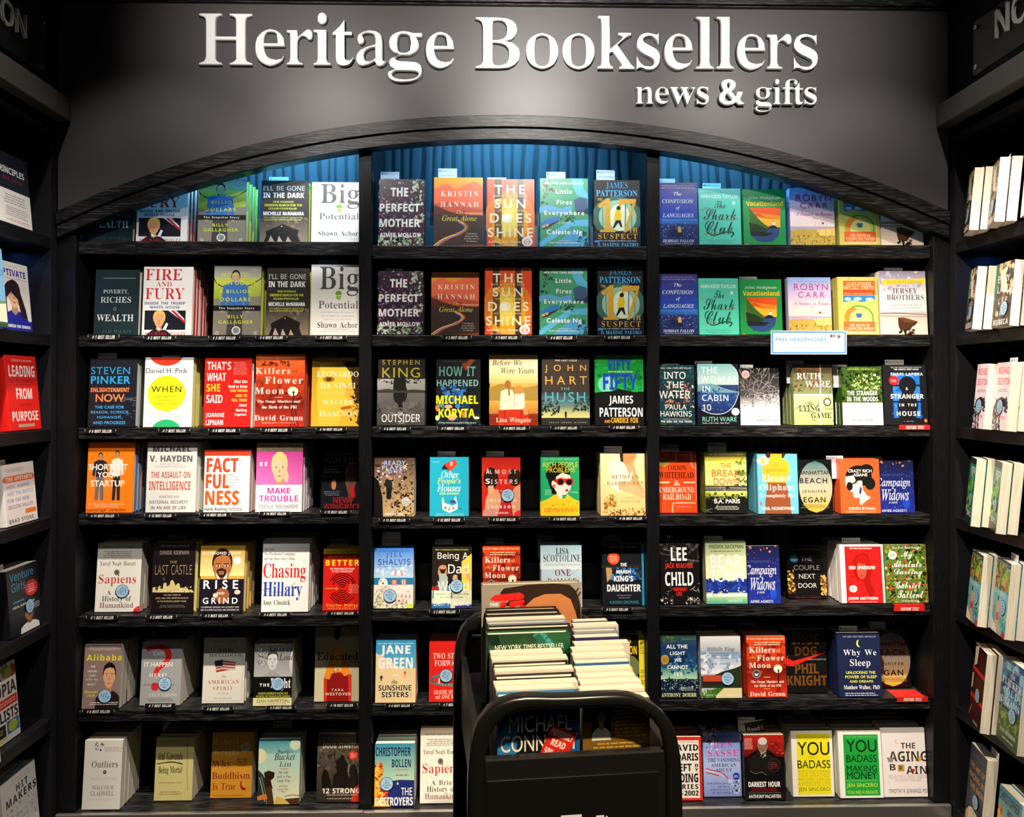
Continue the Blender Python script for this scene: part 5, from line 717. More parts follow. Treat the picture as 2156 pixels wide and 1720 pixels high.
# cover designs: one line per printed shape or line of type (tramer's inks darkened to stand for shade), coordinates as measured in row crops of the photograph
SPEC = """= L 2 165 540
B pov 105 448 100 602 16282a t=30 n=1 k=h | near-black green hardback with thin silver serif lettering
r 190 162 435 166 9fa8a0
R 190 250 378 285 c8d0c8 POVERTY,
R 170 305 398 350 d0d6d0 RICHES
e 264 384 288 410 8a7a3a
e 269 389 283 405 16282a
R 140 438 416 490 dfe5df WEALTH
R 180 556 400 578 3d5a54 SAM WILKIN
B fire 472 855 78 602 e8e6e2 t=28 n=4 k=h bc=b01f26 | white hardback with big red serif title above photo
R 512 95 786 180 c62127 FIRE
R 592 190 706 228 c62127 AND
R 510 240 800 325 c62127 FURY
H 500 342 808 365 1f3a78 INSIDE THE TRUMP
H 540 373 765 395 1f3a78 WHITE HOUSE
r 503 408 808 555 15171f
p e8e0e0 680,408 720,408 790,470 800,498
p b81e2c 700,408 745,408 805,480 808,502 790,498
p e8e0e0 722,408 738,408 800,470 802,486
f 520 405 700 640 e0a06a e6b860 141620
p e8e8ee 590,530 635,555 665,500 680,510 660,555 600,555
R 503 572 812 600 c62127 MICHAEL WOLFF
B how 1015 1373 70 602 8a8478 t=30 n=3 k=h bc=c8d22c | grey-green hardback with yellow capitals over seated man
g 1015 70 1373 160 7a7a72 b8b8aa
g 1015 160 1373 330 c8d060 9ab030
p 8a8474 1015,320 1373,300 1373,602 1015,602
s 22241e 7 1015,165 1050,205 1110,232 1195,240 1280,225 1340,195 1373,165
b 1060 100 1310 700 3a72b8 4a4440 c8a488 2a2420
G 1088 122 1285 152 d8dc3c HOW TO
g 1040 185 1338 215 d8dc3c TURN DOWN
g 1065 250 1310 278 d8dc3c A BILLION
g 1075 310 1302 340 d8dc3c DOLLARS
r 1015 370 1373 412 1a1814
g 1062 382 1330 404 f2f2ee The Snapchat Story
g 1130 442 1245 468 d8dc3c BILLY
g 1060 482 1320 510 d8dc3c GALLAGHER
e 1160 528 1224 592 e8e8e4
e 1168 536 1216 584 8c8a84
o 1036 568 1060 592 e0e0dc 4
r 1326 567 1350 571 e0e0dc
r 1326 577 1350 581 e0e0dc
r 1326 587 1350 591 e0e0dc
o 1318 90 1348 116 d8d8d0 3
B gone 1412 1740 88 602 2c2826 t=28 n=2 k=h bc=c8d22c | dark brown hardback with white and lime capitals
g 1412 400 1740 602 4a4038 8a7a68
n 1412 395 1740 470 40 40 6a5a4e,4a3f38,7d6c5c
N 1440 132 1722 172 d8d8d4 I'LL BE GONE
K 1440 188 1718 232 f4f4f2 IN THE DARK
g 1506 256 1645 272 d0d840 ONE WOMAN'S
g 1447 282 1702 302 d0d840 OBSESSIVE SEARCH FOR THE
g 1475 312 1668 328 d0d840 GOLDEN STATE KILLER
K 1440 345 1715 376 f4f4f2 MICHELLE McNAMARA
g 1440 388 1705 398 c8cc50 WITH AN INTRODUCTION BY GILLIAN FLYNN
g 1445 406 1698 418 c8cc50 AND AN AFTERWORD BY PATTON OSWALT
p 17120f 1455,508 1570,448 1680,500 1670,540 1690,602 1440,602 1460,545
p b8a898 1470,602 1488,540 1515,602
p b8a898 1530,602 1545,545 1570,602
p a89888 1590,602 1605,550 1630,602
e 1560 462 1568 472 d8c8b8
B big 1775 2150 62 600 f0efe9 t=30 n=1 k=h | white hardback with huge grey serif word and acorn
R 1830 75 2118 300 4a4c50 Big
e 1945 258 1992 300 7aa832
p 9cc24a 1948,295 1990,295 1985,318 1969,334 1953,318
r 1946 292 1992 298 e8efc8
R 1818 335 2115 395 5a5c5e Potential
N 1838 416 2085 430 8a94a8 How Transforming the Pursuit of
N 1838 443 2085 457 8a94a8 Success Raises Our Achievement,
N 1860 470 2060 482 8a94a8 Happiness, and Well-Being
R 1808 495 2112 540 3a3a3e Shawn Achor
N 1862 545 2058 556 7a7a80 New York Times bestselling author of
N 1822 562 2095 572 7a7a80 The Happiness Advantage and Before Happiness
C 1818 25 1962 62
T 72 590 310 630 # 1 BEST SELLER
T 490 600 738 632 # 2 BEST SELLER
T 985 600 1222 633 # 3 BEST SELLER
T 1340 598 1580 630 # 4 BEST SELLER
T 1795 598 2030 630 # 5 BEST SELLER
= L 1 165 360
D pov 60 410 45 527 n=0 | near-black green hardback half hidden by the arch
D fire 428 820 40 527 n=3 | white red-titled hardback with top cut off by arch
D how 900 1262 62 532 n=3 | man-covered grey-green hardback lit blue under the arch
D gone 1370 1735 72 534 n=2 | dark hardback with white glare under the arch
D big 1778 2150 85 536 n=0 | white acorn hardback under the arch beside post
C 1445 45 1590 70
= L 3 165 735
B pinker 62 428 70 605 171b24 t=34 n=2 k=h bc=8a9aa0 | navy hardback with blue and orange capitals
n 230 360 428 530 60 26 3a4654,2a3440,4c5866,20262e
s 55606a 4 230,372 330,368 428,372
s 6a7682 5 330,400 370,380 428,392
G 98 135 390 190 2a8fc8 STEVEN
g 97 205 392 262 2a9fe0 PINKER
K 95 292 386 325 f08048 ENLIGHTENMENT
g 132 340 348 398 f08048 NOW
g 125 428 345 450 3fa6e4 THE CASE FOR
g 95 467 385 490 3fa6e4 REASON, SCIENCE,
g 143 505 330 528 3fa6e4 HUMANISM,
g 110 545 356 568 3fa6e4 AND PROGRESS
B when 482 856 62 605 e9e9e4 t=26 n=3 k=h bc=e0d81e | white hardback with yellow red and green discs
e 545 -40 790 126 d8361f
G 512 145 826 182 2a2a2a Daniel H. Pink
e 528 200 806 470 e6e01e
G 553 280 778 326 2a2612 WHEN
G 592 353 742 366 6a6a20 THE SCIENTIFIC
G 610 381 722 393 6a6a20 SECRETS OF
G 586 408 745 420 6a6a20 PERFECT TIMING
N 550 488 780 499 8a8a88 NEW YORK TIMES bestselling author of
N 570 507 762 517 8a8a88 DRIVE and TO SELL IS HUMAN
e 545 532 780 760 2fb673
B said 938 1300 68 600 de1f1a t=26 n=1 k=h bc=f0e8e4 | red hardback with white condensed title at left
X 976 95 1155 158 efe4dc THAT'S
X 973 180 1116 240 f6f2ee WHAT
X 970 262 1072 322 f6d830 SHE
X 968 345 1090 408 f6f2ee SAID
X 964 482 1102 522 f6f2ee JOANNE
X 963 535 1094 574 f6f2ee LIPMAN
K 1178 232 1278 257 f6e8e0 What Men
K 1136 270 1278 294 f6e8e0 Need to Know
K 1146 304 1278 328 f6c848 (AND WOMEN
K 1190 342 1276 362 f6c848 NEED TO
K 1158 375 1276 400 f6c848 TELL THEM)
K 1213 412 1274 434 f6e8e0 About
K 1190 450 1273 478 f6e8e0 Working
K 1180 485 1273 508 f6e8e0 Together
w 1172 95 1280 195 9 e88a7a
o 955 250 1105 330 b8140f 2
B kfh 1332 1705 38 600 c8401c t=30 n=4 k=h | orange-red hardback with cream slab lettering and moon
g 1332 38 1705 200 ec6a2a d84a1c
g 1332 200 1705 400 d0421a 8a1f10
g 1332 400 1705 600 6a1410 c8321c
n 1360 85 1600 125 36 36 8a2a14,a8381a,6a2010
n 1332 250 1705 420 50 60 9a2812,b83818,741a0e
N 1376 65 1648 76 f0d8b0 NEW YORK TIMES BESTSELLER
B 1336 140 1602 188 f6eedc Killers
I 1625 150 1662 182 8a3a18 of
I 1345 225 1402 258 7a3010 the
B 1414 210 1698 262 f6eedc Flower
B 1337 290 1554 340 f6eedc Moon
e 1584 284 1662 355 fcecc4
s 2a100c 5 1628,320 1618,460 1604,600
s 2a100c 5 1628,320 1642,460 1664,600
s 2a100c 3 1620,420 1645,480 1612,540 1655,590
s 2a100c 3 1642,420 1615,480 1650,540 1606,590
e 1620 318 1636 336 2a100c
r 1485 362 1545 366 e0c8a0
B 1356 385 1676 410 f6eedc The Osage Murders and
B 1388 427 1652 450 f6eedc the Birth of the FBI
B 1336 500 1698 540 f6eedc David Grann
N 1388 552 1645 564 f0d8b0 Bestselling author of The Lost City of Z
B leo 1782 2150 66 582 c8981e t=34 n=1 k=h d=24 | gold hardback with brown curls and white serif names
g 1782 66 2150 582 b8881c d8b030
p 3a2408 1990,66 2150,66 2150,582 2105,560 2130,420 2085,330 2060,200
n 2040 90 2140 560 50 40 2a1806,4a300c,1e1204
p e4bc3c 1830,110 1990,90 2060,180 2080,330 2040,360 2070,430 2000,470 1960,582 1820,582 1800,300
e 1850 205 1940 250 a87818
e 1872 212 1918 244 5a3808
p d0a028 2020,240 2090,320 2080,352 2020,360
p a85a1c 1985,440 2060,425 2070,445 1990,460
R 1806 168 2120 210 f4ecd0 LEONARDO
R 1832 255 2096 298 f4ecd0 DA VINCI
N 1846 322 2080 332 e8d8a0 by the author of the New York Times bestsellers
N 1875 342 2050 352 e8d8a0 STEVE JOBS and EINSTEIN
R 1852 385 2080 418 f4ecd0 WALTER
R 1824 468 2112 508 f4ecd0 ISAACSON
r 1825 66 2095 92 c8a020
C 148 30 292 72 dim
C 630 48 770 66 dim
C 1822 28 1962 70 dim
T 48 605 285 638 # 6 BEST SELLER
T 605 602 845 635 # 7 BEST SELLER
T 982 600 1222 633 # 8 BEST SELLER
T 1380 596 1615 630 # 9 BEST SELLER
T 1795 592 2030 622 # 10 BEST SELLER
= L 4 165 920
B short 48 408 40 584 f47c14 t=24 n=5 k=h bc=2f7fc8 | orange hardback with two standing men
N 95 60 390 68 a84a08 NEW YORK TIMES BESTSELLER
b 100 115 225 490 1f2430 6a6468 b8805a 241a14
b 235 100 345 490 e4dcd0 22222a b8805a 241a14
g 80 205 372 250 f4eee6 SHORTCUT
g 145 265 302 305 f4eee6 YOUR
g 93 328 348 375 f4eee6 STARTUP
N 80 503 345 513 fbe0c0 START UP SUCCESS WITH UNCONVENTIONAL
N 125 520 298 530 fbe0c0 ADVICE FROM THE TRENCHES
g 55 545 210 565 8a1c10 COURTNEY REUM
g 230 543 357 562 8a1c10 CARTER REUM
B assault 500 885 38 577 dcdcd6 t=30 n=3 k=h | pale grey hardback with faded red capitals
K 566 68 852 112 4a4a4a MICHAEL
K 540 140 862 188 56565a V. HAYDEN
N 614 200 785 210 8a8a8a FORMER DIRECTOR OF THE
N 578 218 822 228 8a8a8a NATIONAL SECURITY AGENCY AND CIA
X 550 262 846 310 b85a50 THE ASSAULT ON
X 535 335 848 402 c2564c INTELLIGENCE
N 610 442 758 462 707276 AMERICAN
H 538 480 828 504 707276 NATIONAL SECURITY
H 546 523 812 546 5a5c60 IN AN AGE OF LIES
B fact 942 1290 98 574 dcdcd8 t=28 n=2 k=p | white paperback with giant red stacked title
r 942 98 1290 142 b83a20
K 972 158 1208 268 d8431f FACT
K 966 282 1138 390 e2491f FUL
K 960 405 1214 515 f2581e NESS
H 1120 282 1175 291 2a2a2a Ten Reasons
H 1120 300 1208 309 2a2a2a We're Wrong About
H 1120 320 1214 329 2a2a2a the World and Why
H 1120 340 1195 349 2a2a2a Things Are Better
H 1120 358 1184 367 2a2a2a Than You Think
H 955 532 1124 565 3a3a3a Hans Rosling
w 1130 533 1245 558 2 6a6a6a
B trouble 1338 1690 44 574 d84aa8 t=30 n=4 k=h bc=cfcacd | magenta and white hardback with woman resting her chin
r 1338 44 1690 108 d0b890
R 1378 58 1670 76 8a3a2a Standing Up, Speaking Out, and
R 1392 83 1655 101 8a3a2a Finding the Courage to Lead
g 1338 108 1690 362 b83a8c e070b8
f 1400 112 1640 520 e8b890 d8c078 c41a96
e 1555 255 1590 345 e8b890
r 1338 362 1690 574 f0eeec
N 1372 190 1430 220 f0d0e4 "
K 1430 385 1602 428 d03a9e MAKE
H 1368 442 1662 488 d03a9e TROUBLE
N 1365 512 1662 540 4a4a4c CECILE RICHARDS
N 1430 543 1595 553 8a8a8c WITH LAUREN PETERSON
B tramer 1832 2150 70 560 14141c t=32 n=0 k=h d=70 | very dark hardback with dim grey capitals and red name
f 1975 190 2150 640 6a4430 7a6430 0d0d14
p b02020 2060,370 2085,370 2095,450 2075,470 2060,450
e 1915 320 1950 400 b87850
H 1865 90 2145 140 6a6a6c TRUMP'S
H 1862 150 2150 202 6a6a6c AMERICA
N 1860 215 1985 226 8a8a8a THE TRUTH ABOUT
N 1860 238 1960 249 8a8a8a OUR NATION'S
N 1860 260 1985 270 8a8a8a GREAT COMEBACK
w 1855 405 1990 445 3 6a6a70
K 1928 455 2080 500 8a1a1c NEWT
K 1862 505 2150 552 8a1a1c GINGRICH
C 1038 78 1175 104 dim
C 1890 40 2030 75 dim
T 62 582 305 612 # 11 BEST SELLER
T 500 580 738 612 # 12 BEST SELLER
T 915 575 1153 605 # 13 BEST SELLER
T 1368 566 1605 596 # 14 BEST SELLER
T 1830 553 2065 584 # 15 BEST SELLER
= L 5 165 1115
B sapiens 120 460 102 622 e6e4da t=28 n=3 k=p bc=a83030 | cream paperback with red title and fingerprint
N 185 125 412 137 5a544c NEW YORK TIMES BESTSELLER
w 190 160 425 214 4 8a847a
R 165 240 432 272 3a3028 Yuval Noah Harari
e 272 302 310 345 4a4640
o 278 309 304 338 9a958c 3
R 155 340 434 425 c4242e Sapiens
R 215 458 392 492 3a3028 A Brief
R 180 502 398 552 3a3028 History of
R 163 552 413 592 6a3028 Humankind
e 415 578 505 668 dc1e2a
N 425 590 452 600 f0e0e0 P.S.
K 333 465 54 100
B castle 540 868 95 612 171012 t=30 n=2 k=h bc=d8cc30 d=20 | black hardback with golden mansion silhouette
N 625 118 838 130 6a6258 NEW YORK TIMES BESTSELLER
X 618 158 836 188 7a746c DENISE KIERNAN
N 692 236 745 256 9a8460 THE
x 582 268 858 340 a08a62 LAST CASTLE
p cabc80 560,475 562,440 580,432 585,458 600,455 612,420 622,448 640,445 645,405 665,400 668,430 690,420 700,385 712,380 722,392 735,425 752,405 765,408 770,440 800,440 815,425 830,452 860,455 865,475
n 565 430 860 474 60 14 4a3c20,6a5a30,f0e8b8
e 636 360 660 388 3a3030
N 645 490 775 500 d0c090 THE EPIC STORY OF
N 585 513 832 524 d0c090 LOVE, LOSS, AND AMERICAN ROYALTY
N 598 537 815 547 d0c090 IN THE NATION'S LARGEST HOME
w 595 568 820 590 2 6a6258
B rise 908 1245 122 628 cca444 t=28 n=3 k=h | gold hardback with bald man in dark suit
g 908 122 1245 350 b08420 f0dc98
N 945 138 1225 147 6a5010 NEW YORK TIMES BESTSELLING AUTHOR OF THE POWER OF BROKE
f 940 140 1230 620 a8683c 2a1810 1a1620
p 241410 1048,304 1082,290 1116,304 1120,330 1106,356 1082,366 1058,356 1045,330
p a8683c 1058,318 1082,310 1106,318 1100,338 1082,342 1064,338
p 8a4a3a 1064,322 1082,318 1100,322 1082,332
p e8e0d8 1040,320 1078,380 1050,380
p e8e0d8 1130,320 1090,380 1118,380
r 908 375 1245 628 1a1622
e 1040 440 1140 560 9a5c34
e 1018 480 1055 515 d8cfae
e 1180 455 1225 490 d8cfae
g 945 168 1225 195 f6f0e0 DAYMOND JOHN
e 1175 205 1232 262 f0ece0
w 952 222 985 246 3 f0e8d0
g 948 382 1208 448 f8f6f2 RISE
g 1045 472 1105 490 f8f6f2 AND
g 942 515 1204 560 f8f6f2 GRIND
N 930 582 1215 592 f0ecdc OUTPERFORM, OUTWORK, AND OUTHUSTLE YOUR
N 926 602 1215 612 f0ecdc WAY TO A MORE SUCCESSFUL AND REWARDING LIFE
B chasing 1376 1738 75 622 ebe9e4 t=30 n=4 k=h | white hardback with tall red and blue serif title
N 1408 100 1525 110 6a6a6a "Compulsively readable."
B 1408 138 1490 160 4a4a4a Ten Years,
B 1406 172 1642 200 4a4a4a Two Presidential Campaigns,
B 1406 208 1636 235 4a4a4a and One Intact Glass Ceiling
B 1402 255 1718 395 d02a34 Chasing
B 1400 395 1690 535 1f3a9e Hillary
s 3a3a3e 3 1380,455 1450,470 1560,468 1640,400
B 1395 532 1602 580 333336 Amy Chozick
B better 1845 2132 145 612 de201a t=24 n=2 k=p | red paperback with yellow band and circular maze
r 1845 145 2132 182 f2da20
N 1875 160 2120 172 6a5a10 NEW YORK TIMES BESTSELLER
H 1887 198 2110 216 f4c430 SMARTER FASTER
K 1872 230 2126 272 f6e028 BETTER
H 1903 290 2090 303 f8e8e0 THE TRANSFORMATIVE POWER
H 1920 310 2076 322 f8e8e0 OF REAL PRODUCTIVITY
a 1996 446 105 112 7 3a0a08
r 1865 443 1955 448 f0a040
p f0a040 1950,434 1966,446 1950,458
w 2045 412 2125 480 6 f09080
g 1875 562 2113 585 f6d830 Charles Duhigg
N 1885 590 2105 600 f8a860 AUTHOR OF THE POWER OF HABIT
C 190 35 333 92 dim
C 672 45 815 92 dim
C 1038 75 1180 112 dim
C 1465 20 1603 70 dim
C 1902 72 2040 135 dim
T 60 648 300 685 # 1 BEST SELLER
T 510 645 745 680 # 2 BEST SELLER
T 925 636 1165 668 # 3 BEST SELLER
T 1370 628 1610 660 # 4 BEST SELLER
T 1888 618 2125 648 # 5 BEST SELLER
= L 6 165 1315
B alib 22 305 150 636 8c7670 t=24 n=4 k=p | brown paperback with yellow title and smiling man
w 75 165 320 195 3 c8b8b0
H 65 225 328 272 e8dc28 Alibaba
g 90 310 128 325 e8e2dc THE
g 72 345 140 360 e8e2dc HOUSE
g 82 378 132 392 e8e2dc THAT
g 55 410 148 425 e8e2dc JACK MA
g 70 445 130 460 e8e2dc BUILT
f 140 285 320 640 dca47a 14100e 24181c
H 50 500 143 518 e8dc28 Duncan
H 63 528 125 545 e8dc28 Clark
w 60 583 300 608 2 e0d8d0
K 202 540 52 70
B here 460 768 130 610 9c9c9e t=26 n=5 k=p | grey paperback with giant red question mark
B 510 148 696 500 cc2626 ?
g 568 205 645 235 e4e4e4 CAN
g 500 285 712 318 e4e4e4 IT HAPPEN
g 540 368 668 398 e4e4e4 HERE?
N 495 448 720 460 6a2a2a Authoritarianism in America
N 535 520 742 542 d0d0d0 CASS R. SUNSTEIN
w 510 555 720 582 3 6a6a6c
K 655 445 57 0
B spirit 928 1250 98 594 d4d2c6 t=26 n=3 k=h | ivory hardback with small wavy flag
o4 945 115 1235 578 8a8880 2
N 1030 122 1200 133 6a6860 NATIONAL BESTSELLER
R 1060 180 1168 205 3a3a36 DAVID
R 990 218 1234 242 3a3a36 McCULLOUGH
p c8b8a8 1030,275 1095,262 1195,282 1185,345 1110,340 1040,365
p 9a2c30 1092,270 1190,284 1190,293 1092,281
p 9a2c30 1092,292 1190,303 1188,312 1092,302
p 9a2c30 1040,325 1092,315 1186,322 1185,331 1092,325 1042,336
p 9a2c30 1042,346 1092,336 1150,342 1110,348 1045,360
p 1f2440 1030,276 1092,264 1092,312 1036,318
I 1082 382 1118 402 b84a40 The
R 978 420 1216 445 b4443a AMERICAN
R 1018 468 1168 492 b4443a SPIRIT
N 1050 516 1135 525 8a8a84 WHO WE ARE
N 1020 553 1158 562 8a8a84 WHAT WE STAND FOR
B flight 1320 1612 125 614 8a8a88 t=26 n=4 k=p | black and white photo paperback with cream foot band
g 1320 125 1612 395 5a5a5a b0b0b0
n 1360 180 1440 300 60 18 e8e8e8,2a2a2a,d0d0d0,1a1a1a
e 1600 150 1760 420 c8c8c8
I 1440 165 1620 215 1c1c1c Spirit
I 1490 205 1545 235 1c1c1c of
I 1520 225 1640 268 1c1c1c Louis
f 1385 190 1550 470 c8c8c6 3a3a38 9c9c9a
N 1380 140 1560 152 c8c840 NEW YORK TIMES BESTSELLER
r 1320 395 1612 554 0e0e0e
K 1372 445 1445 468 f2f2f2 THE
B 1455 405 1605 500 f2f2f2 Flight
g 1360 512 1585 527 bcbc3c CHARLES LINDBERGH'S DARING AND
g 1345 535 1602 548 bcbc3c IMMORTAL 1927 TRANSATLANTIC CROSSING
r 1320 554 1612 614 dcd6a0
G 1353 565 1588 590 5a5a38 DAN HAMPTON
N 1370 596 1575 606 7a7a58 New York Times Bestselling Author of Viper Pilot
K 1510 447 57 150
B educ 1778 2134 15 580 ccc49e t=26 n=1 k=h | beige hardback with big red pencil point
p 2a1612 1942,15 1982,15 1986,80 1962,122 1930,98
p f0b848 1895,300 1912,190 1935,150 1990,150 2015,190 2050,340
p e88a24 1858,400 1895,270 1920,240 1940,360 1960,330 1990,350 2000,240 2040,300 2066,390 2066,420 1856,420
p 8a1614 1856,405 1900,415 1915,372 1960,362 1990,362 2012,392 2050,375 2066,380 2066,580 1856,580
p c8341c 1856,405 1880,412 1880,580 1856,580
p c8341c 2040,378 2066,380 2066,580 2045,580
s 2a1612 5 1934,348 1936,368
B 1806 210 2115 268 2a2a28 Educated
H 2045 278 2112 288 2a2a28 A MEMOIR
g 1915 485 2006 502 f0e0cc TARA
g 1868 515 2060 535 f0e0cc WESTOVER
C 150 60 296 118 dim
C 558 52 702 112 dim
C 1068 15 1205 62 dim
C 1424 40 1567 104 dim
T 30 642 272 675 # 6 BEST SELLER
T 500 598 738 630 # 7 BEST SELLER
T 940 622 1175 655 # 8 BEST SELLER
T 1420 614 1645 644 # 9 BEST SELLER
T 1875 595 2112 627 # 10 BEST SELLER
= L 7 165 1515
B outl 22 312 155 680 d8d6cc t=26 n=4 k=p | off-white paperback with faint serif title and purple blotch
n 132 165 188 232 22 22 4a3a58,2c2438,6a5878
w 188 205 335 245 4 a8a49a
R 103 312 298 362 6a5a4a Outliers
e 187 382 212 412 4a4238
e 193 390 203 400 b8a898
N 90 436 292 462 b8b0a8 The Story of Success
R 105 498 265 528 8a7e74 MALCOLM
R 92 542 268 575 8a7e74 GLADWELL
N 115 600 238 610 a8a49a Author of The Tipping Point
B being 568 858 135 612 c4ba7a t=26 n=5 k=p | tan paperback with black brush stroke between two lines
N 598 158 795 172 7a7448 NEW YORK TIMES BESTSELLER
B 600 245 790 304 2a2a20 Atul Gawande
s 2a2a20 7 595,335 650,326 720,322 790,338
s 2a2a20 4 610,332 700,318 780,330
B 608 355 782 418 2a2a20 Being Mortal
N 608 470 780 484 7a7040 Medicine and What Matters in the End
w 610 540 790 570 2 8a8250
s 5a5430 3 822,165 828,260 822,360 826,540
B buddh 995 1308 98 592 cc8e2a t=24 n=1 k=p | amber paperback with pale top name and dark red title
R 1016 145 1214 192 dcc678 Robert
R 1020 225 1216 278 dcc678 Wright
R 1016 312 1152 370 7a1c18 Why
R 1014 398 1296 448 7a1c18 Buddhism
R 1016 480 1186 530 7a1c18 Is True
e 1230 172 1303 245 c0ccac
w 1240 195 1292 222 3 5a6a58
w 1200 290 1290 355 4 7a4a18
p 9a1c20 1225,470 1240,462 1232,490 1245,510 1270,520 1262,535 1235,530 1222,500
w 1010 570 1290 578 1 8a5a20
B bucket 1352 1668 145 640 9ac8c4 t=26 n=2 k=p | teal sky paperback with brushed title and big dog
g 1352 145 1668 260 2f8a94 8ac0b8
g 1352 260 1668 640 a8d0c4 e4e0bc
e 1330 220 1420 330 e0dcae
e 1600 150 1680 230 c8d8c0
p 2a3430 1352,380 1400,420 1430,500 1440,640 1352,640
s c8c8a0 5 1370,440 1390,520 1410,620
s 8a9a80 4 1385,430 1412,540 1425,640
p 2c1c14 1405,400 1440,385 1485,400 1480,440 1455,460 1470,520 1440,545 1415,500
p 4a3020 1420,520 1460,500 1475,600 1480,640 1430,640
p d87a3c 1352,580 1420,560 1430,600 1352,612
p d8b858 1475,640 1500,580 1560,600 1600,640
p 4a2c14 1560,600 1668,590 1668,640 1600,640
s 6a4a28 5 1560,580 1620,570 1668,575
C 1510 222 1622 262 1f3a3a Gizelle's
I 1482 252 1640 305 1f2c2c Bucket
I 1520 318 1612 354 1f2c2c List
r 1525 370 1590 374 c8884a
I 1515 390 1590 412 2a3a38 My Life
I 1502 420 1608 445 2a3a38 with a Very
I 1502 452 1600 475 2a3a38 Large Dog
r 1520 500 1585 504 c8884a
N 1512 520 1590 532 6a7a70 Lauren Fern
N 1535 540 1568 550 6a7a70 Watt
B strong 1825 2150 110 622 4e443a t=28 n=3 k=p | grey-brown paperback with horsemen and red disc
g 1825 110 2150 622 5a5244 2a2420
n 1825 200 2150 420 70 60 5a5044,3e362e,6e6252,2e2822
p 17120f 1840,420 1860,370 1885,385 1890,420 1905,450 1920,520 1840,520
p 17120f 1920,520 1930,420 1955,400 1950,310 1975,290 1990,265 2010,270 2015,300 2040,330 2035,400 2050,450 2050,520
p 1c1612 2050,520 2050,370 2070,340 2090,335 2110,380 2120,520
s 17120f 5 1945,235 1940,300 1955,340
X 1852 178 2135 215 d0c6b4 DOUG STANTON
w 1900 142 2080 165 2 8a8070
e 2046 232 2120 305 cc3220
w 2056 250 2110 290 4 f0b0a0
p b02a1c 2080,520 2150,485 2150,622 2060,622
H 1845 520 2128 556 ece8dc 12 STRONG
w 1850 562 2120 575 1 a89c8c
w 1880 590 2090 602 1 a89c8c
C 105 68 256 128 dim
C 640 20 782 80 dim
C 1476 10 1616 70 dim
= M 2 780 540
B mother 50 397 110 600 2e1c30 t=28 n=1 k=h | floral patterned hardback with distressed white title
n 50 110 397 600 330 34 3a2038,5a2848,241828,4a3a5a,7a1c34,2c3048,88789a,1e1420
n 50 110 397 600 150 22 c8c8d8,b02038,6a4a9a,98a88a,e0d0e0,3a6a4a
n 300 110 397 420 40 40 a8b898,c8d0b8,7a9070
n 50 520 397 600 60 46 a8c0a0,c8d8c0,5a7a5a,88a888
K 148 172 278 235 f2eeee THE
K 65 285 366 345 f2eeee PERFECT
K 62 395 368 455 f2eeee MOTHER
K 65 495 366 528 f2eeee AIMEE MOLLOY
K 178 586 246 597 f2eeee A NOVEL
B alone 458 820 118 602 d86a30 t=30 n=0 k=h d=26 | orange dusk hardback with winding headlight road
g 458 118 820 200 f0a028 e88838
p e86a44 458,200 510,175 560,160 620,205 700,165 760,145 820,175 820,330 458,330
p c85038 458,300 560,285 680,310 760,335 820,340 820,380 458,380
p 5a2820 458,310 500,322 560,350 640,372 820,380 820,420 458,420
r 458 385 820 602 3a2a28
n 462 350 700 395 50 20 3a2420,2e1c1a
r 690 362 820 368 f8b888
r 720 372 820 376 f8a868
R 510 212 788 250 f4e6d6 KRISTIN
R 508 285 790 322 f4e6d6 HANNAH
I 625 344 676 366 d0c860 The
I 520 380 775 420 d8cc40 Great Alone
s d88a30 16 640,415 690,440 700,470 640,510 540,545 460,610
s f0d060 7 636,415 684,442 692,470 630,506 530,542 455,590
s c84a30 5 645,415 700,440 712,470 650,514 560,548 480,615
s 8a8ad8 6 640,425 680,450 682,476 610,520 520,560 470,610
R 695 501 778 511 e8dcc8 A Novel from the
R 690 519 785 529 e8dcc8 #1 New York Times
R 685 537 790 547 e8dcc8 Bestselling Author of
R 700 555 778 565 e8dcc8 The Nightingale
p 8a4a24 600,602 700,585 820,580 820,602
B sun 862 1222 85 602 ea4a1a t=28 n=0 k=h | orange hardback with dark stripes and yellow sun
e 850 170 1230 620 f07a1c
e 905 220 1175 590 f6a81c
e 950 265 1120 520 fccc30
r 925 85 978 602 3a2a20
r 1095 85 1140 602 3a2a20
p f6a81c 925,240 978,225 978,580 925,560
p 6a4a1c 925,290 978,270 978,540 925,510
p 6a4a1c 1095,260 1140,300 1140,510 1095,545
e 975 310 1085 490 fce050
g 925 128 1152 198 faf2cc THE
R 912 204 1166 220 faf2cc HOW I FOUND LIFE
g 925 235 1152 305 faf2cc SUN
R 945 315 1136 329 faf2cc AND FREEDOM
g 890 342 1196 414 faf2cc DOES
e 980 345 1040 412 fefce8
R 937 424 1142 438 faf2cc ON DEATH ROW
g 875 450 1210 523 faf2cc SHINE
R 878 545 1118 572 faf2cc Anthony Ray Hinton
R 903 577 1095 589 faf2cc with LARA LOVE HARDIN
e 1126 517 1208 600 f6efe6
o 1146 537 1188 580 c8321c 4
r 1140 556 1194 560 c8321c
B little 1278 1645 85 600 3f9c74 t=28 n=0 k=h | green aerial-view hardback with blue streets and rounded title
p 5aa8d8 1278,300 1350,285 1440,310 1520,285 1520,340 1430,345 1350,325 1278,345
p 5ab8e0 1515,85 1600,85 1605,160 1645,200 1645,240 1560,210 1530,150
p 5ab8e0 1278,560 1500,400 1645,390 1645,440 1520,440 1300,602 1278,602
p 4aa0d0 1380,602 1520,470 1600,480 1645,540 1645,602
p 3a5a80 1535,245 1575,225 1630,232 1640,300 1600,330 1545,320
p 22344a 1545,320 1600,330 1640,300 1645,350 1560,345
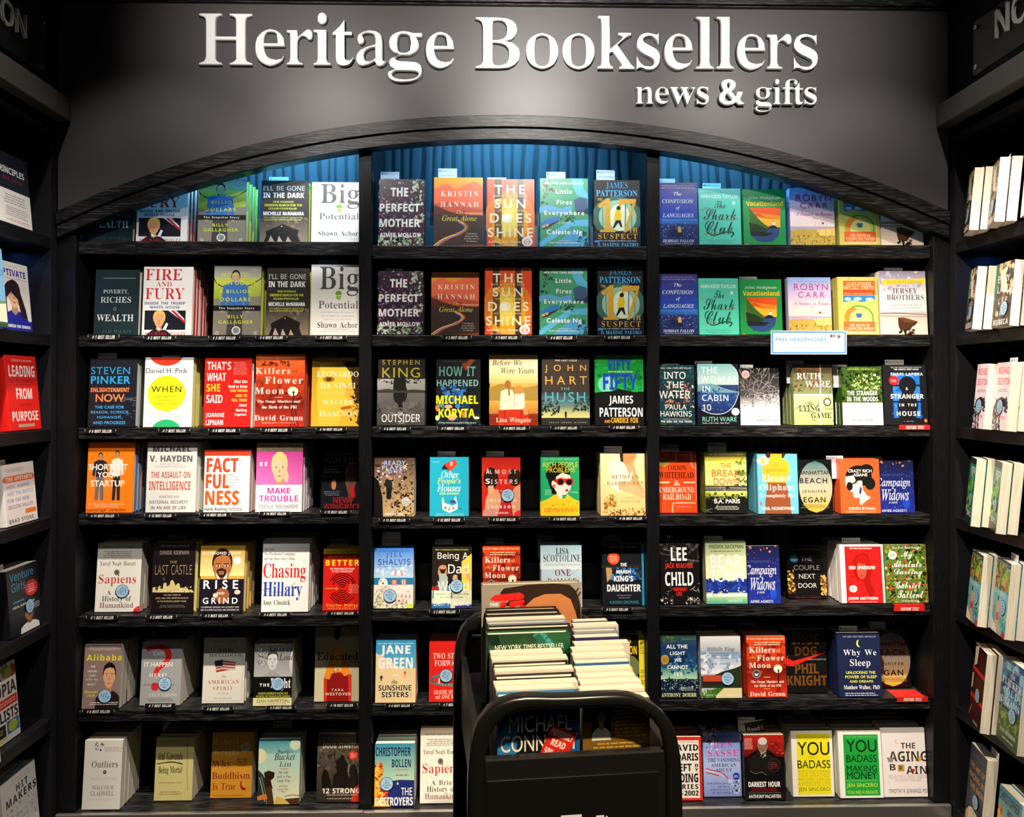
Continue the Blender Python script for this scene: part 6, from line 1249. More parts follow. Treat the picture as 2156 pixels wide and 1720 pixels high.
p 2a78c0 1285,420 1350,378 1430,365 1420,395 1340,430 1292,450
p 1c2a34 1292,450 1340,430 1430,395 1445,370 1450,385 1345,452 1300,465
p e8a860 1295,440 1320,430 1322,448 1298,456
p e8a860 1325,428 1345,420 1346,438 1328,446
n 1470 350 1540 420 30 28 1f4a34,16382a,2a5a40
n 1560 470 1640 590 40 30 1f4a34,16382a,2a5a40
n 1300 100 1390 180 30 28 2a5a40,4a3a3a,16382a
n 1285 190 1340 280 26 24 2a3a3a,16382a,3a6a5a
s 2a7a9a 2 1520,440 1540,540 1530,602
H 1312 114 1610 130 eef4ee NEW YORK TIMES BESTSELLER
g 1400 165 1520 200 f8faf6 Little
g 1406 245 1520 280 f8faf6 Fires
g 1314 325 1612 368 f8faf6 Everywhere
G 1418 410 1510 422 e0e8e0 A NOVEL
g 1332 465 1595 512 f8faf6 Celeste Ng
N 1415 542 1515 552 e0e8e0 Bestselling author of
g 1352 558 1578 569 e0e8e0 EVERYTHING I NEVER TOLD YOU
B suspect 1715 2070 75 600 101418 t=30 n=0 k=h | black hardback with giant gold number and yellow-coated runner
e 1700 200 2080 520 3a6a60
e 1750 230 2040 490 9ac8a8
e 1830 260 1990 470 e0f0d0
s 3a4a8a 7 1955,200 1952,480
s 2a3a6a 4 2000,230 2002,480
s 3a4a5a 4 1780,240 1784,470
g 1715 470 2070 600 1a1a30 0c0e14
R 1805 90 1972 145 2f8ccc JAMES
B 1732 152 2045 202 4ab0f0 PATTERSON
R 1740 215 1782 234 e0b848 THE
B 1745 218 2038 480 d8a632 17
e 1885 275 1918 312 1c1614
p ecc81c 1880,310 1915,305 1925,350 1915,390 1870,390 1872,345
p 15161a 1880,388 1918,385 1930,440 1918,440 1900,405 1868,450 1858,445
R 1980 445 2045 482 e0b040 TH
R 1748 490 2045 532 e0b040 SUSPECT
r 1722 542 1760 558 3a90d0
N 1760 540 2036 552 c8d8e8 The new WOMEN'S MURDER CLUB novel
B 1745 560 2050 588 4ab0f0 & MAXINE PAETRO
C 108 90 245 130 dim
T 538 598 765 630 # 2 BEST SELLER
T 915 598 1142 630 # 3 BEST SELLER
T 1332 598 1560 632 # 4 BEST SELLER
T 1768 596 1996 628 # 5 BEST SELLER
= M 1 780 350
D mother 55 405 98 598 n=1 | floral hardback with white title under the arch
D alone 478 850 85 605 n=0 | brightly lit orange dusk hardback under the arch
D sun 875 1242 98 608 n=0 | brightly lit orange striped hardback under the arch
D little 1280 1650 92 612 n=0 | green aerial-view hardback under the arch
D suspect 1690 2045 105 615 n=0 | black gold-numbered hardback under the arch
C 76 42 218 98
C 513 17 655 82
C 885 85 1026 100
C 1330 42 1474 95
C 1708 28 1848 106
= M 3 780 735
B outs 48 410 62 588 24211f t=32 n=1 k=h | black and grey hardback with upside-down dark figure
g 48 225 410 330 b0b0ac 8a8a88
g 48 330 410 588 6a6866 3a3836
n 48 400 410 500 60 70 5a5856,6a6866,4c4a48
n 60 190 400 260 90 26 24211f,2e2a28,3a3836
p 1a1816 180,190 262,190 270,290 262,370 240,410 222,430 200,410 178,370 172,290
s 1a1816 10 182,300 178,360 190,400
s 1a1816 10 270,295 272,350 255,400
p 3a3836 48,310 130,300 220,315 330,305 410,312 410,330 48,330
e 211 400 243 458 1a1816
e 219 443 224 448 d8d8d8
e 230 443 235 448 d8d8d8
G 90 82 372 118 b0a834 STEPHEN
G 90 140 374 215 b0a834 KING
N 205 476 246 492 f0f0f0 THE
N 85 492 375 552 f0f0f0 OUTSIDER
N 200 556 258 565 d0d0d0 A NOVEL
B happ 490 832 75 588 14181c t=26 n=0 k=h | black hardback with yellow name over blue smoke and leaves
n 540 280 730 440 60 60 1a4a80,2a68b0,123a60,3a86d0
n 520 480 832 588 50 50 16344a,1c4a5a,2a3a3a
e 488 420 520 470 e07848
e 510 400 555 440 5a9a5a
e 560 420 620 450 e0a890
e 488 500 522 540 c8e0b8
e 585 490 650 540 e8a080
e 690 470 720 520 c87838
e 780 510 825 530 e8e0d0
p 8a3a1c 690,110 730,100 750,75 790,80 760,120 720,165
H 520 130 795 205 5f9a8e HOW IT
H 502 232 816 280 86b8b8 HAPPENED
N 632 300 678 312 e0e0e0 A NOVEL
K 497 350 816 415 ece41c MICHAEL
K 515 450 790 518 ece41c KORYTA
H 515 553 800 564 e8e8e8 New York Times bestselling author of Rise the Dark
N 545 86 770 98 8a7a3a "Relentless."
B before 898 1268 42 585 e4ae58 t=28 n=0 k=h | golden hardback with two girls on a red suitcase
g 898 42 1268 130 d8aa50 fbf0c8
g 898 130 1268 260 fbeec0 e8c070
p a8883c 898,290 990,260 1080,285 1180,290 1268,270 1268,400 898,400
g 898 390 1268 500 e0a848 b87028
r 898 490 1268 585 8a2c14
s 5a1c0c 3 898,510 1268,512
s 5a1c0c 3 898,545 1268,548
p c8321c 968,462 1195,458 1200,585 965,585
s 8a1c10 6 1015,462 1015,585
s 8a1c10 6 1140,462 1142,585
p f6e4c0 985,320 1030,300 1075,310 1090,350 1082,455 978,460
p fbeccc 1095,340 1130,325 1165,335 1168,455 1085,455
e 1015 235 1062 300 a86a30
s a86a30 12 1045,290 1050,350
e 1088 275 1160 340 c88a44
p d89858 1150,450 1185,430 1195,490 1165,500
I 920 82 1148 135 5a4024 Before We
I 988 140 1238 185 5a4024 Were Yours
R 950 518 1214 562 f8ecd4 Lisa Wingate
B hush 1295 1660 55 582 3e3630 t=28 n=0 k=h | dark brown hardback with gold names and teal title
g 1295 330 1660 440 3e3c38 6a8a8a
g 1295 440 1660 520 7a9a80 e8d880
r 1295 520 1660 582 2a2c28
n 1295 380 1430 500 90 26 1c2420,24302a
n 1530 340 1660 470 90 26 1c2420,24302a
N 1340 66 1615 74 b0a898 NEW YORK TIMES BESTSELLING AUTHOR OF
H 1395 79 1562 93 e0d8cc THE LAST CHILD
G 1318 118 1632 180 e0a650 JOHN
G 1322 205 1638 268 e0a650 HART
G 1440 290 1506 310 60b8c8 THE
G 1320 325 1626 400 4ab0cc HUSH
p 1c1c18 1470,480 1478,468 1486,480 1484,518 1472,518
N 1450 438 1516 446 8a9a80 A NOVEL
N 1352 550 1632 560 c8c0a0 EDGAR AWARD WINNER
B fifty 1700 2072 45 578 10140f t=30 n=0 k=h | green and black hardback with blue repeated title
g 1700 45 2072 330 128a30 1cb844
n 1700 45 2072 330 60 80 149a38,0f7a2c,20b04a
e 1720 200 1850 330 7ae0c0
s f4fff8 4 1800,215 1806,250 1796,275 1808,325
p 0c0e0c 1700,330 1760,322 1840,318 1870,298 1920,310 2000,325 2072,322 2072,360 1700,360
K 1798 75 1975 158 1c4ec0 FIFTY
H 1798 166 1985 178 e8f8e8 HEADS SHE WINS, TAILS SHE DIES
K 1758 185 2020 308 2046c8 FIFTY
r 1700 332 2072 578 10120f
X 1803 352 1988 428 f6f6f4 JAMES
X 1733 442 2060 512 f6f6f4 PATTERSON
X 1770 535 1815 558 f09028 AND
X 1822 518 2026 558 f4b430 CANDICE FOX
C 1365 32 1502 56 dim
T 70 588 303 618 # 6 BEST SELLER
T 505 585 740 615 # 7 BEST SELLER
T 975 584 1205 615 # 8 BEST SELLER
T 1363 582 1595 612 # 9 BEST SELLER
T 1805 578 2032 608 # 10 BEST SELLER
= M 4 780 920
B ready 25 328 158 610 3a2c24 t=28 n=1 k=p bc=d8c8b0 | dark cluttered paperback with neon blue outlined title
g 25 158 328 610 4a3830 c8a878
n 25 158 328 610 170 34 2a1c18,1a1410,5a4434,8a6a4a,c89a68,3a2c40
n 40 250 250 340 40 34 d8b8a0,8a6ab0,e8d0b8
n 190 380 328 600 70 26 1a1410,4a3a20,2a2014
p 14100e 25,300 60,330 90,450 95,610 25,610
p 1c2420 110,330 150,300 165,350 155,470 130,470 120,400
e 130 290 160 325 b88a6a
p 14181c 120,390 165,380 150,470 120,465
G 105 180 265 212 b0c8ff READY
G 90 215 278 248 c0d0ff PLAYER
G 135 250 235 275 b0c8ff ONE
e 235 455 303 525 c0c0b8
w 243 480 296 515 3 8a8a84
N 155 560 205 568 e8e0d8 A NOVEL BY
H 112 574 245 590 f6f4f0 ERNEST CLINE
B other 445 742 152 610 1fa6c4 t=26 n=1 k=p | turquoise paperback with red house roof
p d8452c 555,205 640,165 658,205 600,265
p 2a1c1c 535,245 560,208 600,258 580,245
p f0c8c0 605,190 622,186 618,215 604,220
N 470 183 525 192 b0e0e8 "Hilarious."
I 535 255 668 310 f8f4ec Other
I 505 308 682 364 ece464 People's
I 505 360 682 412 f8f4ec Houses
H 522 420 668 436 d0e070 ABBI WAXMAN
p f0ece6 540,465 560,500 625,520 660,495 658,545 600,575 545,550
p d8d0c8 540,465 548,455 565,500
p f8f4f0 625,480 645,445 655,495
p 3a4a8a 600,480 640,475 650,500 610,500
r 560 525 575 545 8a7a6a
r 590 535 600 558 8a7a6a
r 620 528 632 548 8a7a6a
s 2a3a40 3 668,545 680,540 690,548
N 498 577 705 586 c8e8f0 Abbi Waxman is both irreverent and thoughtful.
N 482 590 706 599 c8e8f0 #1 New York Times bestselling author EMILY GIFFIN
B almost 842 1135 155 605 c8261c t=26 n=1 k=p | red paperback with two dark-haired women from behind
g 842 155 1135 300 a81c16 d8301f
p d89a74 870,480 900,400 960,395 985,440 990,605 860,605
p d89a74 1060,450 1090,380 1135,360 1135,605 1075,605
e 855 230 968 395 2a1612
e 1040 240 1140 370 2a1612
p e0a880 890,370 930,365 940,420 890,425
p b8242c 960,605 990,480 1060,470 1080,605
p c88a7a 850,560 900,530 960,560 965,605 850,605
H 875 240 900 278 f0e4d8 A
N 905 248 1105 278 f0e4d8 LMOST
H 870 315 905 354 f0e4d8 S
N 912 322 1112 354 f0e4d8 ISTERS
N 960 402 1020 410 f0e4d8 A NOVEL
H 880 470 1100 495 f6f0ea JOSHILYN
H 888 518 1094 545 f6f0ea JACKSON
w 930 565 1060 582 2 f0d8d0
e 1085 555 1165 640 e03030
K 1038 440 54 200
B rich 1288 1582 152 605 1fa86a t=26 n=1 k=p | green paperback with woman in red sunglasses
e 1325 195 1510 360 14100e
p 14100e 1345,290 1400,250 1410,440 1375,430 1345,340
p f6eadc 1405,300 1450,270 1510,290 1520,360 1512,400 1480,435 1450,440 1455,480 1405,470 1410,420 1385,380 1370,365 1372,335 1400,335
e 1370 330 1400 370 f6eadc
e 1375 358 1402 385 e86a6a
p d02a20 1385,325 1440,308 1465,315 1530,312 1538,335 1525,365 1495,368 1470,345 1450,365 1420,365 1405,345 1385,335
e 1418 318 1460 362 14100e
e 1480 320 1526 362 14100e
p d02a30 1470,405 1490,390 1500,402 1485,415
p f2cc28 1288,490 1340,470 1385,440 1410,430 1430,465 1470,465 1490,430 1530,465 1582,485 1582,605 1288,605
n 1295 500 1580 525 24 26 d8a818,c89a14,e0b820
H 1308 162 1565 175 8ad0a8 NEW YORK TIMES BESTSELLER
G 1305 190 1570 228 d8d43c RICH PEOPLE
G 1332 232 1548 268 d8d43c PROBLEMS
N 1510 413 1570 423 e8f4e8 A NOVEL
w 1318 395 1375 442 4 a0d8b8
g 1318 535 1565 568 e47c1e KEVIN KWAN
N 1335 573 1552 583 e0a020 AUTHOR OF CRAZY RICH ASIANS
B earth 1750 2090 125 602 e4d49c t=26 n=3 k=p | cream paperback with woman in pale jacket
g 1750 125 2090 602 f2e4b0 dcc07c
p d8a470 1850,160 1940,125 2010,140 1990,200 2030,340 2080,420 2040,440 1940,380 1850,360
p f6ead0 1800,200 1880,140 1930,220 1960,290 1980,250 1990,300 1900,420 1820,380
p c89058 1900,125 2015,125 2005,165 1980,180 1940,210 1905,190
p 3a1c10 1885,125 1910,125 1912,190 1892,185
p d8b080 1870,340 1940,330 2040,390 2080,450 2060,470 1960,420 1880,400
n 1770 440 1860 540 50 36 a87830,c89848,8a5a20
n 1760 540 2085 600 90 30 b87a30,8a5220,d8a850,6a3c18,e8c070
R 1825 288 2030 315 8a6430 BETWEEN
R 1790 338 1928 362 8a6430 EARTH
I 1938 335 1970 360 a88040 and
R 1985 335 2065 358 8a6430 SKY
R 1925 452 2022 466 b89858 AMANDA
R 1890 478 2045 494 b89858 SKENANDORE
C 508 108 643 155 dim
C 876 108 1010 158 dim
C 1292 102 1427 155 dim
C 1767 70 1902 128
T 65 615 298 645 # 11 BEST SELLER
T 475 612 712 645 # 12 BEST SELLER
T 895 610 1130 640 # 13 BEST SELLER
T 1352 606 1588 636 # 14 BEST SELLER
T 1860 602 2095 632 # 15 BEST SELLER
= M 5 780 1115
B shal 22 322 140 616 6aa8e8 t=30 n=1 k=p | sky blue beach paperback with parasol and white dog
g 22 140 322 370 3a80dc b8d8f0
n 30 270 310 350 30 40 d8e8f4,c0dcf0
r 22 365 322 420 1f7aa8
r 22 418 322 616 ece0d4
p f4e8e8 145,335 170,315 210,308 250,318 272,335 240,348 180,348
p e08a9a 185,312 200,309 195,348 178,347
p e08a9a 225,311 240,315 250,346 232,348
s c8b8a8 3 209,345 210,370
p d8583c 160,382 198,378 198,420 160,420
p f0e8e0 170,382 176,382 176,420 170,420
p f0e8e0 184,382 190,382 190,420 184,420
p d8583c 230,378 270,375 272,420 232,420
p f0e8e0 240,378 247,378 248,420 241,420
p f0e8e0 256,378 262,378 263,420 257,420
e 60 365 130 450 e8e4dc
n 30 430 150 540 60 36 e8e4da,c8c0b0,9a9a70
n 22 540 270 616 70 36 c8c8a0,98a070,e0dcc8,7a8858
e 75 385 84 394 2a2420
e 88 400 102 412 2a2420
N 62 156 295 166 3a6ac0 NEW YORK TIMES BESTSELLING AUTHOR
N 120 172 240 212 2456b4 JILL
N 58 222 302 265 2456b4 SHALVIS
N 62 272 295 282 3a6ac0 The one you want to love forever
N 265 464 300 472 8a6a70 A NOVEL
G 120 482 308 522 cc6476 holiday
G 120 520 280 546 cc6476 friends
r 272 560 322 616 c8e048
K 148 500 57 190
B dad 462 765 130 602 221e1a t=26 n=1 k=p | black and yellow paperback with bearded man and child
p e0c848 690,240 765,180 765,602 690,602
p d0d4b8 462,460 765,460 765,602 462,602
f 470 235 620 520 c89068 2a1c14 5a7a9a
p a8b8b0 520,340 560,330 585,360 580,470 520,470
p 2a1c14 520,290 535,330 560,332 575,290 560,300 535,300
p b0222a 462,430 520,432 520,456 462,458
f 600 325 680 470 d8a884 3a2418 d8c8a8
p d8a078 715,280 735,290 762,380 735,410
p e8f0d0 480,460 610,465 600,602 480,602
p 2f6fa8 465,560 605,555 605,602 465,602
p 2f2f80 640,575 765,565 765,602 640,602
N 490 146 742 160 d8d040 With a Foreword by Melissa McCarthy
N 508 172 738 236 f6f2ea Being A
N 588 258 742 332 f6f2ea Dad
N 508 385 742 465 f6f2ea Weird
N 488 482 742 492 5a6a30 LESSONS IN FATHERHOOD FROM
N 530 506 700 516 5a6a30 MY FAMILY TO YOURS
N 480 535 748 575 f6f2ea Ben Falcone
K 652 425 56 185
D kfm 848 1135 125 605 n=1 | dark red slab-lettered paperback behind the cart
B lisa 1288 1602 112 602 bcd4e0 t=34 n=1 k=h | pale blue hardback with dark serif names behind cart
g 1288 112 1602 300 9cc0d0 e0ecf0
s 8a9aa0 2 1310,130 1400,230 1560,350 1602,360
s 8a9aa0 2 1602,280 1500,350 1450,400
B 1402 138 1500 185 1c2a3a LISA
R 1308 190 1590 242 1c2a3a SCOTTOLINE
N 1320 261 1588 270 6a7a88 NEW YORK TIMES BESTSELLING AUTHOR
R 1396 300 1515 350 6a1c20 ONE
R 1340 368 1560 418 6a1c20 DAMAGE
B marsh 1770 2090 110 590 15181f t=28 n=1 k=p d=24 | black paperback with orange disc and cyan edge strip
n 1780 280 2046 380 90 50 1f4a8a,2a6ab8,16305a,4a8ac8,3a4a3a
p b89058 1780,290 1810,280 1830,310 1815,370 1790,400
r 1770 268 2048 286 2a2420
r 2048 110 2090 590 2a9ec4
s d0e8f0 2 2062,240 2064,440
N 1800 126 2022 136 d8d8d8 INTERNATIONAL BESTSELLER
e 1792 172 1885 265 e64e28
w 1806 195 1872 245 4 f8c0a8
K 1890 252 1938 278 f4f4f0 THE
K 1860 305 1968 332 f4f4f0 MARSH
K 1842 350 1988 392 f4f4f0 KING'S
K 1790 415 2046 468 f4f4f0 DAUGHTER
N 1865 493 1975 502 c8c8c8 How long can you outrun
N 1878 512 1962 520 c8c8c8 your darkest secret?
G 1812 538 2030 560 2a8a90 KAREN DIONNE
C 90 18 230 75 dim
C 90 72 230 132 dim
C 487 72 625 128 dim
C 873 62 1008 120 dim
C 1265 42 1400 98 dim
C 1757 42 1893 100 dim
T 445 605 675 640 # 2 BEST SELLER
T 1752 590 1982 620 # 5 BEST SELLER
= M 6 780 1315
B jane 35 340 108 600 ead09a t=26 n=3 k=p | blue and sand beach paperback with white capital name
g 35 108 340 330 2f8ec0 5ab0d4
p ecd4a0 35,215 110,250 200,310 270,370 340,430 340,600 35,600
N 55 138 325 148 d0e8f0 NEW YORK TIMES BESTSELLING AUTHOR
K 78 158 302 238 eef2f2 JANE
K 60 250 320 332 eef2f2 GREEN
b 68 380 96 430 2a3a3a 1c4a50 d8a078 2a1c14
b 250 345 272 405 d8584a e0a080 d8a078 2a1c14
b 296 505 316 560 f0b0a0 e0a080 d8a078 6a4a2a
s c8a868 4 60,440 78,428
r 170 378 208 390 f6ead0
I 160 415 205 448 1c2a30 the
H 62 458 308 498 1c2a30 SUNSHINE
H 84 510 288 548 1c2a30 SISTERS
N 112 560 258 568 c87a3a Wickedly funny
B steps 440 735 105 584 dc241c t=26 n=3 k=p | red paperback with winding teal path
s 58a8b0 16 520,380 470,405 465,435 520,450 620,460 690,500 735,540
e 660 500 760 640 58a8b0
e 695 530 760 600 d8e0b0
s f0c8b8 3 660,180 690,205 735,212
n 640 125 705 170 24 16 2a1410,8a3020,4a1c14
p f6f0e8 515,405 522,402 524,445 514,445
R 474 215 705 258 f6e4d6 TWO STEPS
R 485 270 694 312 f6e4d6 FORWARD
s f0c0a8 3 610,335 630,345 640,340 735,335
e 628 395 712 480 ecdcd0
w 642 412 698 460 5 b88a80
R 480 495 692 525 f6dcc8 GRAEME SIMSION
R 490 530 678 560 f6dcc8 and ANNE BUIST
K 572 385 58 205
B patt 1780 2098 75 585 14120c t=30 n=1 k=p d=10 | black paperback with yellow side strip behind the cart
e 1860 230 2040 420 6a7a4a
p e8a030 1960,300 1985,330 2010,400 1990,400
X 1800 92 1972 155 f0cc24 JAMES
X 1800 163 2015 225 f0cc24 PATTERSON
r 2028 75 2098 585 ecdc28
N 2038 90 2075 98 3a3410 THE
N 2038 102 2086 112 3a3410 WORLD'S
K 2036 122 2080 158 1c1a08 #1
N 2037 165 2088 188 2a260c BEST-
N 2037 194 2086 205 3a3410 SELLING
N 2037 212 2082 222 3a3410 WRITER
H 2044 340 2084 350 3a3410 MISSING
H 2044 355 2084 365 3a3410 WOMAN
H 2044 385 2086 395 3a3410 BELOVED
H 2044 420 2082 432 3a3410 ROYAL
H 2044 438 2084 450 3a3410 FAMILY
H 2044 480 2086 494 3a3410 WHAT
C 72 12 212 68 dim
C 492 -10 627 55 dim
T 108 600 330 628 # 6 BEST SELLER
T 520 590 745 622 # 7 BEST SELLER
= M 7 780 1515
B boll 28 328 180 657 74b8ac t=28 n=4 k=p | teal paperback with fiery left edge and navy sea
g 28 180 328 460 2f8aa8 a8ccb0
p 1c2a6e 60,520 120,470 220,455 328,458 328,657 150,657 75,560
p f4a830 28,330 60,350 90,400 85,470 60,500 70,560 150,657 28,657
n 28 330 95 500 40 36 c8541c,8a2c14,f8d860,f08028,4a1c10
n 28 480 130 657 50 40 f8c030,e86018,d83018,f8e070
p f4f4f0 205,470 214,490 198,490
X 40 210 305 275 142c4e CHRISTOPHER
X 162 300 306 360 142c4e BOLLEN
N 185 374 290 384 c83a20 AUTHOR OF ORIENT
w 190 412 298 426 1 8a4a30
N 232 515 315 572 f4f4ee THE
X 38 588 320 648 f4f4ee DESTROYERS
K 123 485 56 0
D sapiens 372 712 80 632 n=4 bc=e6e4da | cream fingerprint paperback beside the cart
K 582 437 56 0
C 425 -30 565 15 dim
= R 2 1380 540
B conf 28 322 132 600 2a3a90 t=26 n=0 k=p | deep blue night-sky paperback with white italic capitals
g 28 132 322 400 3a2f74 1f4ec0
g 28 400 322 440 3a86d8 2a5aa8
g 28 440 322 600 1c3478 16265a
n 28 140 322 320 60 6 c8c8e8,a8b0e0
n 28 430 322 540 130 12 6a8ac8,a8b8d8,2a4a88,c87868,16224a,d8d8e0
s 5aa0e0 3 225,410 260,415 300,405
p 16224a 118,480 150,480 158,530 112,530
p 1c1c3a 160,485 200,480 210,530 160,530
e 128 455 150 482 5a1c18
p d8a850 172,462 192,458 200,500 172,500
N 52 152 285 161 c8c8e0 "A gripping, cleverly plotted novel with surprising bite."
N 42 168 300 177 c8c8e0 Author of You Know When the Men Are Gone
I 138 200 198 228 f4f4f6 The
I 52 255 290 285 f8f8fa CONFUSION
I 155 305 188 340 f4f4f6 of
I 57 360 290 390 f8f8fa LANGUAGES
I 58 552 296 574 e8e8f4 SIOBHAN FALLON
N 72 578 285 587 c8c8e0 author of You Know When the Men Are Gone
B shark 325 632 165 600 52ceb2 t=24 n=0 k=p | mint paperback with dark green brushed script title
N 358 190 505 200 2a6a5a "A quintessential summer read."
G 340 212 610 240 f4f8f4 ANN KIDD TAYLOR
C 440 258 522 318 1c4a3c The
C 362 318 596 405 1c4a3c Shark
C 370 410 574 512 1c4a3c Club
s 1c4a3c 9 395,500 440,520 520,495 570,498 578,510 560,530
e 566 262 590 288 d8e8d8
s c87858 4 340,330 370,318 392,310 408,318
s c87858 4 500,402 540,398 590,392 612,396
s c87858 4 362,510 420,508 440,495 455,505
N 380 553 588 562 2a7a68 By the NEW YORK TIMES bestselling author of
N 398 570 570 579 2a7a68 TRAVELING WITH POMEGRANATES
B vaca 638 960 172 600 1c924a t=26 n=0 k=p | green paperback with sunset lighthouse shield
K 676 222 916 252 b0c0b0 John Hodgman
K 660 258 938 298 f0c020 Vacationland
p e8541c 683,310 918,308 918,470 905,520 860,565 800,572 740,560 700,520 685,470
p f08a20 683,340 918,370 918,400 800,380 760,350 683,360
p f6b82c 720,370 800,390 918,400 918,460 845,458 770,420
p 3a6a28 683,310 760,400 830,460 840,480 690,490
p 1c3818 683,420 760,440 870,500 800,520 690,490
p 2a4a78 845,458 918,458 905,520 860,565 800,572 740,560 700,520 690,490 800,500
p 1a2028 690,490 870,500 820,525 700,525
p 16202c 815,470 845,445 870,440 905,465
p f0ece4 860,418 878,418 880,442 858,442
p c8341c 862,418 869,405 876,418
e 658 582 682 606 e87a20
K 700 584 930 597 10301a True Stories from Painful Beaches
B robyn 1012 1338 158 598 b8b8e0 t=28 n=0 k=p bc=9a6a9a | pastel paperback with wine glasses on a railing
g 1012 158 1338 330 88a8e0 e0c8e0
g 1012 330 1338 450 ecd4e0 f4e0d0
p c8a848 1012,480 1100,470 1200,475 1338,465 1338,598 1012,598
n 1012 500 1338 598 120 26 b89828,7a8a20,e0b838,98701c
p f4d070 1200,475 1338,462 1338,520 1220,520
N 1075 186 1300 196 7a90c8 #1 NEW YORK TIMES BESTSELLING AUTHOR
G 1047 205 1305 255 bc4488 ROBYN
G 1078 268 1280 312 bc4488 CARR
C 1045 335 1318 368 cc6aa0 A Summer in Sonoma
N 1165 382 1198 390 a86a8a A NOVEL
r 1025 455 1338 464 d8a890
s d8a890 5 1040,460 1042,598
s d8a890 5 1085,460 1087,598
s d8a890 5 1130,460 1131,598
s d8a890 5 1175,460 1176,598
s d8a890 5 1222,460 1222,598
s d8a890 5 1268,460 1267,598
s d8a890 5 1312,460 1310,598
p b01c30 1236,418 1256,418 1252,432 1240,432
s c8a0a8 2 1190,408 1192,428 1190,452
s c8a0a8 2 1218,412 1218,452
s c8a0a8 2 1246,430 1246,454
s c8a0a8 2 1272,408 1274,452
B mccall 1390 1695 155 598 d4c868 t=30 n=2 k=p bc=b8b048 | yellow bordered paperback with orange panels and round hill house
n 1392 158 1693 598 150 12 a8a040,c8b848,8a8a30
r 1412 178 1672 580 e8dc90
r 1418 182 1662 252 e4682a
R 1442 195 1632 222 f6ecb8 ALEXANDER
R 1424 222 1652 248 f6ecb8 McCALL SMITH
r 1418 252 1662 292 d84c20
N 1430 275 1645 286 f6dc98 THE NO. 1 LADIES' DETECTIVE AGENCY
r 1418 294 1662 345 3a86c8
e 1430 310 1480 335 f0f4f4
e 1500 308 1560 332 f0f4f4
e 1590 312 1650 336 f0f4f4
p b8d068 1418,350 1500,330 1560,345 1662,325 1662,495 1418,495
o 1425 370 1655 560 4a8a3a 8
e 1428 385 1560 550 e88a34
e 1465 400 1625 560 d8dc88
p 2f7a8a 1520,430 1560,430 1565,448 1515,448
r 1522 448 1558 462 3a5a9a
r 1422 492 1664 568 e66c34
R 1468 510 1620 530 f8ecc0 THE HOUSE OF
R 1436 535 1652 553 f8ecc0 UNEXPECTED SISTERS
N 1445 558 1645 566 f8dcb0 THE NEW NO. 1 LADIES' DETECTIVE AGENCY NOVEL
B jers 1710 2062 110 596 e8e4e2 t=34 n=2 k=p bc=8a8088 | white and violet paperback with battered helmet on beach
g 1710 110 2062 290 8a8098 e8e6e8
n 1710 110 2062 280 40 60 a8a0b8,c0bccc,d8d4dc
p f0d040 1715,178 2050,165 2052,202 1716,215
R 1750 182 2020 205 a88a30 SALLY MOTT FREEMAN
R 1862 218 1898 230 5a5058 THE
R 1788 238 1982 285 4a4048 JERSEY
R 1750 288 2030 330 4a4048 BROTHERS
I 1765 360 2018 376 6a6068 A Missing Naval Officer in the Pacific and
I 1775 382 2008 395 6a6068 His Family's Quest to Bring Him Home
g 1710 415 2062 596 c8bcb4 ecdcc8
s 7a6a64 8 1712,432 1850,430 2062,442
s 8a7a70 5 1712,450 1900,452 2062,455
s f6f0e8 5 1712,441 1900,440 2062,448
p 4a2c1c 1835,462 1880,460 1985,492 1970,515 1940,535 1930,556 1850,556 1838,520
p 6a4228 1835,462 1880,460 1985,492 1940,500 1880,495
n 1830 555 1960 596 24 40 3a2418,5a3c28,2a1c14
C 632 152 768 180
C 1730 85 1870 135
S 873 560 1448 740
= R 1 1380 360
D conf 28 324 88 562 n=0 | deep blue night-sky paperback under the arch
D shark 330 652 132 562 n=1 | mint script-titled paperback under the arch
D vaca 668 990 140 562 n=0 | green shield paperback under the arch
D robyn 1025 1362 130 560 n=0 | pastel wine-glass paperback under the arch
D mccall 1395 1702 110 558 n=2 | yellow bordered paperback cut off by arch
D jers 1712 2030 60 558 n=0 | helmet-on-beach paperback dark under the arch end
C 28 58 148 100
C 356 92 494 145
= R 3 1380 735
B water 32 302 120 582 14343a t=30 n=0 k=p | dark teal floral paperback with pale capitals
n 32 120 302 582 190 40 123a44,1c4a48,0f2a3a,2a5a4a,0c2028,16506a
n 60 260 290 440 90 28 d8a888,c86a58,a8784a,e8c8b0,8a4a3a
N 40 138 270 150 d8e0e0 NEW YORK TIMES BESTSELLER
N 62 172 228 225 f6f2ea INTO
N 85 245 215 295 f6f2ea THE
N 32 315 264 372 f6f2ea WATER
N 75 420 235 458 f6f2ea PAULA
N 38 468 275 510 f6f2ea HAWKINS
N 62 526 250 533 d8d8d0 #1 NEW YORK TIMES BESTSELLING AUTHOR OF
H 40 540 275 556 f6f2ea THE GIRL ON THE TRAIN
B cabin 325 638 112 580 2a3c70 t=28 n=1 k=p bc=2a3c58 | blue porthole paperback with thin white capitals
g 325 112 638 270 7ab0b4 b8d4d0
p 6a98a8 325,270 420,262 520,300 638,330 638,360 325,360
g 325 330 638 480 2a4a88 1c2860
n 325 300 638 470 90 36 2a5a98,1f3c78,3a6aa8,16285a
s 9ac0c8 3 325,268 420,260 520,300 638,325
p 10141f 325,440 400,480 480,492 570,470 610,400 638,300 638,580 325,580
s d8e8ea 5 350,460 430,490 520,485 590,430 630,330 636,280
p 10141f 560,112 638,112 638,200 610,160
s d8e8ea 5 565,116 608,155 634,205
N 345 138 470 185 eef4f4 THE
N 345 205 630 250 eef4f4 WOMAN
N 352 280 412 320 eef4f4 IN
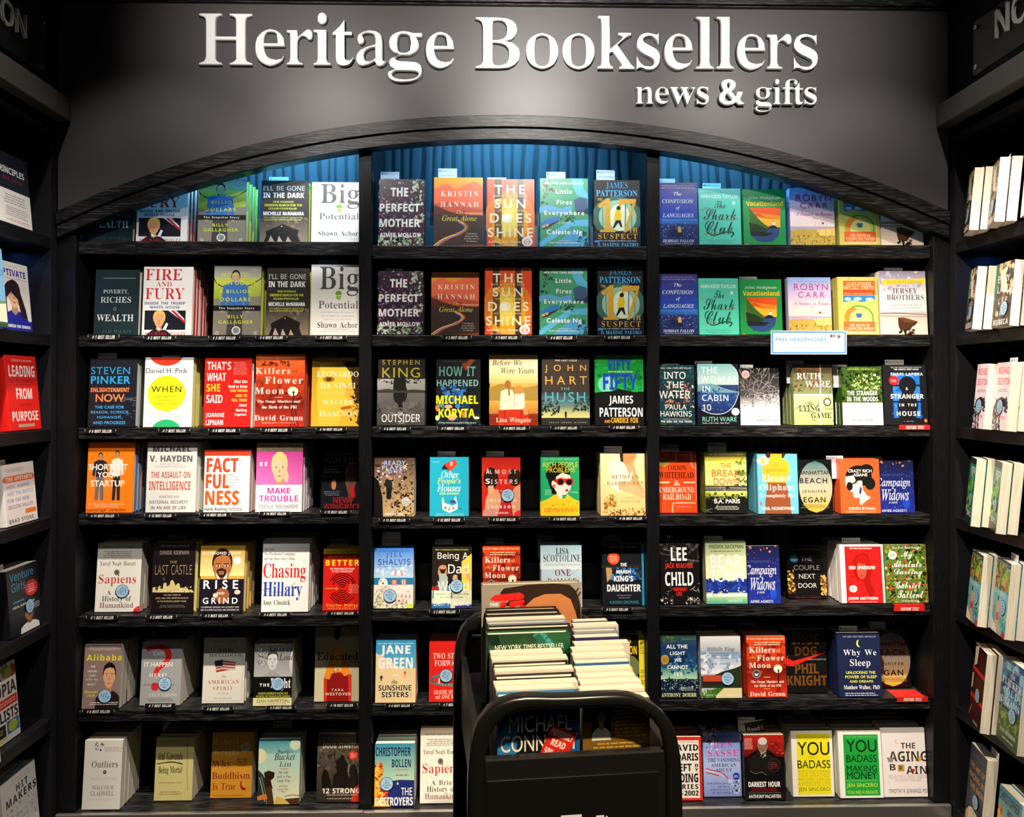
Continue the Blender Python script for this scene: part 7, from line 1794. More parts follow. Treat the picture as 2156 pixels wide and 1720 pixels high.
N 352 345 552 392 eef4f4 CABIN
N 355 418 422 465 eef4f4 10
e 575 445 635 502 eef0f0
w 586 462 626 485 3 9aa0a8
G 355 512 615 548 8ad0bc RUTH WARE
I 352 553 560 568 e8e8e8 Author of In a Dark, Dark Wood
B wood 640 942 142 580 1a1a1c t=24 n=0 k=p | black to white paperback with tangled bare branches
g 640 142 942 360 141416 4a4648
g 640 360 942 470 5a5658 f0eaee
r 640 465 942 580 f2ecf0
n 640 340 942 440 90 22 f2ecf0,d8d2d6,2a282a
l 640 150 942 440 90 b8b4b4 2
l 640 150 942 330 60 2a282a 2
e 650 160 712 222 d0a4a4
w 662 178 702 208 4 8a5a5a
N 730 500 895 520 2a2022 in a dark,
N 768 525 922 548 2a2022 dark wood
N 825 555 918 568 4a4042 ruth ware
N 815 480 860 487 6a6064 A NOVEL
B lying 1052 1350 112 580 8a9a68 t=30 n=4 k=p bc=b0ac90 | green window paperback with dark serif title
g 1052 112 1350 340 4a3c30 7a8a5a
g 1052 350 1350 580 c8d090 9ab070
n 1052 112 1350 320 60 40 6a3a24,5a4a34,8a5a34,3a4a34
l 1052 120 1350 330 16 8a3a1c 4
l 1052 420 1350 570 12 4a5a34 4
r 1052 340 1350 352 dcd8c8
p dcd8c8 1242,112 1250,112 1255,580 1247,580
N 1072 145 1245 155 e0883a #1 New York Times bestselling
R 1068 182 1250 228 f6f4ee RUTH
R 1132 240 1325 288 f6f4ee WARE
R 1130 398 1188 416 1a2418 THE
R 1085 425 1245 470 1a2418 LYING
R 1178 480 1332 522 1a2418 GAME
e 1270 370 1330 430 15120c
e 1278 378 1322 422 e8e4b0
w 1140 545 1330 552 1 e8f0d0
B wods 1420 1726 132 580 3a5a1c t=24 n=3 k=p bc=3a3a36 | forest canopy paperback with white lower half
n 1420 132 1726 405 150 40 1c2c10,2a4414,4a6a20,0f180a
n 1480 190 1700 310 110 26 a8c868,d8e8a0,7aa040,c0d880
l 1430 180 1720 400 20 1a200f 4
N 1450 146 1665 158 c8d840 NATIONAL BESTSELLER
r 1420 405 1726 580 f2eef0
X 1448 315 1680 350 f6f6f2 THE STRANGER
X 1448 360 1684 396 f6f6f2 IN THE WOODS
R 1475 422 1662 442 8a868a The Extraordinary
R 1508 448 1630 470 8a868a Story of the
R 1480 475 1662 493 8a868a Last True Hermit
X 1490 525 1655 548 7a767a MICHAEL FINKEL
B lap 1752 2082 120 572 16171d t=30 n=2 k=p | black paperback with blue window panes and head silhouette
r 1790 185 2000 268 1f6ac8
r 1795 280 2005 395 2a7ad8
r 1800 402 2012 520 1f6ac8
n 1790 185 2012 520 60 40 2f80e0,1a5ab0,3a90f0
r 1745 268 2012 282 16171d
r 1745 392 2012 404 16171d
e 1838 205 1975 345 121318
p 121318 1870,320 1950,320 1990,420 1960,572 1850,572 1830,420
r 2048 120 2082 572 2a80d0
N 1778 134 2010 143 c8d0d8 NEW YORK TIMES BESTSELLING AUTHOR OF
H 1802 148 1990 159 e8ecf0 THE COUPLE NEXT DOOR
H 1778 178 2022 200 e0ecc8 SHARI LAPENA
e 1764 203 1842 272 de2020
w 1780 228 1828 250 3 f8c0b8
H 1892 288 1910 310 f4f4f0 A
H 1778 340 2030 375 f4f6ea STRANGER
H 1842 412 1975 432 f4f6ea IN THE
H 1825 470 2004 505 f4f6ea HOUSE
N 1878 542 1955 550 c8ccd0 A NOVEL
e 2034 528 2056 554 e88a3a
C 48 110 180 135 dim
C 298 90 430 116 dim
C 640 118 738 146 dim
C 988 88 1122 116 dim
C 1340 118 1448 138 dim
C 1735 80 1878 130
Y 1845 575 2078 610 FEATURE TITLE
= R 4 1380 920
B rail 32 318 112 574 e64c1c t=26 n=1 k=p bc=3a1a14 | orange-red paperback with slab lettering and rail lines
s f4dcb8 10 155,112 158,160 150,182 60,186 32,186
s e64c1c 3 155,112 158,160 150,182 60,186 32,186
s f4dcb8 10 270,112 272,200 290,232 318,236
s e64c1c 3 270,112 272,200 290,232 318,236
s f4dcb8 10 130,574 132,520 150,500 300,498
s e64c1c 3 130,574 132,520 150,500 300,498
r 32 338 108 349 f4dcb8
r 212 338 300 349 f4dcb8
e 34 155 104 224 a88a30
w 46 172 92 208 4 5a4410
N 60 128 110 138 f8e0c8 "Terrific."
N 178 128 252 138 f8e0c8 "An American
N 180 142 250 150 f8e0c8 masterpiece."
B 95 215 230 250 42120e COLSON
B 35 265 290 312 42120e WHITEHEAD
C 138 328 186 368 f8e0c0 The
B 35 378 292 420 f6e0c4 UNDERGROUND
B 55 430 270 475 f6e0c4 RAILROAD
N 158 522 272 532 f8d8c0 "Stunningly daring."
s f4e0c8 2 306,180 308,480
B brk 382 698 112 577 c8c83c t=26 n=2 k=p bc=8a241c | acid yellow paperback with shattered windscreen lower half
g 382 112 698 180 3a3c20 c8c440
g 382 180 698 360 e8e468 f4f0a8
n 600 112 698 370 40 50 4a5a24,6a7a2c,8a9a3c
g 382 370 698 410 3a3a38 6a6a60
g 382 410 698 450 e8e870 a8b038
r 382 450 698 577 161812
n 382 430 698 480 50 34 161812,2a301c,8a9a2c
l 382 430 698 577 14 c8ccc0 2
s b8b8a8 4 382,385 540,383 698,388
e 530 374 560 394 2a2a28
N 405 126 660 137 e8e8e0 NEW YORK TIMES BESTSELLING AUTHOR OF
N 418 146 660 158 c84a20 BEHIND CLOSED DOORS
G 490 198 572 232 cc7428 THE
G 425 248 642 298 cc7428 BREAK
G 440 312 632 362 cc7428 DOWN
g 445 470 640 502 f4f4f0 B.A. PARIS
w 448 520 640 552 3 c8c8c0
B elea 778 1085 128 584 66b4d0 t=26 n=3 k=p bc=d0401c | light blue paperback with orange torso and brown skirt
p f4a82c 870,128 955,128 958,165 1000,180 1015,230 1000,330 985,345 840,345 815,320 805,220 830,180 868,160
p 8a4a2c 848,345 985,345 1020,470 1030,584 830,584 832,480
p 3a1c10 830,128 870,128 868,152 845,160
p 3a1c10 955,128 985,128 968,158 955,160
e 780 145 858 215 f0ecdc
e 795 158 845 202 e8c030
e 815 165 845 192 f0ecdc
N 885 208 928 216 6a3a10 A NOVEL
w 818 240 1000 262 2 c8781c
R 803 285 1035 335 f8f4ec Eleanor
R 788 358 1058 415 f8f4ec Oliphant
R 792 430 1055 462 f8f4ec is completely fine
e 790 490 810 518 d86a5a
g 805 528 1050 552 f8f4ec GAIL HONEYMAN
B manh 1075 1342 170 588 0b0b0d t=26 n=0 k=p | black paperback with round sunset landscape
E 1078 182 1338 572 2a6a72 b8ac98 d0a830
s 8a8478 2 1125,290 1128,380
s 8a8478 2 1165,285 1166,385
s 8a8478 2 1210,285 1211,390
s 8a8478 2 1255,290 1256,385
N 1102 233 1268 241 3a4a4a NEW YORK TIMES BESTSELLER
g 1078 255 1324 284 15222c MANHATTAN
g 1092 310 1300 350 10161c BEACH
g 1110 402 1292 428 15181c JENNIFER
g 1120 455 1288 495 10141a EGAN
w 1095 508 1320 540 3 7a6420
B crazy 1405 1706 165 593 e65e2c t=28 n=3 k=p bc=b83a1c | orange paperback with profile of woman and black hair bun
e 1436 215 1640 375 161214
e 1545 205 1650 290 161214
e 1582 305 1665 400 161214
p f2e4cc 1438,300 1500,290 1515,330 1500,345 1440,370 1436,335
p f2e4cc 1495,355 1530,335 1565,340 1570,400 1600,440 1635,460 1560,515 1545,510 1545,460 1510,460 1495,445 1500,425 1480,412 1465,400
e 1445 340 1495 405 1a1416
s 1a1416 6 1485,355 1530,345
p 3a2c7a 1548,380 1558,376 1562,400 1552,438 1540,420
p f2e4cc 1530,330 1562,330 1565,370 1540,375
s 6a4a3a 4 1548,512 1590,490 1632,458
N 1418 180 1652 190 8a341c NATIONAL BESTSELLER
g 1455 245 1636 268 f8f0e0 CRAZY RICH
g 1494 275 1604 298 f8f0e0 ASIANS
N 1598 504 1656 513 8a341c A NOVEL
g 1464 530 1664 552 f8ecd8 KEVIN KWAN
N 1442 562 1670 571 f8d0b0 INTERNATIONAL BESTSELLING AUTHOR OF
B wid 1690 1962 178 597 1c2258 t=24 n=0 k=p d=20 | midnight blue starry paperback leaning in shelf corner
g 1690 178 1962 597 141636 20309a
n 1690 260 1962 597 120 7 8a98d8,d0d8f4,5a68b0
n 1690 178 1962 240 16 30 8a4a3a,c8846a,2a1c2c
e 1870 460 1930 540 1f4ad0
w 1700 277 1880 292 2 4a5288
I 1672 310 1928 392 f2f2f6 Campaign
I 1712 392 1918 480 f2f2f6 Widows
I 1768 482 1832 502 f2f2f6 a novel
G 1712 548 1900 566 e8ecf4 AIMEE AGRESTI
e 1755 580 1812 640 d8d8d0
e 1870 572 1940 650 c8202a
C 38 58 180 112
C 395 42 535 112
C 735 105 865 135 dim
C 1292 142 1420 178 dim
C 1580 148 1715 182 dim
= R 5 1380 1115
B lee 40 340 85 563 120e0e t=30 n=0 k=p | black stormy paperback with red and white block capitals
n 40 105 340 260 50 60 2a2626,3a3634,1c1818,4a4644
s 7a7672 5 60,150 150,170 200,215 330,240
s 5a5652 4 40,180 140,200
l 230 400 338 555 12 b8b4b0 3
n 40 515 335 560 60 26 e8e4e0,a8a4a0,5a5652
l 45 440 140 545 8 8a8682 2
p 120e0e 140,500 230,500 220,560 150,560
N 82 98 270 106 d8d4d0 JACK REACHER
X 115 135 238 235 f6f4f0 LEE
X 72 255 285 300 dc2822 JACK REACHER
X 72 320 288 425 f6f4f0 CHILD
H 115 442 138 452 dc2822 THE
X 142 438 240 465 dc2822 MIDNIGHT
X 158 472 202 500 dc2822 LINE
B bear 388 698 88 567 a8b890 t=26 n=1 k=p bc=3a5a58 | misty green to blue paperback with hand-drawn white capitals
g 388 88 698 200 7a8a62 b8c098
g 388 200 698 390 d0d4a8 e8e4c0
p 1f3a9a 388,390 450,385 500,400 600,385 698,370 698,475 388,475
n 388 380 698 480 60 60 1a2f80,2a4ab0,16266a
n 400 440 690 485 26 24 d8e4f0,a8c0e0,e8d8b0
g 388 485 698 567 b8e0a8 3aa080
p e8f4d8 388,485 698,480 698,505 388,510
n 430 485 475 520 10 14 2a3a6a,1c2a50
G 408 115 665 142 22301c FREDRIK BACKMAN
w 415 155 655 170 1 6a7a50
G 415 190 655 290 f8f8f2 BEAR
G 412 302 668 395 f8f8f2 TOWN
N 540 515 668 525 f0f8f0 Lives come together
w 545 528 660 548 2 e0f4e8
D wid 690 948 122 572 n=0 | midnight blue starry paperback beside misty green one
B couple 1005 1300 122 572 0f0d0d t=28 n=0 k=p d=70 | black paperback with thin grey capitals and gold corners
n 1005 310 1060 480 60 40 c89848,8a5a20,e8c070,5a3814
n 1250 350 1300 490 60 40 c89848,8a5a20,e8c070,5a3814
p 0f0d0d 1045,310 1070,480 1020,520 1100,540 1240,540 1290,520 1225,470 1250,350
N 1028 148 1250 157 8a8684 NEW YORK TIMES BESTSELLER
e 1013 185 1082 248 2a7aa0
w 1024 203 1072 232 4 a8d0e0
G 1098 205 1185 238 a8a6a2 THE
G 1045 270 1242 305 a8a6a2 COUPLE
G 1085 335 1210 370 b8b6b2 NEXT
G 1080 405 1222 440 c8c6c2 DOOR
G 1060 508 1255 525 8a2424 SHARI LAPENA
N 1052 536 1260 544 a8a49c You never know what's happening on the other side of the wall.
B spar 1412 1742 112 580 f4f0ee t=28 n=4 k=p bc=e8e4e2 | white framed red paperback with long-haired woman
r 1428 128 1726 562 de1c1a
p a8120f 1490,230 1520,190 1570,172 1610,190 1625,240 1640,320 1620,380 1660,470 1640,530 1600,470 1570,390 1530,380 1500,340
e 1520 230 1600 375 e8503c
p b81612 1510,240 1540,195 1590,195 1615,260 1560,258
s 6a0c0a 4 1535,292 1555,290
s 6a0c0a 4 1575,290 1595,292
p 8a0f0c 1548,348 1575,346 1562,356
H 1468 137 1635 147 f8e8e4 NEW YORK TIMES BESTSELLER
K 1462 275 1664 300 fbf4f0 RED SPARROW
e 1465 420 1528 475 f0e8e0
w 1476 434 1518 460 3 b84a40
K 1458 510 1686 535 fbf4f0 JASON MATTHEWS
N 1475 543 1680 553 f8e0dc MAJOR MOTION PICTURE FROM TWENTIETH CENTURY
B darl 1752 2085 112 578 5a7a30 t=26 n=0 k=p bc=16161c | leafy green and orange paperback with white script
n 1752 112 2085 578 260 44 3a6a1c,5a8a2a,1c3a14,8ab84a,2a4a1c,b8d868,141c10
n 1752 112 2085 578 90 34 d8542a,b83a1c,e87a3a,6a2a18
l 1752 112 2085 578 20 d8643a 4
I 1790 126 2010 145 f0f0e4 New York Times Bestseller
e 1758 162 1828 225 e8ece4
w 1770 182 1818 208 3 6a7a70
C 1855 162 1945 226 fafaf4 My
C 1785 232 2015 286 fafaf4 Absolute
C 1805 296 2020 356 fafaf4 Darling
N 1895 368 1940 376 fafaf4 A NOVEL
C 1815 392 2012 445 fafaf4 Gabriel
C 1828 460 2028 516 fafaf4 Tallent
w 1845 532 2010 560 3 d8dcc8
J 60 22 136 82 dim
C 370 50 507 92
C 1365 65 1412 112 dim
C 1410 62 1548 114
Y 1805 582 2038 618 FEATURE TITLE
= R 6 1380 1315
B light 45 322 85 572 1c3a58 t=30 n=3 k=p | stormy blue harbour paperback with pale spaced capitals
g 45 85 322 170 2a4a44 1c3464
g 45 170 322 330 16305a 1f4a70
g 45 330 322 410 3a7a7a a8d0a8
n 45 240 322 370 70 50 1f4a80,16325c,3a7aa0,0f2444,4a90a8
n 60 90 140 130 20 40 3a5a2a,4a6a3a
p 0f1c2c 45,415 100,408 105,380 110,408 322,420 322,572 45,572
n 45 410 322 500 120 18 8aa8b8,3a5468,c0d0d0,16283a,5a7a8a
N 205 106 300 113 a8b890 BESTSELLER
g 82 152 242 180 f4f4ec ALL THE
g 110 203 225 230 f4f4ec LIGHT
g 143 255 197 282 f4f4ec WE
g 90 308 248 335 f4f4ec CANNOT
g 138 362 205 388 f4f4ec SEE
e 40 228 103 302 b08a30
w 52 248 94 284 4 5a4410
w 185 470 290 500 3 a8b0b0
B 48 518 312 545 dcdc98 ANTHONY DOERR
B hill 350 656 88 567 b0b8c4 t=26 n=3 k=p bc=a83a30 | cloudy sky paperback with red barn and road
g 350 88 656 210 d8d8d8 9aa8b8
g 350 210 656 370 6a8ab0 e8e8ec
n 350 220 656 350 40 70 c8d0dc,8aa0c0,e0e4e8,7a94b8
p 24301c 350,390 450,380 520,350 600,330 656,310 656,480 350,480
p b8442c 358,385 400,380 500,384 500,430 362,430
p 2a1c14 362,430 500,430 500,460 362,460
p d8cc98 500,480 656,478 656,567 440,567
p 3a6a1c 350,567 400,500 470,480 520,478 440,567
n 350 490 460 567 50 30 4a7a24,2a5018,6a9a34
R 392 172 602 205 5a4a46 Hillbilly Elegy
r 420 212 560 214 8a8480
I 418 228 575 240 5a5a60 A Memoir of a Family and
I 445 246 545 258 5a5a60 Culture in Crisis
R 430 288 568 305 4a6a9a J.D. VANCE
R 390 528 622 538 f0f0e8 WITH A NEW AFTERWORD
K 545 408 57 170
B kfm 702 998 88 568 c83a1a t=30 n=3 k=p bc=3a1410 | red sunset paperback with cream slab lettering and derrick
g 702 88 998 200 e84a1c d03a18
g 702 200 998 330 d8401a b0280f
g 702 330 998 568 5a100c d8341c
n 702 140 998 180 40 50 6a1c10,a82c14
n 702 230 998 360 50 60 9a2410,b83014,7a180c
B 700 102 972 113 f8e0b8 #1 NEW YORK TIMES BESTSELLER
w 720 128 950 158 2 f8d0a8
B 708 170 905 212 f6eedc Killers
I 915 182 945 212 e8c8a0 of
I 715 236 760 258 f0c860 the
B 768 232 975 272 f6eedc Flower
B 708 288 872 328 f6eedc Moon
e 893 303 960 365 fcf0cc
e 732 340 797 405 8a8a88
e 740 348 789 397 3a3836
p d8d8d4 750,365 764,372 779,365 779,382 764,390 750,382
r 820 395 870 400 f0b050
s 200c08 5 930,345 926,450 918,565
s 200c08 5 930,345 938,450 950,565
s 200c08 3 925,420 942,470 920,520 948,560
e 924 338 938 358 200c08
B 722 422 972 445 f6eedc The Osage Murders and
B 748 452 952 470 f6eedc the Birth of the FBI
r 820 484 870 488 f0b050
B 716 508 982 540 f6eedc David Grann
B shoe 985 1308 35 545 120f0f t=30 n=0 k=p d=45 | black paperback with bronze capitals and red tick
N 985 38 1280 48 6a625a THE RUNAWAY NEW YORK TIMES BESTSELLER
K 1025 70 1238 150 6a4419 SHOE
K 1052 165 1222 235 6a4419 DOG
p d8221c 1010,222 1000,255 1040,275 1290,208 1110,285 1045,315 1000,312 988,285 990,255
N 1150 258 1290 268 a8a49c A MEMOIR BY THE CREATOR OF NIKE
K 1055 295 1238 370 6a4419 PHIL
K 995 385 1300 460 6a4419 KNIGHT
B sleep 1390 1718 60 552 1b2548 t=28 n=2 k=p bc=10142a | navy paperback with yellow crescent moon
n 1390 60 1718 552 70 5 4a5a8a,6a7aa8
e 1518 115 1560 170 f2e462
e 1530 112 1572 168 1b2548
N 1415 86 1666 96 a8b0c8 THE NEW YORK TIMES BESTSELLER
R 1420 190 1672 244 f6f6f4 Why We
R 1470 262 1628 326 f6f6f4 Sleep
g 1442 352 1664 372 e8e858 UNLOCKING THE
g 1436 385 1675 405 e8e858 POWER OF SLEEP
g 1468 420 1648 438 e8e858 AND DREAMS
B 1425 460 1698 492 f0f0f0 Matthew Walker, PhD
w 1425 512 1700 540 2 c8ccd8
D manh 1662 1940 40 490 n=0 d=85 | black paperback with round sunset in shelf shadow
C 45 -5 123 55 dim
C 320 2 457 60 dim
C 625 -10 762 52 dim
C 1388 10 1525 60
C 1612 -20 1740 28 dim
Y 1828 548 2060 585 FEATURE TITLE
= R 7 1380 1515
B seda 62 358 130 612 d82a22 t=28 n=3 k=p bc=d82a22 | red bordered white paperback with big black capitals
r 82 158 338 592 ece6da
N 100 162 322 174 8a7a4a NEW YORK TIMES BESTSELLER
K 110 190 325 235 1c1a18 DAVID
K 92 255 325 310 1c1a18 SEDARIS
K 96 335 275 390 1c1a18 THEFT
K 298 335 325 358 1c1a18 B
K 298 366 325 390 1c1a18 Y
K 94 408 325 475 1c1a18 FINDING
K 94 490 325 525 1c1a18 DIARIES
K 92 538 328 575 1c1a18 1977-2002
B sasse 370 655 95 582 92a8e0 t=28 n=3 k=p bc=5a70b8 | pale blue cloudy paperback with pink serif name
g 370 95 655 330 5a78cc a8bcec
g 370 330 655 582 b0c0ec 7a8cc8
n 370 110 470 230 34 50 d8e0f4,c0d0f0,8aa4e0
n 560 450 655 560 24 50 c8d4f4,a0b4e8
s d83a3a 7 382,370 440,385 500,400 550,445
s e8e4ec 7 382,385 440,398 490,412 520,435
s d83a3a 7 382,400 430,410 480,425
N 378 122 620 134 2a3468 NEW YORK TIMES BESTSELLER
R 440 170 585 212 dc3a8c BEN
R 395 228 630 278 dc3a8c SASSE
R 395 292 638 318 2a3050 THE VANISHING
R 420 332 612 355 2a3050 AMERICAN
R 455 368 578 392 2a3050 ADULT
e 585 400 637 455 1f3aa0
w 594 418 628 438 2 e8ecf8
R 392 476 630 486 2a3868 OUR COMING-OF-AGE CRISIS
I 475 498 560 510 2a3868 and How to
R 415 524 620 534 2a3868 REBUILD A CULTURE
R 430 548 612 558 2a3868 OF SELF-RELIANCE
B hour 660 985 115 607 0e0c0d t=28 n=3 k=p bc=0e0c0d | black and red paperback with old man leaning forward
g 660 115 985 280 b8241a 5a0f0c
n 820 120 985 260 40 40 d83a24,8a1812,a82418
p 0e0c0d 660,300 720,260 760,230 850,225 900,260 960,330 985,420 985,607 660,607
e 768 140 850 255 8a6a5a
e 775 135 845 190 d8ccc4
p 2a1c1a 770,200 785,240 830,260 848,220 850,260 800,280 768,250
n 790 230 840 300 20 20 a8948a,5a4840,e0d4cc
p 1c1614 690,300 770,250 800,300 860,260 920,320 860,420 720,400
s 8a807c 4 715,388 760,410 800,395 840,420
w 668 140 740 225 9 f0b8a8
o 850 295 945 395 5a5454 2
w 865 320 930 372 4 8a3030
K 703 470 946 508 f8f8f6 DARKEST HOUR
w 712 514 940 545 2 8a2424
r 705 553 948 555 6a6664
g 706 568 950 592 f4f4f2 ANTHONY McCARTEN
B bady 1042 1356 85 582 eae6da t=26 n=4 k=p bc=c8c48a | yellow paperback with rounded black title and white border
r 1064 108 1334 566 e8e01e
N 1070 128 1318 138 b0a820 NEW YORK TIMES BESTSELLER
G 1072 170 1318 268 1a1a12 YOU
G 1160 278 1225 294 d8a830 are a
G 1074 308 1324 368 1a1a12 BADASS
G 1076 383 1322 400 a8a020 HOW TO STOP DOUBTING
G 1076 405 1320 434 d8a428 YOUR GREATNESS
G 1078 442 1322 458 a8a020 AND START LIVING AN
G 1076 465 1324 500 d8a428 AWESOME LIFE
G 1082 512 1322 548 7a7620 JEN SINCERO
B badg 1400 1728 90 592 eceee6 t=26 n=4 k=p bc=1c9a3c | green paperback with rounded black title and white border
r 1418 114 1704 574 1ca03c
N 1440 126 1672 136 7ad08a NEW YORK TIMES BESTSELLER
G 1442 155 1674 244 0f2412 YOU
G 1530 250 1590 264 5a5a20 are a
G 1444 268 1674 320 0f2412 BADASS
G 1548 328 1570 340 1a5a20 at
G 1446 348 1676 390 0f2412 MAKING
G 1448 395 1678 448 0f2412 MONEY
G 1448 456 1680 466 8ad060 MASTER THE MINDSET OF WEALTH
G 1448 482 1682 518 d0e048 JEN SINCERO
G 1450 537 1682 560 c0dc40 YOU ARE A BADASS
B aging 1742 2082 62 584 e8e2e2 t=28 n=3 k=p bc=9a9494 | white paperback with dark spaced capitals and tan tile
e 1812 148 1840 186 f0b868
e 1820 144 1848 182 e8e2e2
H 1855 176 1966 218 3a2e26 THE
H 1765 240 2060 316 3a2e26 AGING
p 8a8a88 1748,285 1790,290 1808,280 1795,320 1765,325
H 1772 336 1818 384 3a2e26 B
r 1832 340 1885 392 c0a050
H 1844 350 1872 382 3a2e26 R
H 1896 352 2055 410 3a2e26 AIN
p d82828 1938,375 1952,370 1966,378 1952,405
e 1985 280 2015 312 e8922a
p 4a7a2a 1968,300 1985,298 1985,315 1970,312
N 1765 420 2055 445 c8a8a8 PROVEN STEPS TO PREVENT DEMENTIA
N 1812 448 2010 466 c8a8a8 AND SHARPEN YOUR MIND
G 1765 525 2058 563 6a5a50 TIMOTHY R. JENNINGS, MD
J 385 30 495 100
Q 703 18 850 120
C 622 -20 752 46
C 1040 -65 1175 -28 dim
C 1322 -25 1460 22 dim
C 1690 -55 1822 -5 dim
= U
B princ 0 100 0 150 1b1f2c k=h t=40
r 0 78 100 150 e8e4e0
X 12 30 88 44 eceae6 PRINCIPLES
N 28 50 82 58 9a2430 RAY DALIO
w 25 86 88 108 4 9a9694
w 22 112 92 134 5 9a9694
N 30 139 90 144 d84a5a #1 NEW YORK TIMES BESTSELLER
B capt 0 100 0 150 eae6e2 k=p t=26
N 20 7 70 11 b8a8a0 NATIONAL BESTSELLER
K 2 16 92 31 3a2a98 CAPTIVATE
N 30 34 95 38 6a6a6a The Science of Succeeding with People
f 12 38 92 150 e8b890 3a1c24 1f2a9a
p 2f1a22 22,60 36,44 56,42 70,60 84,100 88,122 70,118 62,80 44,66 30,80 30,120 18,118
p 1f2a9a 10,150 18,132 58,150
p 1f2a9a 60,150 88,128 100,126 100,150
K 26 137 94 144 f4f0f0 VANESSA VAN EDWARDS
B bluec 0 100 0 150 7ab0d8 k=p t=28
G 60 40 98 52 3a7ab8 WORLD
g 0 100 100 150 6a9a70 2a4a3a
p e8e8d0 70,108 100,104 100,140 78,140
B leadp 0 100 0 150 e4201a k=h t=34
N 22 8 86 13 f0c8b8 FOREWORD BY JOHN JORDAN
X 10 20 92 43 f8f0ea LEADING
N 12 48 92 53 8a1410 CLARITY AND THE CONFIDENCE TO ACT
N 28 57 76 62 8a1410 WHEN IT MATTERS MOST
X 28 66 78 88 f8f0ea FROM
N 36 97 72 102 8a1410 NICK CRAIG
X 10 112 92 132 f8f0ea PURPOSE
r 26 138 78 144 b8a080
B upst 0 100 0 150 eeeae6 k=h t=30
w 6 10 70 20 3 a8a4a0
e 0 29 22 45 ee6c20
e 78 29 100 45 ee6c20
r 10 29 90 45 ee6c20
K 10 32 92 42 f8f4f0 THE UPSTARTS
H 10 52 84 61 8a80b8 UBER, AIRBNB,
H 10 68 92 77 78a8d0 AND THE BATTLE
H 10 85 78 94 8090c8 FOR THE NEW
H 10 101 88 110 9a80b8 SILICON VALLEY
r 62 117 96 128 f07a30
H 10 135 86 145 5a5450 BRAD STONE
B vent 0 100 0 150 14161c k=p t=32
N 10 10 84 28 4aa8d0 Venture
N 12 32 56 52 4aa8d0 Girls
e 54 38 94 74 e02a20
w 62 46 86 66 4 f8d0c8
r 14 74 48 77 3a90b8
H 12 84 80 90 e8e8e8 CRISTAL GLANGCHAI, PhD
w 70 92 98 106 4 b8b8b8
f 30 98 90 150 a86a48 14100e e8e4e0
K 62 96 18 10
B utop 0 100 0 150 e8e4dc k=p t=26
n 4 4 96 30 14 46 2a78b8,e0c828,1c1c1a,8aa838,d83a2a
e 66 8 90 30 b8b840
K 4 36 98 62 2a1c1a UTOPIA
r 30 66 98 84 d82a24
w 34 70 94 80 2 f8c8c0
K 4 88 98 110 2a1c1a REALISTS
r 62 112 98 138 2a78b8
e 66 114 94 136 b8c040
r 20 114 58 138 1c1c1a
w 24 120 54 132 3 c8a830
p e0d828 0,150 60,138 62,143 10,150
B hitm 0 100 0 150 e8e2da k=p t=34
N 30 8 80 12 d8585a NATIONAL BESTSELLER
w 22 15 90 19 2 a8a4a0
K 42 24 76 40 1c1a18 HIT
K 12 44 98 62 1c1a18 MAKERS
n 12 66 96 150 110 6 d85a4a,c8b8a8,8aa888,d89858,7a6a62
e 24 78 80 146 eae4dc
I 36 86 68 94 5a5450 How to
I 34 98 70 106 5a5450 Succeed in
I 34 110 72 118 5a5450 an Age of
I 34 122 70 130 5a5450 Distraction
B elie 0 100 0 150 3a2c28 k=p t=36
n 0 0 100 70 40 40 2a6a5a,5a8a78,d8b890,e8d8c8
p e8c8a8 25,20 60,10 80,40 70,70 40,75
p 3a1c18 55,30 70,10 85,50 78,70
n 0 70 100 150 40 50 3a2c28,4a3830,2a2020,6a5040
p 2a6a5a 0,0 18,0 10,80 0,100
N 16 30 80 46 f4f0ec EVERY
N 18 54 78 70 f4f0ec LAST
N 28 82 76 96 f4f0ec LIE
N 18 112 80 124 e8e4e0 MARY
H 10 132 92 145 f4f0ec KUBICA
K 66 108 19 12
B cric 0 100 0 150 e8d8e0 k=p t=34
X 14 10 92 26 dc4a5a MICHAEL
X 10 34 96 50 dc4a5a CRICHTON
w 14 58 92 66 3 8a8088
n 10 76 96 110 60 24 1a161a,2a2428,e8d8e0
n 0 110 60 150 60 28 1a161a,120e12,e8d8e0
p 1a161a 15,84 50,76 90,82 96,100 70,96 40,104 20,118
H 36 118 84 126 e88a98 DRAGON TEETH
K 50 98 18 10
B never 0 100 0 150 2a8a78 k=p t=36
r 0 0 100 14 1c2a34
X 30 20 96 38 e8ecf0 NEVER
n 0 40 100 118 80 40 3aa048,8ac834,1c5a4a,b8d840,2a8aa0
r 0 124 100 150 16282a
H 20 120 90 134 f0f0f0 JEWELL
K 74 92 20 12
B cocon 0 100 0 150 4ab0cc k=p t=36
r 0 0 100 12 1f3a30
n 0 10 100 62 90 40 6a5a34,3a5a28,8ab83a,5a8a2c,a86a4a,c8a858
s a8d040 6 45,40 70,26 94,42 98,58
r 0 62 100 98 6ac0d4
p e8f4f8 45,92 100,104 100,112 45,98
n 40 100 100 150 30 40 3a9ab0,5ac8c8,8ad8b8
p e8e0d0 0,124 50,146 50,150 0,150
e 28 74 40 86 5a2c1c
p d89a6a 22,88 44,86 46,112 52,140 60,150 44,150 24,126
p d82a20 24,112 46,106 48,122 28,126
N 4 64 80 72 e0f0f4 ELIN HILDERBRAND
N 8 5 92 9 c8d8c8 NEW YORK TIMES BESTSELLER
K 74 92 19 10
p d82a34 74,150 86,134 98,140 98,150
B door 0 100 0 150 2a1010 k=p t=36
p e8dcc8 10,6 36,0 30,36 8,44
r 40 6 90 40 4a1214
r 0 44 100 52 d82a1c
r 30 56 84 92 4a1214
p e0b090 0,60 14,56 12,84 0,90
r 0 96 100 104 d82a1c
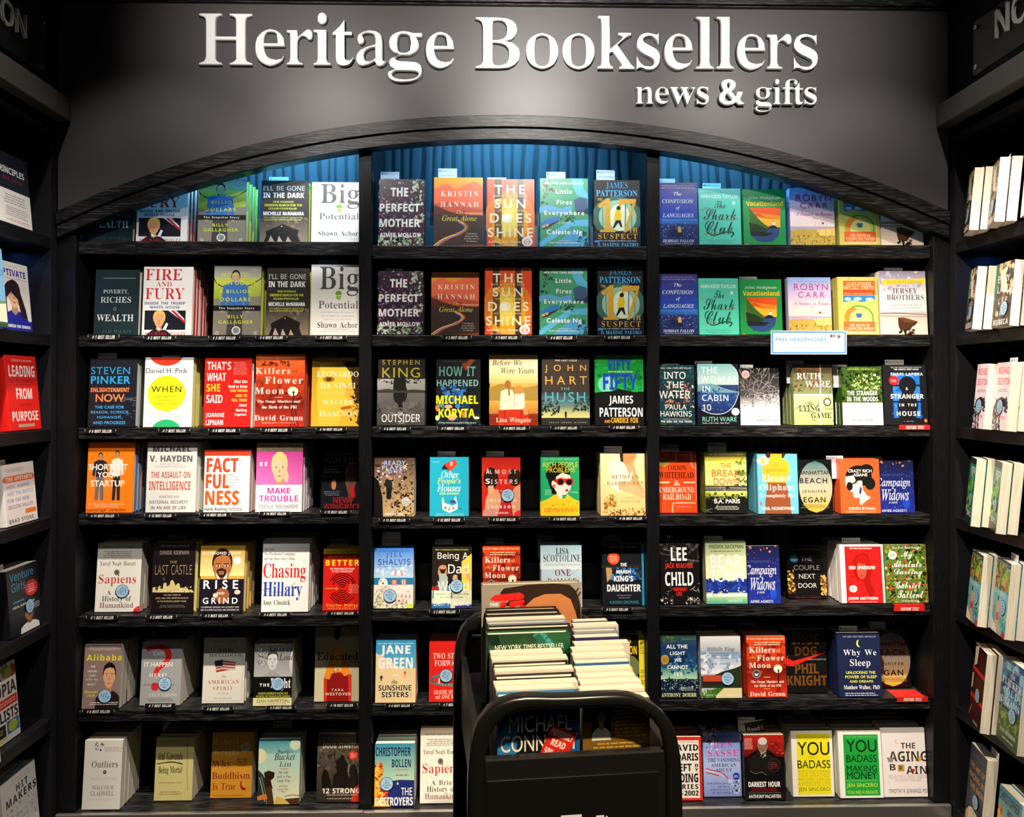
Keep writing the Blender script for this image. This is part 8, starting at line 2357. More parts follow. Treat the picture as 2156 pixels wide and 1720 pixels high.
r 34 108 86 140 3a0f10
s e8582a 5 0,140 20,118
N 40 141 78 146 e8e0d8 LINDA GREEN
K 62 90 19 10
B flick 0 100 0 150 1f4a78 k=p t=28
g 0 0 100 84 1a4a80 7ab0c8
n 0 10 100 80 60 50 2a6a98,4a90b0,16386a,8ac0d0
g 0 88 100 150 5a7a34 2a3c1c
r 0 84 100 90 1c2c3a
n 0 88 100 120 40 30 3a5a24,6a8a3c,8a9a4a
w 10 6 90 18 3 a8c0d0
R 42 24 64 30 e8ecf0 THE
R 6 34 96 46 f4f4f4 FLICKER
R 10 52 22 58 e8ecf0 of
R 30 50 84 62 f4f4f4 OLD
R 8 68 94 80 f4f4f4 DREAMS
R 14 124 90 131 e0e8d8 SUSAN HENDERSON
w 24 136 80 142 1 b8c0a8
K 68 92 20 5
B race 0 100 0 150 14182c k=p t=34
N 8 30 96 40 d8a048 THE ART OF
N 8 48 96 58 d8a048 RACING IN
N 14 66 96 76 d8a048 THE RAIN
w 10 12 90 18 2 4a5078
p f0dcb8 6,150 10,122 24,112 40,108 70,112 92,130 100,150
p d8a868 4,150 8,124 20,114 24,140 16,150
p e0b478 84,128 100,140 100,150 90,150
e 40 124 50 132 2a1c14
e 74 130 84 138 2a1c14
K 60 92 20 5
B field 0 100 0 150 1a2018 k=p t=30
n 0 20 100 90 80 40 8a9a2c,c8c848,4a5a1c,1a2018,e0dc78
r 0 0 100 22 14181c
n 0 90 100 150 60 50 2a3a2a,141c18,4a5a3a,3a5a6a
B conn 0 100 0 150 1f74b0 k=h t=34
n 0 0 100 150 60 90 1c6aa8,2a80bc,175a94
p 12161c 28,0 60,0 62,12 56,22 82,34 84,150 20,150 24,40 38,24
G 14 22 90 41 f4f0dc MICHAEL
G 4 44 98 63 f4f0dc CONNELLY
G 18 66 88 70 d8dcd8 #1 NEW YORK TIMES BESTSELLER
B backc 0 100 0 150 7a5c1c k=p t=30
r 14 6 42 46 1a1410
f 14 10 42 50 c8946a 3a2418 e8ecdc
w 46 8 94 48 9 c8a048
w 14 52 94 74 5 c8a048
H 28 80 90 84 e0c050 NEW YORK TIMES BESTSELLER
B tbook 0 100 0 120 8a8478 k=h t=26
g 0 0 100 120 9a958a b0a89a
p c88250 38,40 42,24 50,15 63,10 79,10 90,15 95,30 98,44 100,120 40,120
g 46 40 92 120 d08a58 c07a4a
p 2a1a12 18,9 22,4 30,3 44,1 58,.5 74,.5 88,2 95,9 99,22 100,46 97,42 94,30 89,17 79,11 63,11 52,15 44,22 38,34 34,36 35,30 30,34 33,26 26,29 30,22 22,22 27,17
s 2a1a12 1.5 92,14 97,6
s 2a1a12 1.5 94,18 99,10
s 2a1a12 1.2 36,30 33,40
s 2a1a12 1.2 40,26 39,36
p de1e1c 8,15 13,10.5 38,8.5 42,11 42,14.5 38,16 14,17
p de1e1c 19,18 25,17.5 22.5,27 17.5,27
p de1e1c 28,17.5 42,16 43,19 40,20.5 43,22 43,27 27,27
p 9a958a 33,22.5 38,22 38,24 32.5,24.2
K 8 18.5 16.5 22 f4f4f2 THE
B nytg 0 100 0 150 14502e k=h t=30
n 0 0 100 150 70 70 164a2c,0f3c24,1c5a38,123828
s 2a8a78 14 62,0 74,20 74,60
s 3a9a98 5 66,0 80,24 82,60
G 10 14 92 21 f0f0e4 NEW YORK TIMES BESTSELLER
B purp 0 100 0 150 2c2468 k=p t=26
n 0 0 100 150 40 60 2f2870,281f5c,342c7a
N 26 12 68 17 f0eef4 "Reach at his best."
B plainw 0 100 0 150 d8d4c8 k=p t=26
B plaink 0 100 0 150 15151a k=h t=30
B plaing 0 100 0 150 8a94a0 k=h t=26
B plainb 0 100 0 150 2a5aa0 k=p t=26
"""
# ------------------------------------------------------------------ printed art (flat shapes in one cover mesh, colour per corner)
EPS = 1.3e-5
def clip_rect(pts, w, h):
    for ax, lim, sg in ((0, 0, 1), (0, w, -1), (1, 0, 1), (1, h, -1)):
        out = []
        for i in range(len(pts)):
            a, b = pts[i - 1], pts[i]
            da, db = (a[ax] - lim) * sg, (b[ax] - lim) * sg
            if (da >= 0) != (db >= 0):
                t = da / (da - db); out.append((a[0] + (b[0] - a[0]) * t, a[1] + (b[1] - a[1]) * t))
            if db >= 0: out.append(b)
        pts = out
        if len(pts) < 3: return []
    return pts
def ell(x0, z0, x1, z1, n=28):
    cx, cz, rx, rz = (x0 + x1) / 2, (z0 + z1) / 2, abs(x1 - x0) / 2, abs(z1 - z0) / 2
    return [(cx + rx * math.cos(i * 2 * math.pi / n), cz + rz * math.sin(i * 2 * math.pi / n)) for i in range(n)]
def mixc(a, b, t): return tuple(p + (q - p) * t for p, q in zip(a, b))
class Art:
    # flat print on the plane y = -k*EPS of a w x h sheet; mp maps spec coordinates to (x, z) in metres
    def __init__(s, mb, w, h, mp, seed, k0=1):
        s.mb, s.w, s.h, s.mp, s.k = mb, w, h, mp, k0
        s.rng = random.Random(seed)
    def put(s, pts, col, clip=True):
        if clip: pts = clip_rect(pts, s.w, s.h)
        if len(pts) < 3: return
        if sum(a[0] * b[1] - b[0] * a[1] for a, b in zip(pts, pts[1:] + pts[:1])) < 0: pts = pts[::-1]
        y = -s.k * EPS
        s.mb.face([(x, y, z) for x, z in pts], col)
    def box(s, t):
        a, b = s.mp(float(t[0]), float(t[1])), s.mp(float(t[2]), float(t[3]))
        return min(a[0], b[0]), min(a[1], b[1]), max(a[0], b[0]), max(a[1], b[1])
    def pts(s, toks): return [s.mp(*map(float, q.split(','))) for q in toks]
    def text(s, style, t, rest, col):
        x0, z0, x1, z1 = s.box(t)
        y = -s.k * EPS
        for tri in fit_text(style, rest, x1 - x0, z1 - z0):
            q = [(x0 + a, z0 + b) for a, b in tri]
            if any(p[0] > s.w or p[0] < 0 or p[1] < 0 or p[1] > s.h for p in q):
                s.put(q, col); continue
            if (q[1][0] - q[0][0]) * (q[2][1] - q[0][1]) - (q[2][0] - q[0][0]) * (q[1][1] - q[0][1]) < 0: q = q[::-1]
            s.mb.face([(a, y, b) for a, b in q], col)
    def stroke(s, P, wd, col, closed=False):
        # smooth ribbon through P
        n = len(P); Q = []
        for i in range(n - 1):
            p0, p1, p2, p3 = P[max(i - 1, 0)], P[i], P[i + 1], P[min(i + 2, n - 1)]
            for j in range(5):
                u = j / 5
                Q.append(tuple(.5 * (2 * b + (c - a) * u + (2 * a - 5 * b + 4 * c - d) * u * u + (3 * b - a - 3 * c + d) * u ** 3) for a, b, c, d in zip(p0, p1, p2, p3)))
        Q.append(P[-1])
        for a, b in zip(Q, Q[1:]):
            dx, dz = b[0] - a[0], b[1] - a[1]; L = math.hypot(dx, dz)
            if L < 1e-6: continue
            nx, nz = -dz / L * wd / 2, dx / L * wd / 2
            ex, ez = dx / L * wd * .2, dz / L * wd * .2
            s.put([(a[0] + nx - ex, a[1] + nz - ez), (a[0] - nx - ex, a[1] - nz - ez), (b[0] - nx + ex, b[1] - nz + ez), (b[0] + nx + ex, b[1] + nz + ez)], col)
    def portrait(s, x0, z0, x1, z1, skin, hair, shirt):
        W, H = x1 - x0, z1 - z0
        q = lambda u, v: (x0 + u * W, z1 - v * H)
        dk = mixc(skin, (.05, .02, .01), .45)
        E = lambda a, b, c, d, col: s.put(ell(*q(a, d), *q(c, b)), col)
        s.put([q(0, 1), q(.02, .78), q(.2, .66), q(.4, .6), q(.6, .6), q(.8, .66), q(.98, .78), q(1, 1)], shirt); s.k += 1
        s.put([q(.4, .5), q(.6, .5), q(.62, .63), q(.5, .7), q(.38, .63)], dk); s.k += 1
        E(.25, .0, .75, .46, hair); s.k += 1
        E(.27, .26, .33, .38, skin); E(.67, .26, .73, .38, skin); s.k += 1
        s.put([q(.29, .2), q(.36, .1), q(.5, .07), q(.64, .1), q(.71, .2), q(.71, .36), q(.64, .49), q(.55, .555), q(.45, .555), q(.36, .49), q(.29, .36)], skin); s.k += 1
        s.put([q(.27, .22), q(.3, .07), q(.5, .0), q(.7, .07), q(.73, .22), q(.66, .13), q(.5, .11), q(.36, .14)], hair); s.k += 1
        for u in (.4, .6):
            E(u - .045, .27, u + .045, .3, (.85, .82, .8)); s.k += 1
            E(u - .022, .268, u + .022, .302, (.02, .015, .01))
            s.put([q(u - .065, .245), q(u + .06, .238), q(u + .06, .25), q(u - .06, .257)], hair); s.k += 1
        s.put([q(.5, .29), q(.535, .385), q(.465, .385)], dk)
        s.put([q(.42, .445), q(.5, .435), q(.58, .445), q(.5, .47)], mixc(dk, (.5, .05, .05), .5)); s.k += 1
    def figure(s, x0, z0, x1, z1, shirt, pants, skin, hair):
        W, H = x1 - x0, z1 - z0
        q = lambda u, v: (x0 + u * W, z1 - v * H)
        s.put([q(.3, .48), q(.7, .48), q(.74, .97), q(.56, .97), q(.5, .58), q(.44, .97), q(.26, .97)], pants); s.k += 1
        s.put([q(.16, .2), q(.4, .155), q(.6, .155), q(.84, .2), q(.92, .48), q(.78, .5), q(.72, .3), q(.72, .5), q(.28, .5), q(.28, .3), q(.22, .5), q(.08, .48)], shirt); s.k += 1
        s.put(ell(*q(.37, .16), *q(.63, .0)), hair); s.k += 1
        s.put(ell(*q(.39, .165), *q(.61, .03)), skin)
        s.put(ell(*q(.06, .54), *q(.2, .47)), skin); s.put(ell(*q(.8, .54), *q(.94, .47)), skin); s.k += 1
    def blob(s, cx, cz, r, col):
        n = s.rng.randint(4, 6); a0 = s.rng.random() * 6.28; st = s.rng.uniform(.35, 1); th = s.rng.random() * 3.14
        P = []
        for i in range(n):
            a = a0 + i * 6.283 / n; rr = r * s.rng.uniform(.55, 1)
            x, z = rr * math.cos(a), rr * math.sin(a) * st
            P.append((cx + x * math.cos(th) - z * math.sin(th), cz + x * math.sin(th) + z * math.cos(th)))
        s.put(P, col)
    def op(s, line):
        t = line.split(' ')
        c = t[0]
        s.k += 1
        sc = abs(s.mp(100, 0)[0] - s.mp(0, 0)[0]) / 100      # metres per spec unit
        if c == 'r':
            x0, z0, x1, z1 = s.box(t[1:5]); s.put([(x0, z0), (x1, z0), (x1, z1), (x0, z1)], hexc(t[5]))
        elif c == 'g':
            if len(t) == 7 and len(t[6]) == 6 and all(q in '0123456789abcdef' for q in t[6]):
                x0, z0, x1, z1 = s.box(t[1:5]); a, b = hexc(t[5]), hexc(t[6])
                x0, x1, z0, z1 = max(x0, 0), min(x1, s.w), max(z0, 0), min(z1, s.h)
                y = -s.k * EPS
                s.mb.face([(x0, y, z0), (x1, y, z0), (x1, y, z1), (x0, y, z1)], [b, b, a, a])
            else: s.text('g', t[1:5], ' '.join(t[6:]), hexc(t[5]))
        elif c == 'e':
            x0, z0, x1, z1 = s.box(t[1:5]); s.put(ell(x0, z0, x1, z1), hexc(t[5]))
        elif c == 'E':
            x0, z0, x1, z1 = s.box(t[1:5]); cs = [hexc(q) for q in t[5:8]]
            m = 22
            for i in range(m):
                za, zb = max(0, z0 + (z1 - z0) * i / m), min(s.h, z0 + (z1 - z0) * (i + 1) / m)
                if zb <= za: continue
                hw = lambda z: (x1 - x0) / 2 * math.sqrt(max(0, 1 - ((z - (z0 + z1) / 2) / ((z1 - z0) / 2)) ** 2))
                def cc(z):
                    v = 1 - (z - z0) / (z1 - z0)
                    return mixc(cs[0], cs[1], v * 2) if v < .5 else mixc(cs[1], cs[2], v * 2 - 1)
                xc = (x0 + x1) / 2; y = -s.k * EPS
                L = lambda v: min(max(v, 0), s.w)
                s.mb.face([(L(xc - hw(za)), y, za), (L(xc + hw(za)), y, za), (L(xc + hw(zb)), y, zb), (L(xc - hw(zb)), y, zb)], [cc(za), cc(za), cc(zb), cc(zb)])
        elif c == 'o':
            x0, z0, x1, z1 = s.box(t[1:5]); d = float(t[6]) * sc
            A, B = ell(x0, z0, x1, z1), ell(x0 + d, z0 + d, x1 - d, z1 - d)
            for i in range(28): s.put([A[i], A[(i + 1) % 28], B[(i + 1) % 28], B[i]], hexc(t[5]))
        elif c == 'o4':
            x0, z0, x1, z1 = s.box(t[1:5]); d = float(t[6]) * sc
            for q in ((x0, z0, x1, z0 + d), (x0, z1 - d, x1, z1), (x0, z0, x0 + d, z1), (x1 - d, z0, x1, z1)):
                s.put([(q[0], q[1]), (q[2], q[1]), (q[2], q[3]), (q[0], q[3])], hexc(t[5]))
        elif c == 'p': s.put(s.pts(t[2:]), hexc(t[1]))
        elif c == 's': s.stroke(s.pts(t[3:]), float(t[2]) * sc, hexc(t[1]))
        elif c == 'n':
            x0, z0, x1, z1 = s.box(t[1:5]); cols = [hexc(q) for q in t[7].split(',')]
            x0, x1, z0, z1 = max(x0, 0), min(x1, s.w), max(z0, 0), min(z1, s.h)
            for i in range(int(t[5])):
                s.blob(s.rng.uniform(x0, x1), s.rng.uniform(z0, z1), float(t[6]) * sc / 2 * s.rng.uniform(.4, 1.1), s.rng.choice(cols))
                if i % 12 == 11: s.k += 1
        elif c == 'l':
            x0, z0, x1, z1 = s.box(t[1:5])
            for i in range(int(t[5])):
                a = (s.rng.uniform(x0, x1), s.rng.uniform(z0, z1)); th = s.rng.uniform(-1.2, 1.2) + s.rng.choice((.5, 2.2)); L = s.rng.uniform(.15, .5) * (x1 - x0)
                b = (a[0] + L * .5 * math.cos(th), a[1] + L * .5 * math.sin(th)); th += s.rng.uniform(-.6, .6)
                d = (b[0] + L * .5 * math.cos(th), b[1] + L * .5 * math.sin(th))
                s.stroke([a, b, d], float(t[7]) * sc * s.rng.uniform(.6, 1.3), hexc(t[6]))
        elif c == 'w':
            # a blurb too small to read: rows of word-length dashes
            x0, z0, x1, z1 = s.box(t[1:5]); n = int(t[5]); col = hexc(t[6]); rh = (z1 - z0) / n
            for i in range(n):
                z = z1 - rh * (i + .75); x = x0 + s.rng.uniform(0, .12) * (x1 - x0); xe = x1 - s.rng.uniform(0, .15) * (x1 - x0)
                while x < xe:
                    L = min(s.rng.uniform(.8, 3.2) * rh * .8, xe - x)
                    s.put([(x, z), (x + L, z), (x + L, z + rh * .42), (x, z + rh * .42)], col); x += L + rh * .35
        elif c == 'a':
            cx, cz = s.mp(float(t[1]), float(t[2])); rx, rz, n, col = float(t[3]) * sc, float(t[4]) * sc, int(t[5]), hexc(t[6])
            for i in range(n):
                f = (i + 1) / n
                for a0, a1 in ((.35, 2.79), (3.5, 5.93)):
                    g0, g1 = a0 + s.rng.uniform(0, .5), a1 - s.rng.uniform(0, .4)
                    P = [(cx + rx * f * math.cos(g0 + (g1 - g0) * j / 12), cz + rz * f * math.sin(g0 + (g1 - g0) * j / 12)) for j in range(13)]
                    s.stroke(P, rx / n * .42, col)
        elif c == 'f':
            x0, z0, x1, z1 = s.box(t[1:5]); s.portrait(x0, z0, x1, z1, *[hexc(q) for q in t[5:8]])
        elif c == 'b':
            x0, z0, x1, z1 = s.box(t[1:5]); s.figure(x0, z0, x1, z1, *[hexc(q) for q in t[5:9]])
        elif c in 'RBICHNGgKXx':
            s.text(c, t[1:5], ' '.join(t[6:]), hexc(t[5]))

STICK = {}
def sticker_mesh():
    # round pale-blue offer sticker, 40 mm across
    if 'm' not in STICK:
        mb = MB(); r = .021
        mb.prism(ell(-r, -r, r, r, 32), -.0008, -.0003, hexc('123050'))
        a = Art(mb, 1, 1, None, 1); a.k = 0
        y = -.0009
        mb.face([(x, y, z) for x, z in ell(-r * .93, -r * .93, r * .93, r * .93, 32)], hexc('9cc4e0'))
        for i, (ln, z, w) in enumerate((('BUY', .011, .009), ('2 BOOKS,', .0035, .021), ('GET THE 3RD', -.004, .026), ('FREE!', -.0115, .013))):
            for tri in fit_text('H', ln, w, .0052):
                q = [(p[0] - w / 2, p[1] + z - .0026) for p in tri]
                if (q[1][0] - q[0][0]) * (q[2][1] - q[0][1]) - (q[2][0] - q[0][0]) * (q[1][1] - q[0][1]) < 0: q = q[::-1]
                mb.face([(p[0], y - .00005, p[1]) for p in q], hexc('1c4468'))
        STICK['m'] = mb.mesh('sticker')
    return STICK['m']

def cover_mesh(name, w, h, t, kind, base, bc, ops, mp, seed):
    mb = MB()
    ct = .0024 if kind == 'h' else .0005
    nseg = 6; bul = .003 if kind == 'h' else .0008         # rounded spine
    mb.box(bul, w, 0, ct, 0, h, base)                     # front board
    mb.box(bul, w, t - ct, t, 0, h, bc)                   # back board
    prev = None
    for i in range(nseg + 1):
        a = math.pi * i / nseg
        p = (bul - bul * math.sin(a), t / 2 - (t / 2) * math.cos(a)); q = (p[0] + ct, p[1] if 0 < i < nseg else p[1])
        if prev:
            mb.face([(prev[0][0], prev[0][1], 0), (prev[0][0], prev[0][1], h), (p[0], p[1], h), (p[0], p[1], 0)], base)
            mb.face([(prev[0][0], prev[0][1], h), (prev[1][0], prev[1][1], h), (q[0], q[1], h), (p[0], p[1], h)], base)
            mb.face([(prev[0][0], prev[0][1], 0), (p[0], p[1], 0), (q[0], q[1], 0), (prev[1][0], prev[1][1], 0)], base)
        prev = (p, q)
    art = Art(mb, w, h, mp, seed)
    for ln in ops: art.op(ln)
    return mb.mesh(name)
def page_mesh(w, h, t, kind):
    mb = MB()
    ct = .0024 if kind == 'h' else .0005
    ins = .0035 if kind == 'h' else .0004
    x1 = w - ins - (.001 if kind == 'h' else 0)
    n = 5
    P = [(.0042 if kind == 'h' else .0016, ct + .0003)]
    for i in range(n + 1):
        u = i / n; P.append((x1 - (.0035 if kind == 'h' else 0) * math.sin(math.pi * u), ct + .0003 + (t - 2 * ct - .0006) * u))
    P.append((.0042 if kind == 'h' else .0016, t - ct - .0003))
    z0, z1 = ins, h - ins
    mb.face([(x, y, z0) for x, y in reversed(P)]); mb.face([(x, y, z1) for x, y in P])
    for i in range(len(P)):
        a, b = P[i], P[(i + 1) % len(P)]
        mb.face([(a[0], a[1], z0), (b[0], b[1], z0), (b[0], b[1], z1), (a[0], a[1], z1)])
    return mb.mesh('page_block')

COVERS = {}      # key -> dict(cover mesh, page mesh, w, h, t, kind, sticker spots)
NAMES = {'h': 'hardcover_book', 'p': 'paperback_book'}
ORD = ['', 'first', 'second', 'third', 'fourth', 'fifth', 'sixth', 'seventh', 'eighth']
def put_book(cv, label, group, loc, rot, scale=(1, 1, 1), sticker=True):
    e = empty(NAMES[cv['kind']], loc, rot)
    e.scale = scale
    tag(e, label, 'book', group)
    link('cover', cv['cover'], 'ink', e)
    link('page_block', cv['pages'], 'page', e)
    if sticker:
        for x, z, a in cv['stickers']:
            k = link('sticker', sticker_mesh(), 'ink', e)
            k.location = (x, -.0004 - EPS * 90, z); k.rotation_euler = (0, math.radians(-a), 0)
            k['label'] = 'round pale blue sticker'
    return e
def copy_book(e, label, loc, rot=None):
    c = e.copy(); COL.objects.link(c); c.location = loc; c['label'] = label
    if rot: c.rotation_euler = rot
    for ch in list(e.children):
        if ch.name.startswith('sticker'): continue
        d = ch.copy(); COL.objects.link(d); d.parent = c
    return c
GAP = .002
def frame_mat(loc, yaw, lean):
    return Matrix.Translation(loc) @ Matrix.Rotation(yaw, 4, 'Z') @ Matrix.Rotation(-lean, 4, 'X')
def opts(toks):
    o = {}
    for q in toks:
        if '=' in q:
            k, v = q.split('=', 1); o[k] = v
    return o

SHELF_PX = {'L': (508, 707, 901, 1081, 1296, 1494, 1699), 'M': (518, 706, 898, 1089, 1283, 1481, 1693), 'R': (515, 706, 897, 1084, 1274, 1472, 1686)}
BAY_PX = {'L': (165, 756), 'M': (783, 1362), 'R': (1388, 1959)}
BAYN = {'L': 'left bay', 'M': 'middle bay', 'R': 'right bay'}
BX = {b: (onY(BAY_PX[b][0], 900, D).x + .0025, onY(BAY_PX[b][1], 900, D).x - .0025) for b in BAY_PX}
ROWN = ['', 'top shelf', 'second shelf', 'third shelf', 'fourth shelf', 'fifth shelf', 'sixth shelf', 'bottom shelf']
SHELF_Z = {b: [onY((BAY_PX[b][0] + BAY_PX[b][1]) / 2, y, D).z for y in SHELF_PX[b]] for b in SHELF_PX}
ZS = 600 / 2156

def place(bay, row, xl, xr, yt, yb, t, o):
    # pixel rectangle -> bottom-left corner of the front face, width, height, lean
    z = SHELF_Z[bay][row - 1]
    lean = math.radians(float(o.get('lean', 5.0 if row < 5 else 6.5)))
    z0 = z + t * math.sin(lean) + .0006
    xm = (xl + xr) / 2
    if 'd' in o: y = D + float(o['d']) / 1000
    elif row < 4: y = D + (.022 if row == 1 else .008)
    else:
        y = onZ(xm, max(yb, HY + 60), z0).y
        y = min(max(y, D + .006 - (.02 if row == 7 else 0)), D + (.05 if row < 7 else .12))
    a, b = onY(xl, yb, y), onY(xr, yb, y)
    w = b.x - a.x
    k = ray(xm, yt); k = k.z / k.y
    zr = z0 - ZE
    h = (k * y - zr) / (math.cos(lean) - k * math.sin(lean))
    return Vector((a.x, y, z0)), w, h, lean

def parse(spec):
    secs = []; cur = None
    for ln in spec.split('\n'):
        if not ln or ln == 'E': continue
        t = ln.split(' ')
        if t[0] == '=':
            secs.append((t[1:], [])); cur = None; continue
        if t[0] in 'BD' and len(t[0]) == 1 and not t[1].lstrip('-').replace('.', '').isdigit():
            cur = [ln, []]; secs[-1][1].append(cur); continue
        if (t[0] in 'CTYJQS' and len(t[0]) == 1) and (len(t) == 5 or t[0] in 'TYS' or t[-1] == 'dim'):
            secs[-1][1].append([ln, None]); continue
        cur[1].append(ln)
    return secs

SECS = parse(SPEC)
UNIT = {}
for hd, items in SECS:
    if hd[0] == 'U':
        for it in items:
            t = it[0].split(' ')
            UNIT[t[1]] = (t, it[1])
def unit_cover(key, w, h, t=None):
    hd, ops = UNIT[key]
    o = opts(hd)
    x1, y1 = float(hd[3]), float(hd[5])
    mp = lambda u, v: (u / x1 * w, h - v / y1 * h)
    st = []; keep = []
    for q in ops:
        qq = q.split(' ')
        if qq[0] == 'K' and len(qq) == 5: st.append((*mp(float(qq[1]), float(qq[2])), float(qq[4])))
        else: keep.append(q)
    base = hexc(hd[6]); bc = hexc(o['bc']) if 'bc' in o else base
    t = t or float(o.get('t', 28)) / 1000; kd = o.get('k', 'p')
    return dict(cover=cover_mesh(key, w, h, t, kd, base, bc, keep, mp, key), pages=page_mesh(w, h, t, kd), w=w, h=h, t=t, kind=kd, stickers=st)

EXTRA = []      # cards, tags, signs to place once the books stand
TAKEN = {}
FRONT = {}      # (bay, row) -> [(px left, px right, matrix, cover, number of copies, description)]
def build_rows():
    for later, (hd, items) in [(0, q) for q in SECS] + [(1, q) for q in SECS]:
        if hd[0] == 'U': continue
        bay, row, ox, oy = hd[0], int(hd[1]), float(hd[2]), float(hd[3])
        P = lambda x, y, ox=ox, oy=oy: (ox + x * ZS, oy + y * ZS)
        loc_txt = '%s, %s' % (BAYN[bay], ROWN[row])
        for head, ops in items:
            if ops is None:
                if not later: EXTRA.append((bay, row, P, head))
                continue
            if (head[0] == 'D') != bool(later): continue
            hh, desc = head.split(' | ')
            t = hh.split(' ')
            dup = t[0] == 'D'
            key = t[1]; nums = [float(q) for q in t[2:6]]; o = opts(t)
            (xl, yt), (xr, yb) = P(nums[0], nums[2]), P(nums[1], nums[3])
            tk = COVERS[key]['t'] if dup else float(o.get('t', 28)) / 1000
            loc, w, h, lean = place(bay, row, xl, xr, yt, yb, tk, o)
            bx0, bx1 = BX[bay]
            w = min(w, bx1 - bx0)
            loc.x = min(max(loc.x, bx0), bx1 - w)
            nn = int(o.get('n', 1))
            for a0, a1, b0, b1 in TAKEN.get((bay, row), []):      # neighbours keep a hair's breadth apart
                if loc.y > b1 or loc.y + (tk + GAP) * (nn + 1) + .03 < b0: continue
                if a0 + a1 < 2 * loc.x + w:
                    dlt = a1 + .0034 - loc.x
                    if 0 < dlt < .03: w -= max(0, dlt - (min(.0015, bx1 - loc.x - w) if row > 1 else 0)); loc.x += dlt; w = min(w, bx1 - loc.x)
                else:
                    dlt = loc.x + w - (a0 - .0034)
                    if 0 < dlt < .03: w -= dlt
            TAKEN.setdefault((bay, row), []).append((loc.x, loc.x + w, loc.y, loc.y + (tk + GAP) * (nn + 1) + .03))
            mat = frame_mat(loc, 0, lean)
            if dup:
                cv = COVERS[key]
            else:
                inv = mat.inverted(); eye = inv @ Vector((0, 0, ZE))
                def mp(u, v, inv=inv, eye=eye, w=w, h=h):
                    if abs(u - nums[0]) <= 4: X = 0.0
                    elif abs(u - nums[1]) <= 4: X = w
                    else: X = None
                    if abs(v - nums[2]) <= 4: Z = h
                    elif abs(v - nums[3]) <= 4: Z = 0.0
                    else: Z = None
                    d = (inv.to_3x3() @ ray(*P(u, v))); k = -eye.y / d.y
                    p = eye + d * k
                    return (p.x if X is None else X, p.z if Z is None else Z)
                st = []; keep = []
                for q in ops:
                    qq = q.split(' ')
                    if qq[0] == 'K' and len(qq) == 5: st.append((*mp(float(qq[1]), float(qq[2])), float(qq[4])))
                    else: keep.append(q)
                base = hexc(t[6]); bc = hexc(o['bc']) if 'bc' in o else base
                kd = o.get('k', 'p')
                cv = dict(cover=cover_mesh(key, w, h, tk, kd, base, bc, keep, mp, key), pages=page_mesh(w, h, tk, kd), w=w, h=h, t=tk, kind=kd, stickers=st)
                COVERS[key] = cv
            sc = (w / cv['w'], 1, h / cv['h'])
            group = 'books on the %s of the %s' % (ROWN[row], BAYN[bay])
            n = int(o.get('n', 1))
            e = put_book(cv, '%s, %s' % (desc, loc_txt), group, loc, (-lean, 0, 0), sc, not (dup and key == 'sapiens') and not (dup and row == 1))
            step = mat.to_3x3() @ Vector((0, tk + GAP, 0))
            step = Vector((0, (tk + GAP) / math.cos(lean), 0))
            rng = random.Random(key + str(row))
            for i in range(1, n + 1):
                copy_book(e, '%s copy behind the %s' % (ORD[i], desc), Vector((min(max(loc.x + (rng.uniform(-.0011, .0011)), bx0), bx1 - w), loc.y + step.y * i, loc.z)))
            FRONT.setdefault((bay, row), []).append((xl, xr, loc, lean, cv, n, desc, h))
# ------------------------------------------------------------------ the setting
XL = onY(122, 450, 2.56).x
XR = onY(1997, 450, 2.56).x
YB = D + .31
def arc(px, r): return 252 + 2264 - math.sqrt(r * r - (px - 1059) ** 2)
def structure():
    m = MB(); m.box(XL - .5, XR + .5, -1.5, YB + .15, -.05, 0); tag(m.obj('floor', 'floor'), kind='structure')
    m = MB(); m.box(XL - .5, XR + .5, -1.5, YB + .15, 3.45, 3.5); tag(m.obj('ceiling', 'ceiling'), kind='structure')
    m = MB(); m.box(XL - .5, XR + .5, YB + .03, YB + .08, 0, 3.45); tag(m.obj('wall_back', 'side'), kind='structure')
    # sign board above the arch
    xs = [122 + (1996 - 122) * i / 72 for i in range(73)]
    low = [onY(x, arc(x, 2264) - 6, 2.555) for x in xs]
    pts = [(p.x, p.z) for p in low] + [(low[-1].x, 3.45), (low[0].x, 3.45)]
    m = MB(); m.prism(pts, 2.555, 2.58); tag(m.obj('wall_sign', 'wall'), kind='structure')
    zt = onY(1078, 9, 2.55).z
    m = MB(); m.box(low[0].x, low[-1].x, 2.532, 2.5545, zt, zt + .12); m.box(low[0].x, low[-1].x, 2.54, 2.5545, zt - .006, zt - .001)
    tag(m.obj('trim_1', 'oak_x', bevel=.002), kind='structure')
    # walls over the side bookcases, with a projecting cornice
    zc0, zc1 = onY(146, 256, 2.55).z, onY(146, 208, 2.55).z
    xc0 = onY(148, 230, 2.55).x
    xc1 = onY(1973, 240, 2.55).x
    m = MB(); m.box(XL - .06, XL, -.5, 2.554, zc1, 3.45); tag(m.obj('wall_left', 'side'), kind='structure')
    m = MB(); m.box(XR, XR + .06, -.5, 2.554, zc1, 3.45); tag(m.obj('wall_right', 'side'), kind='structure')
    m = MB(); m.box(XL - .06, xc0, .3, 2.552, zc0, zc1); tag(m.obj('trim_2', 'cornice', bevel=.003), kind='structure')
    m = MB(); m.box(xc1, XR + .06, .3, 2.552, zc0, zc1); tag(m.obj('trim_3', 'cornice', bevel=.003), kind='structure')
    return zc0, zc1
ZC0, ZC1 = structure()

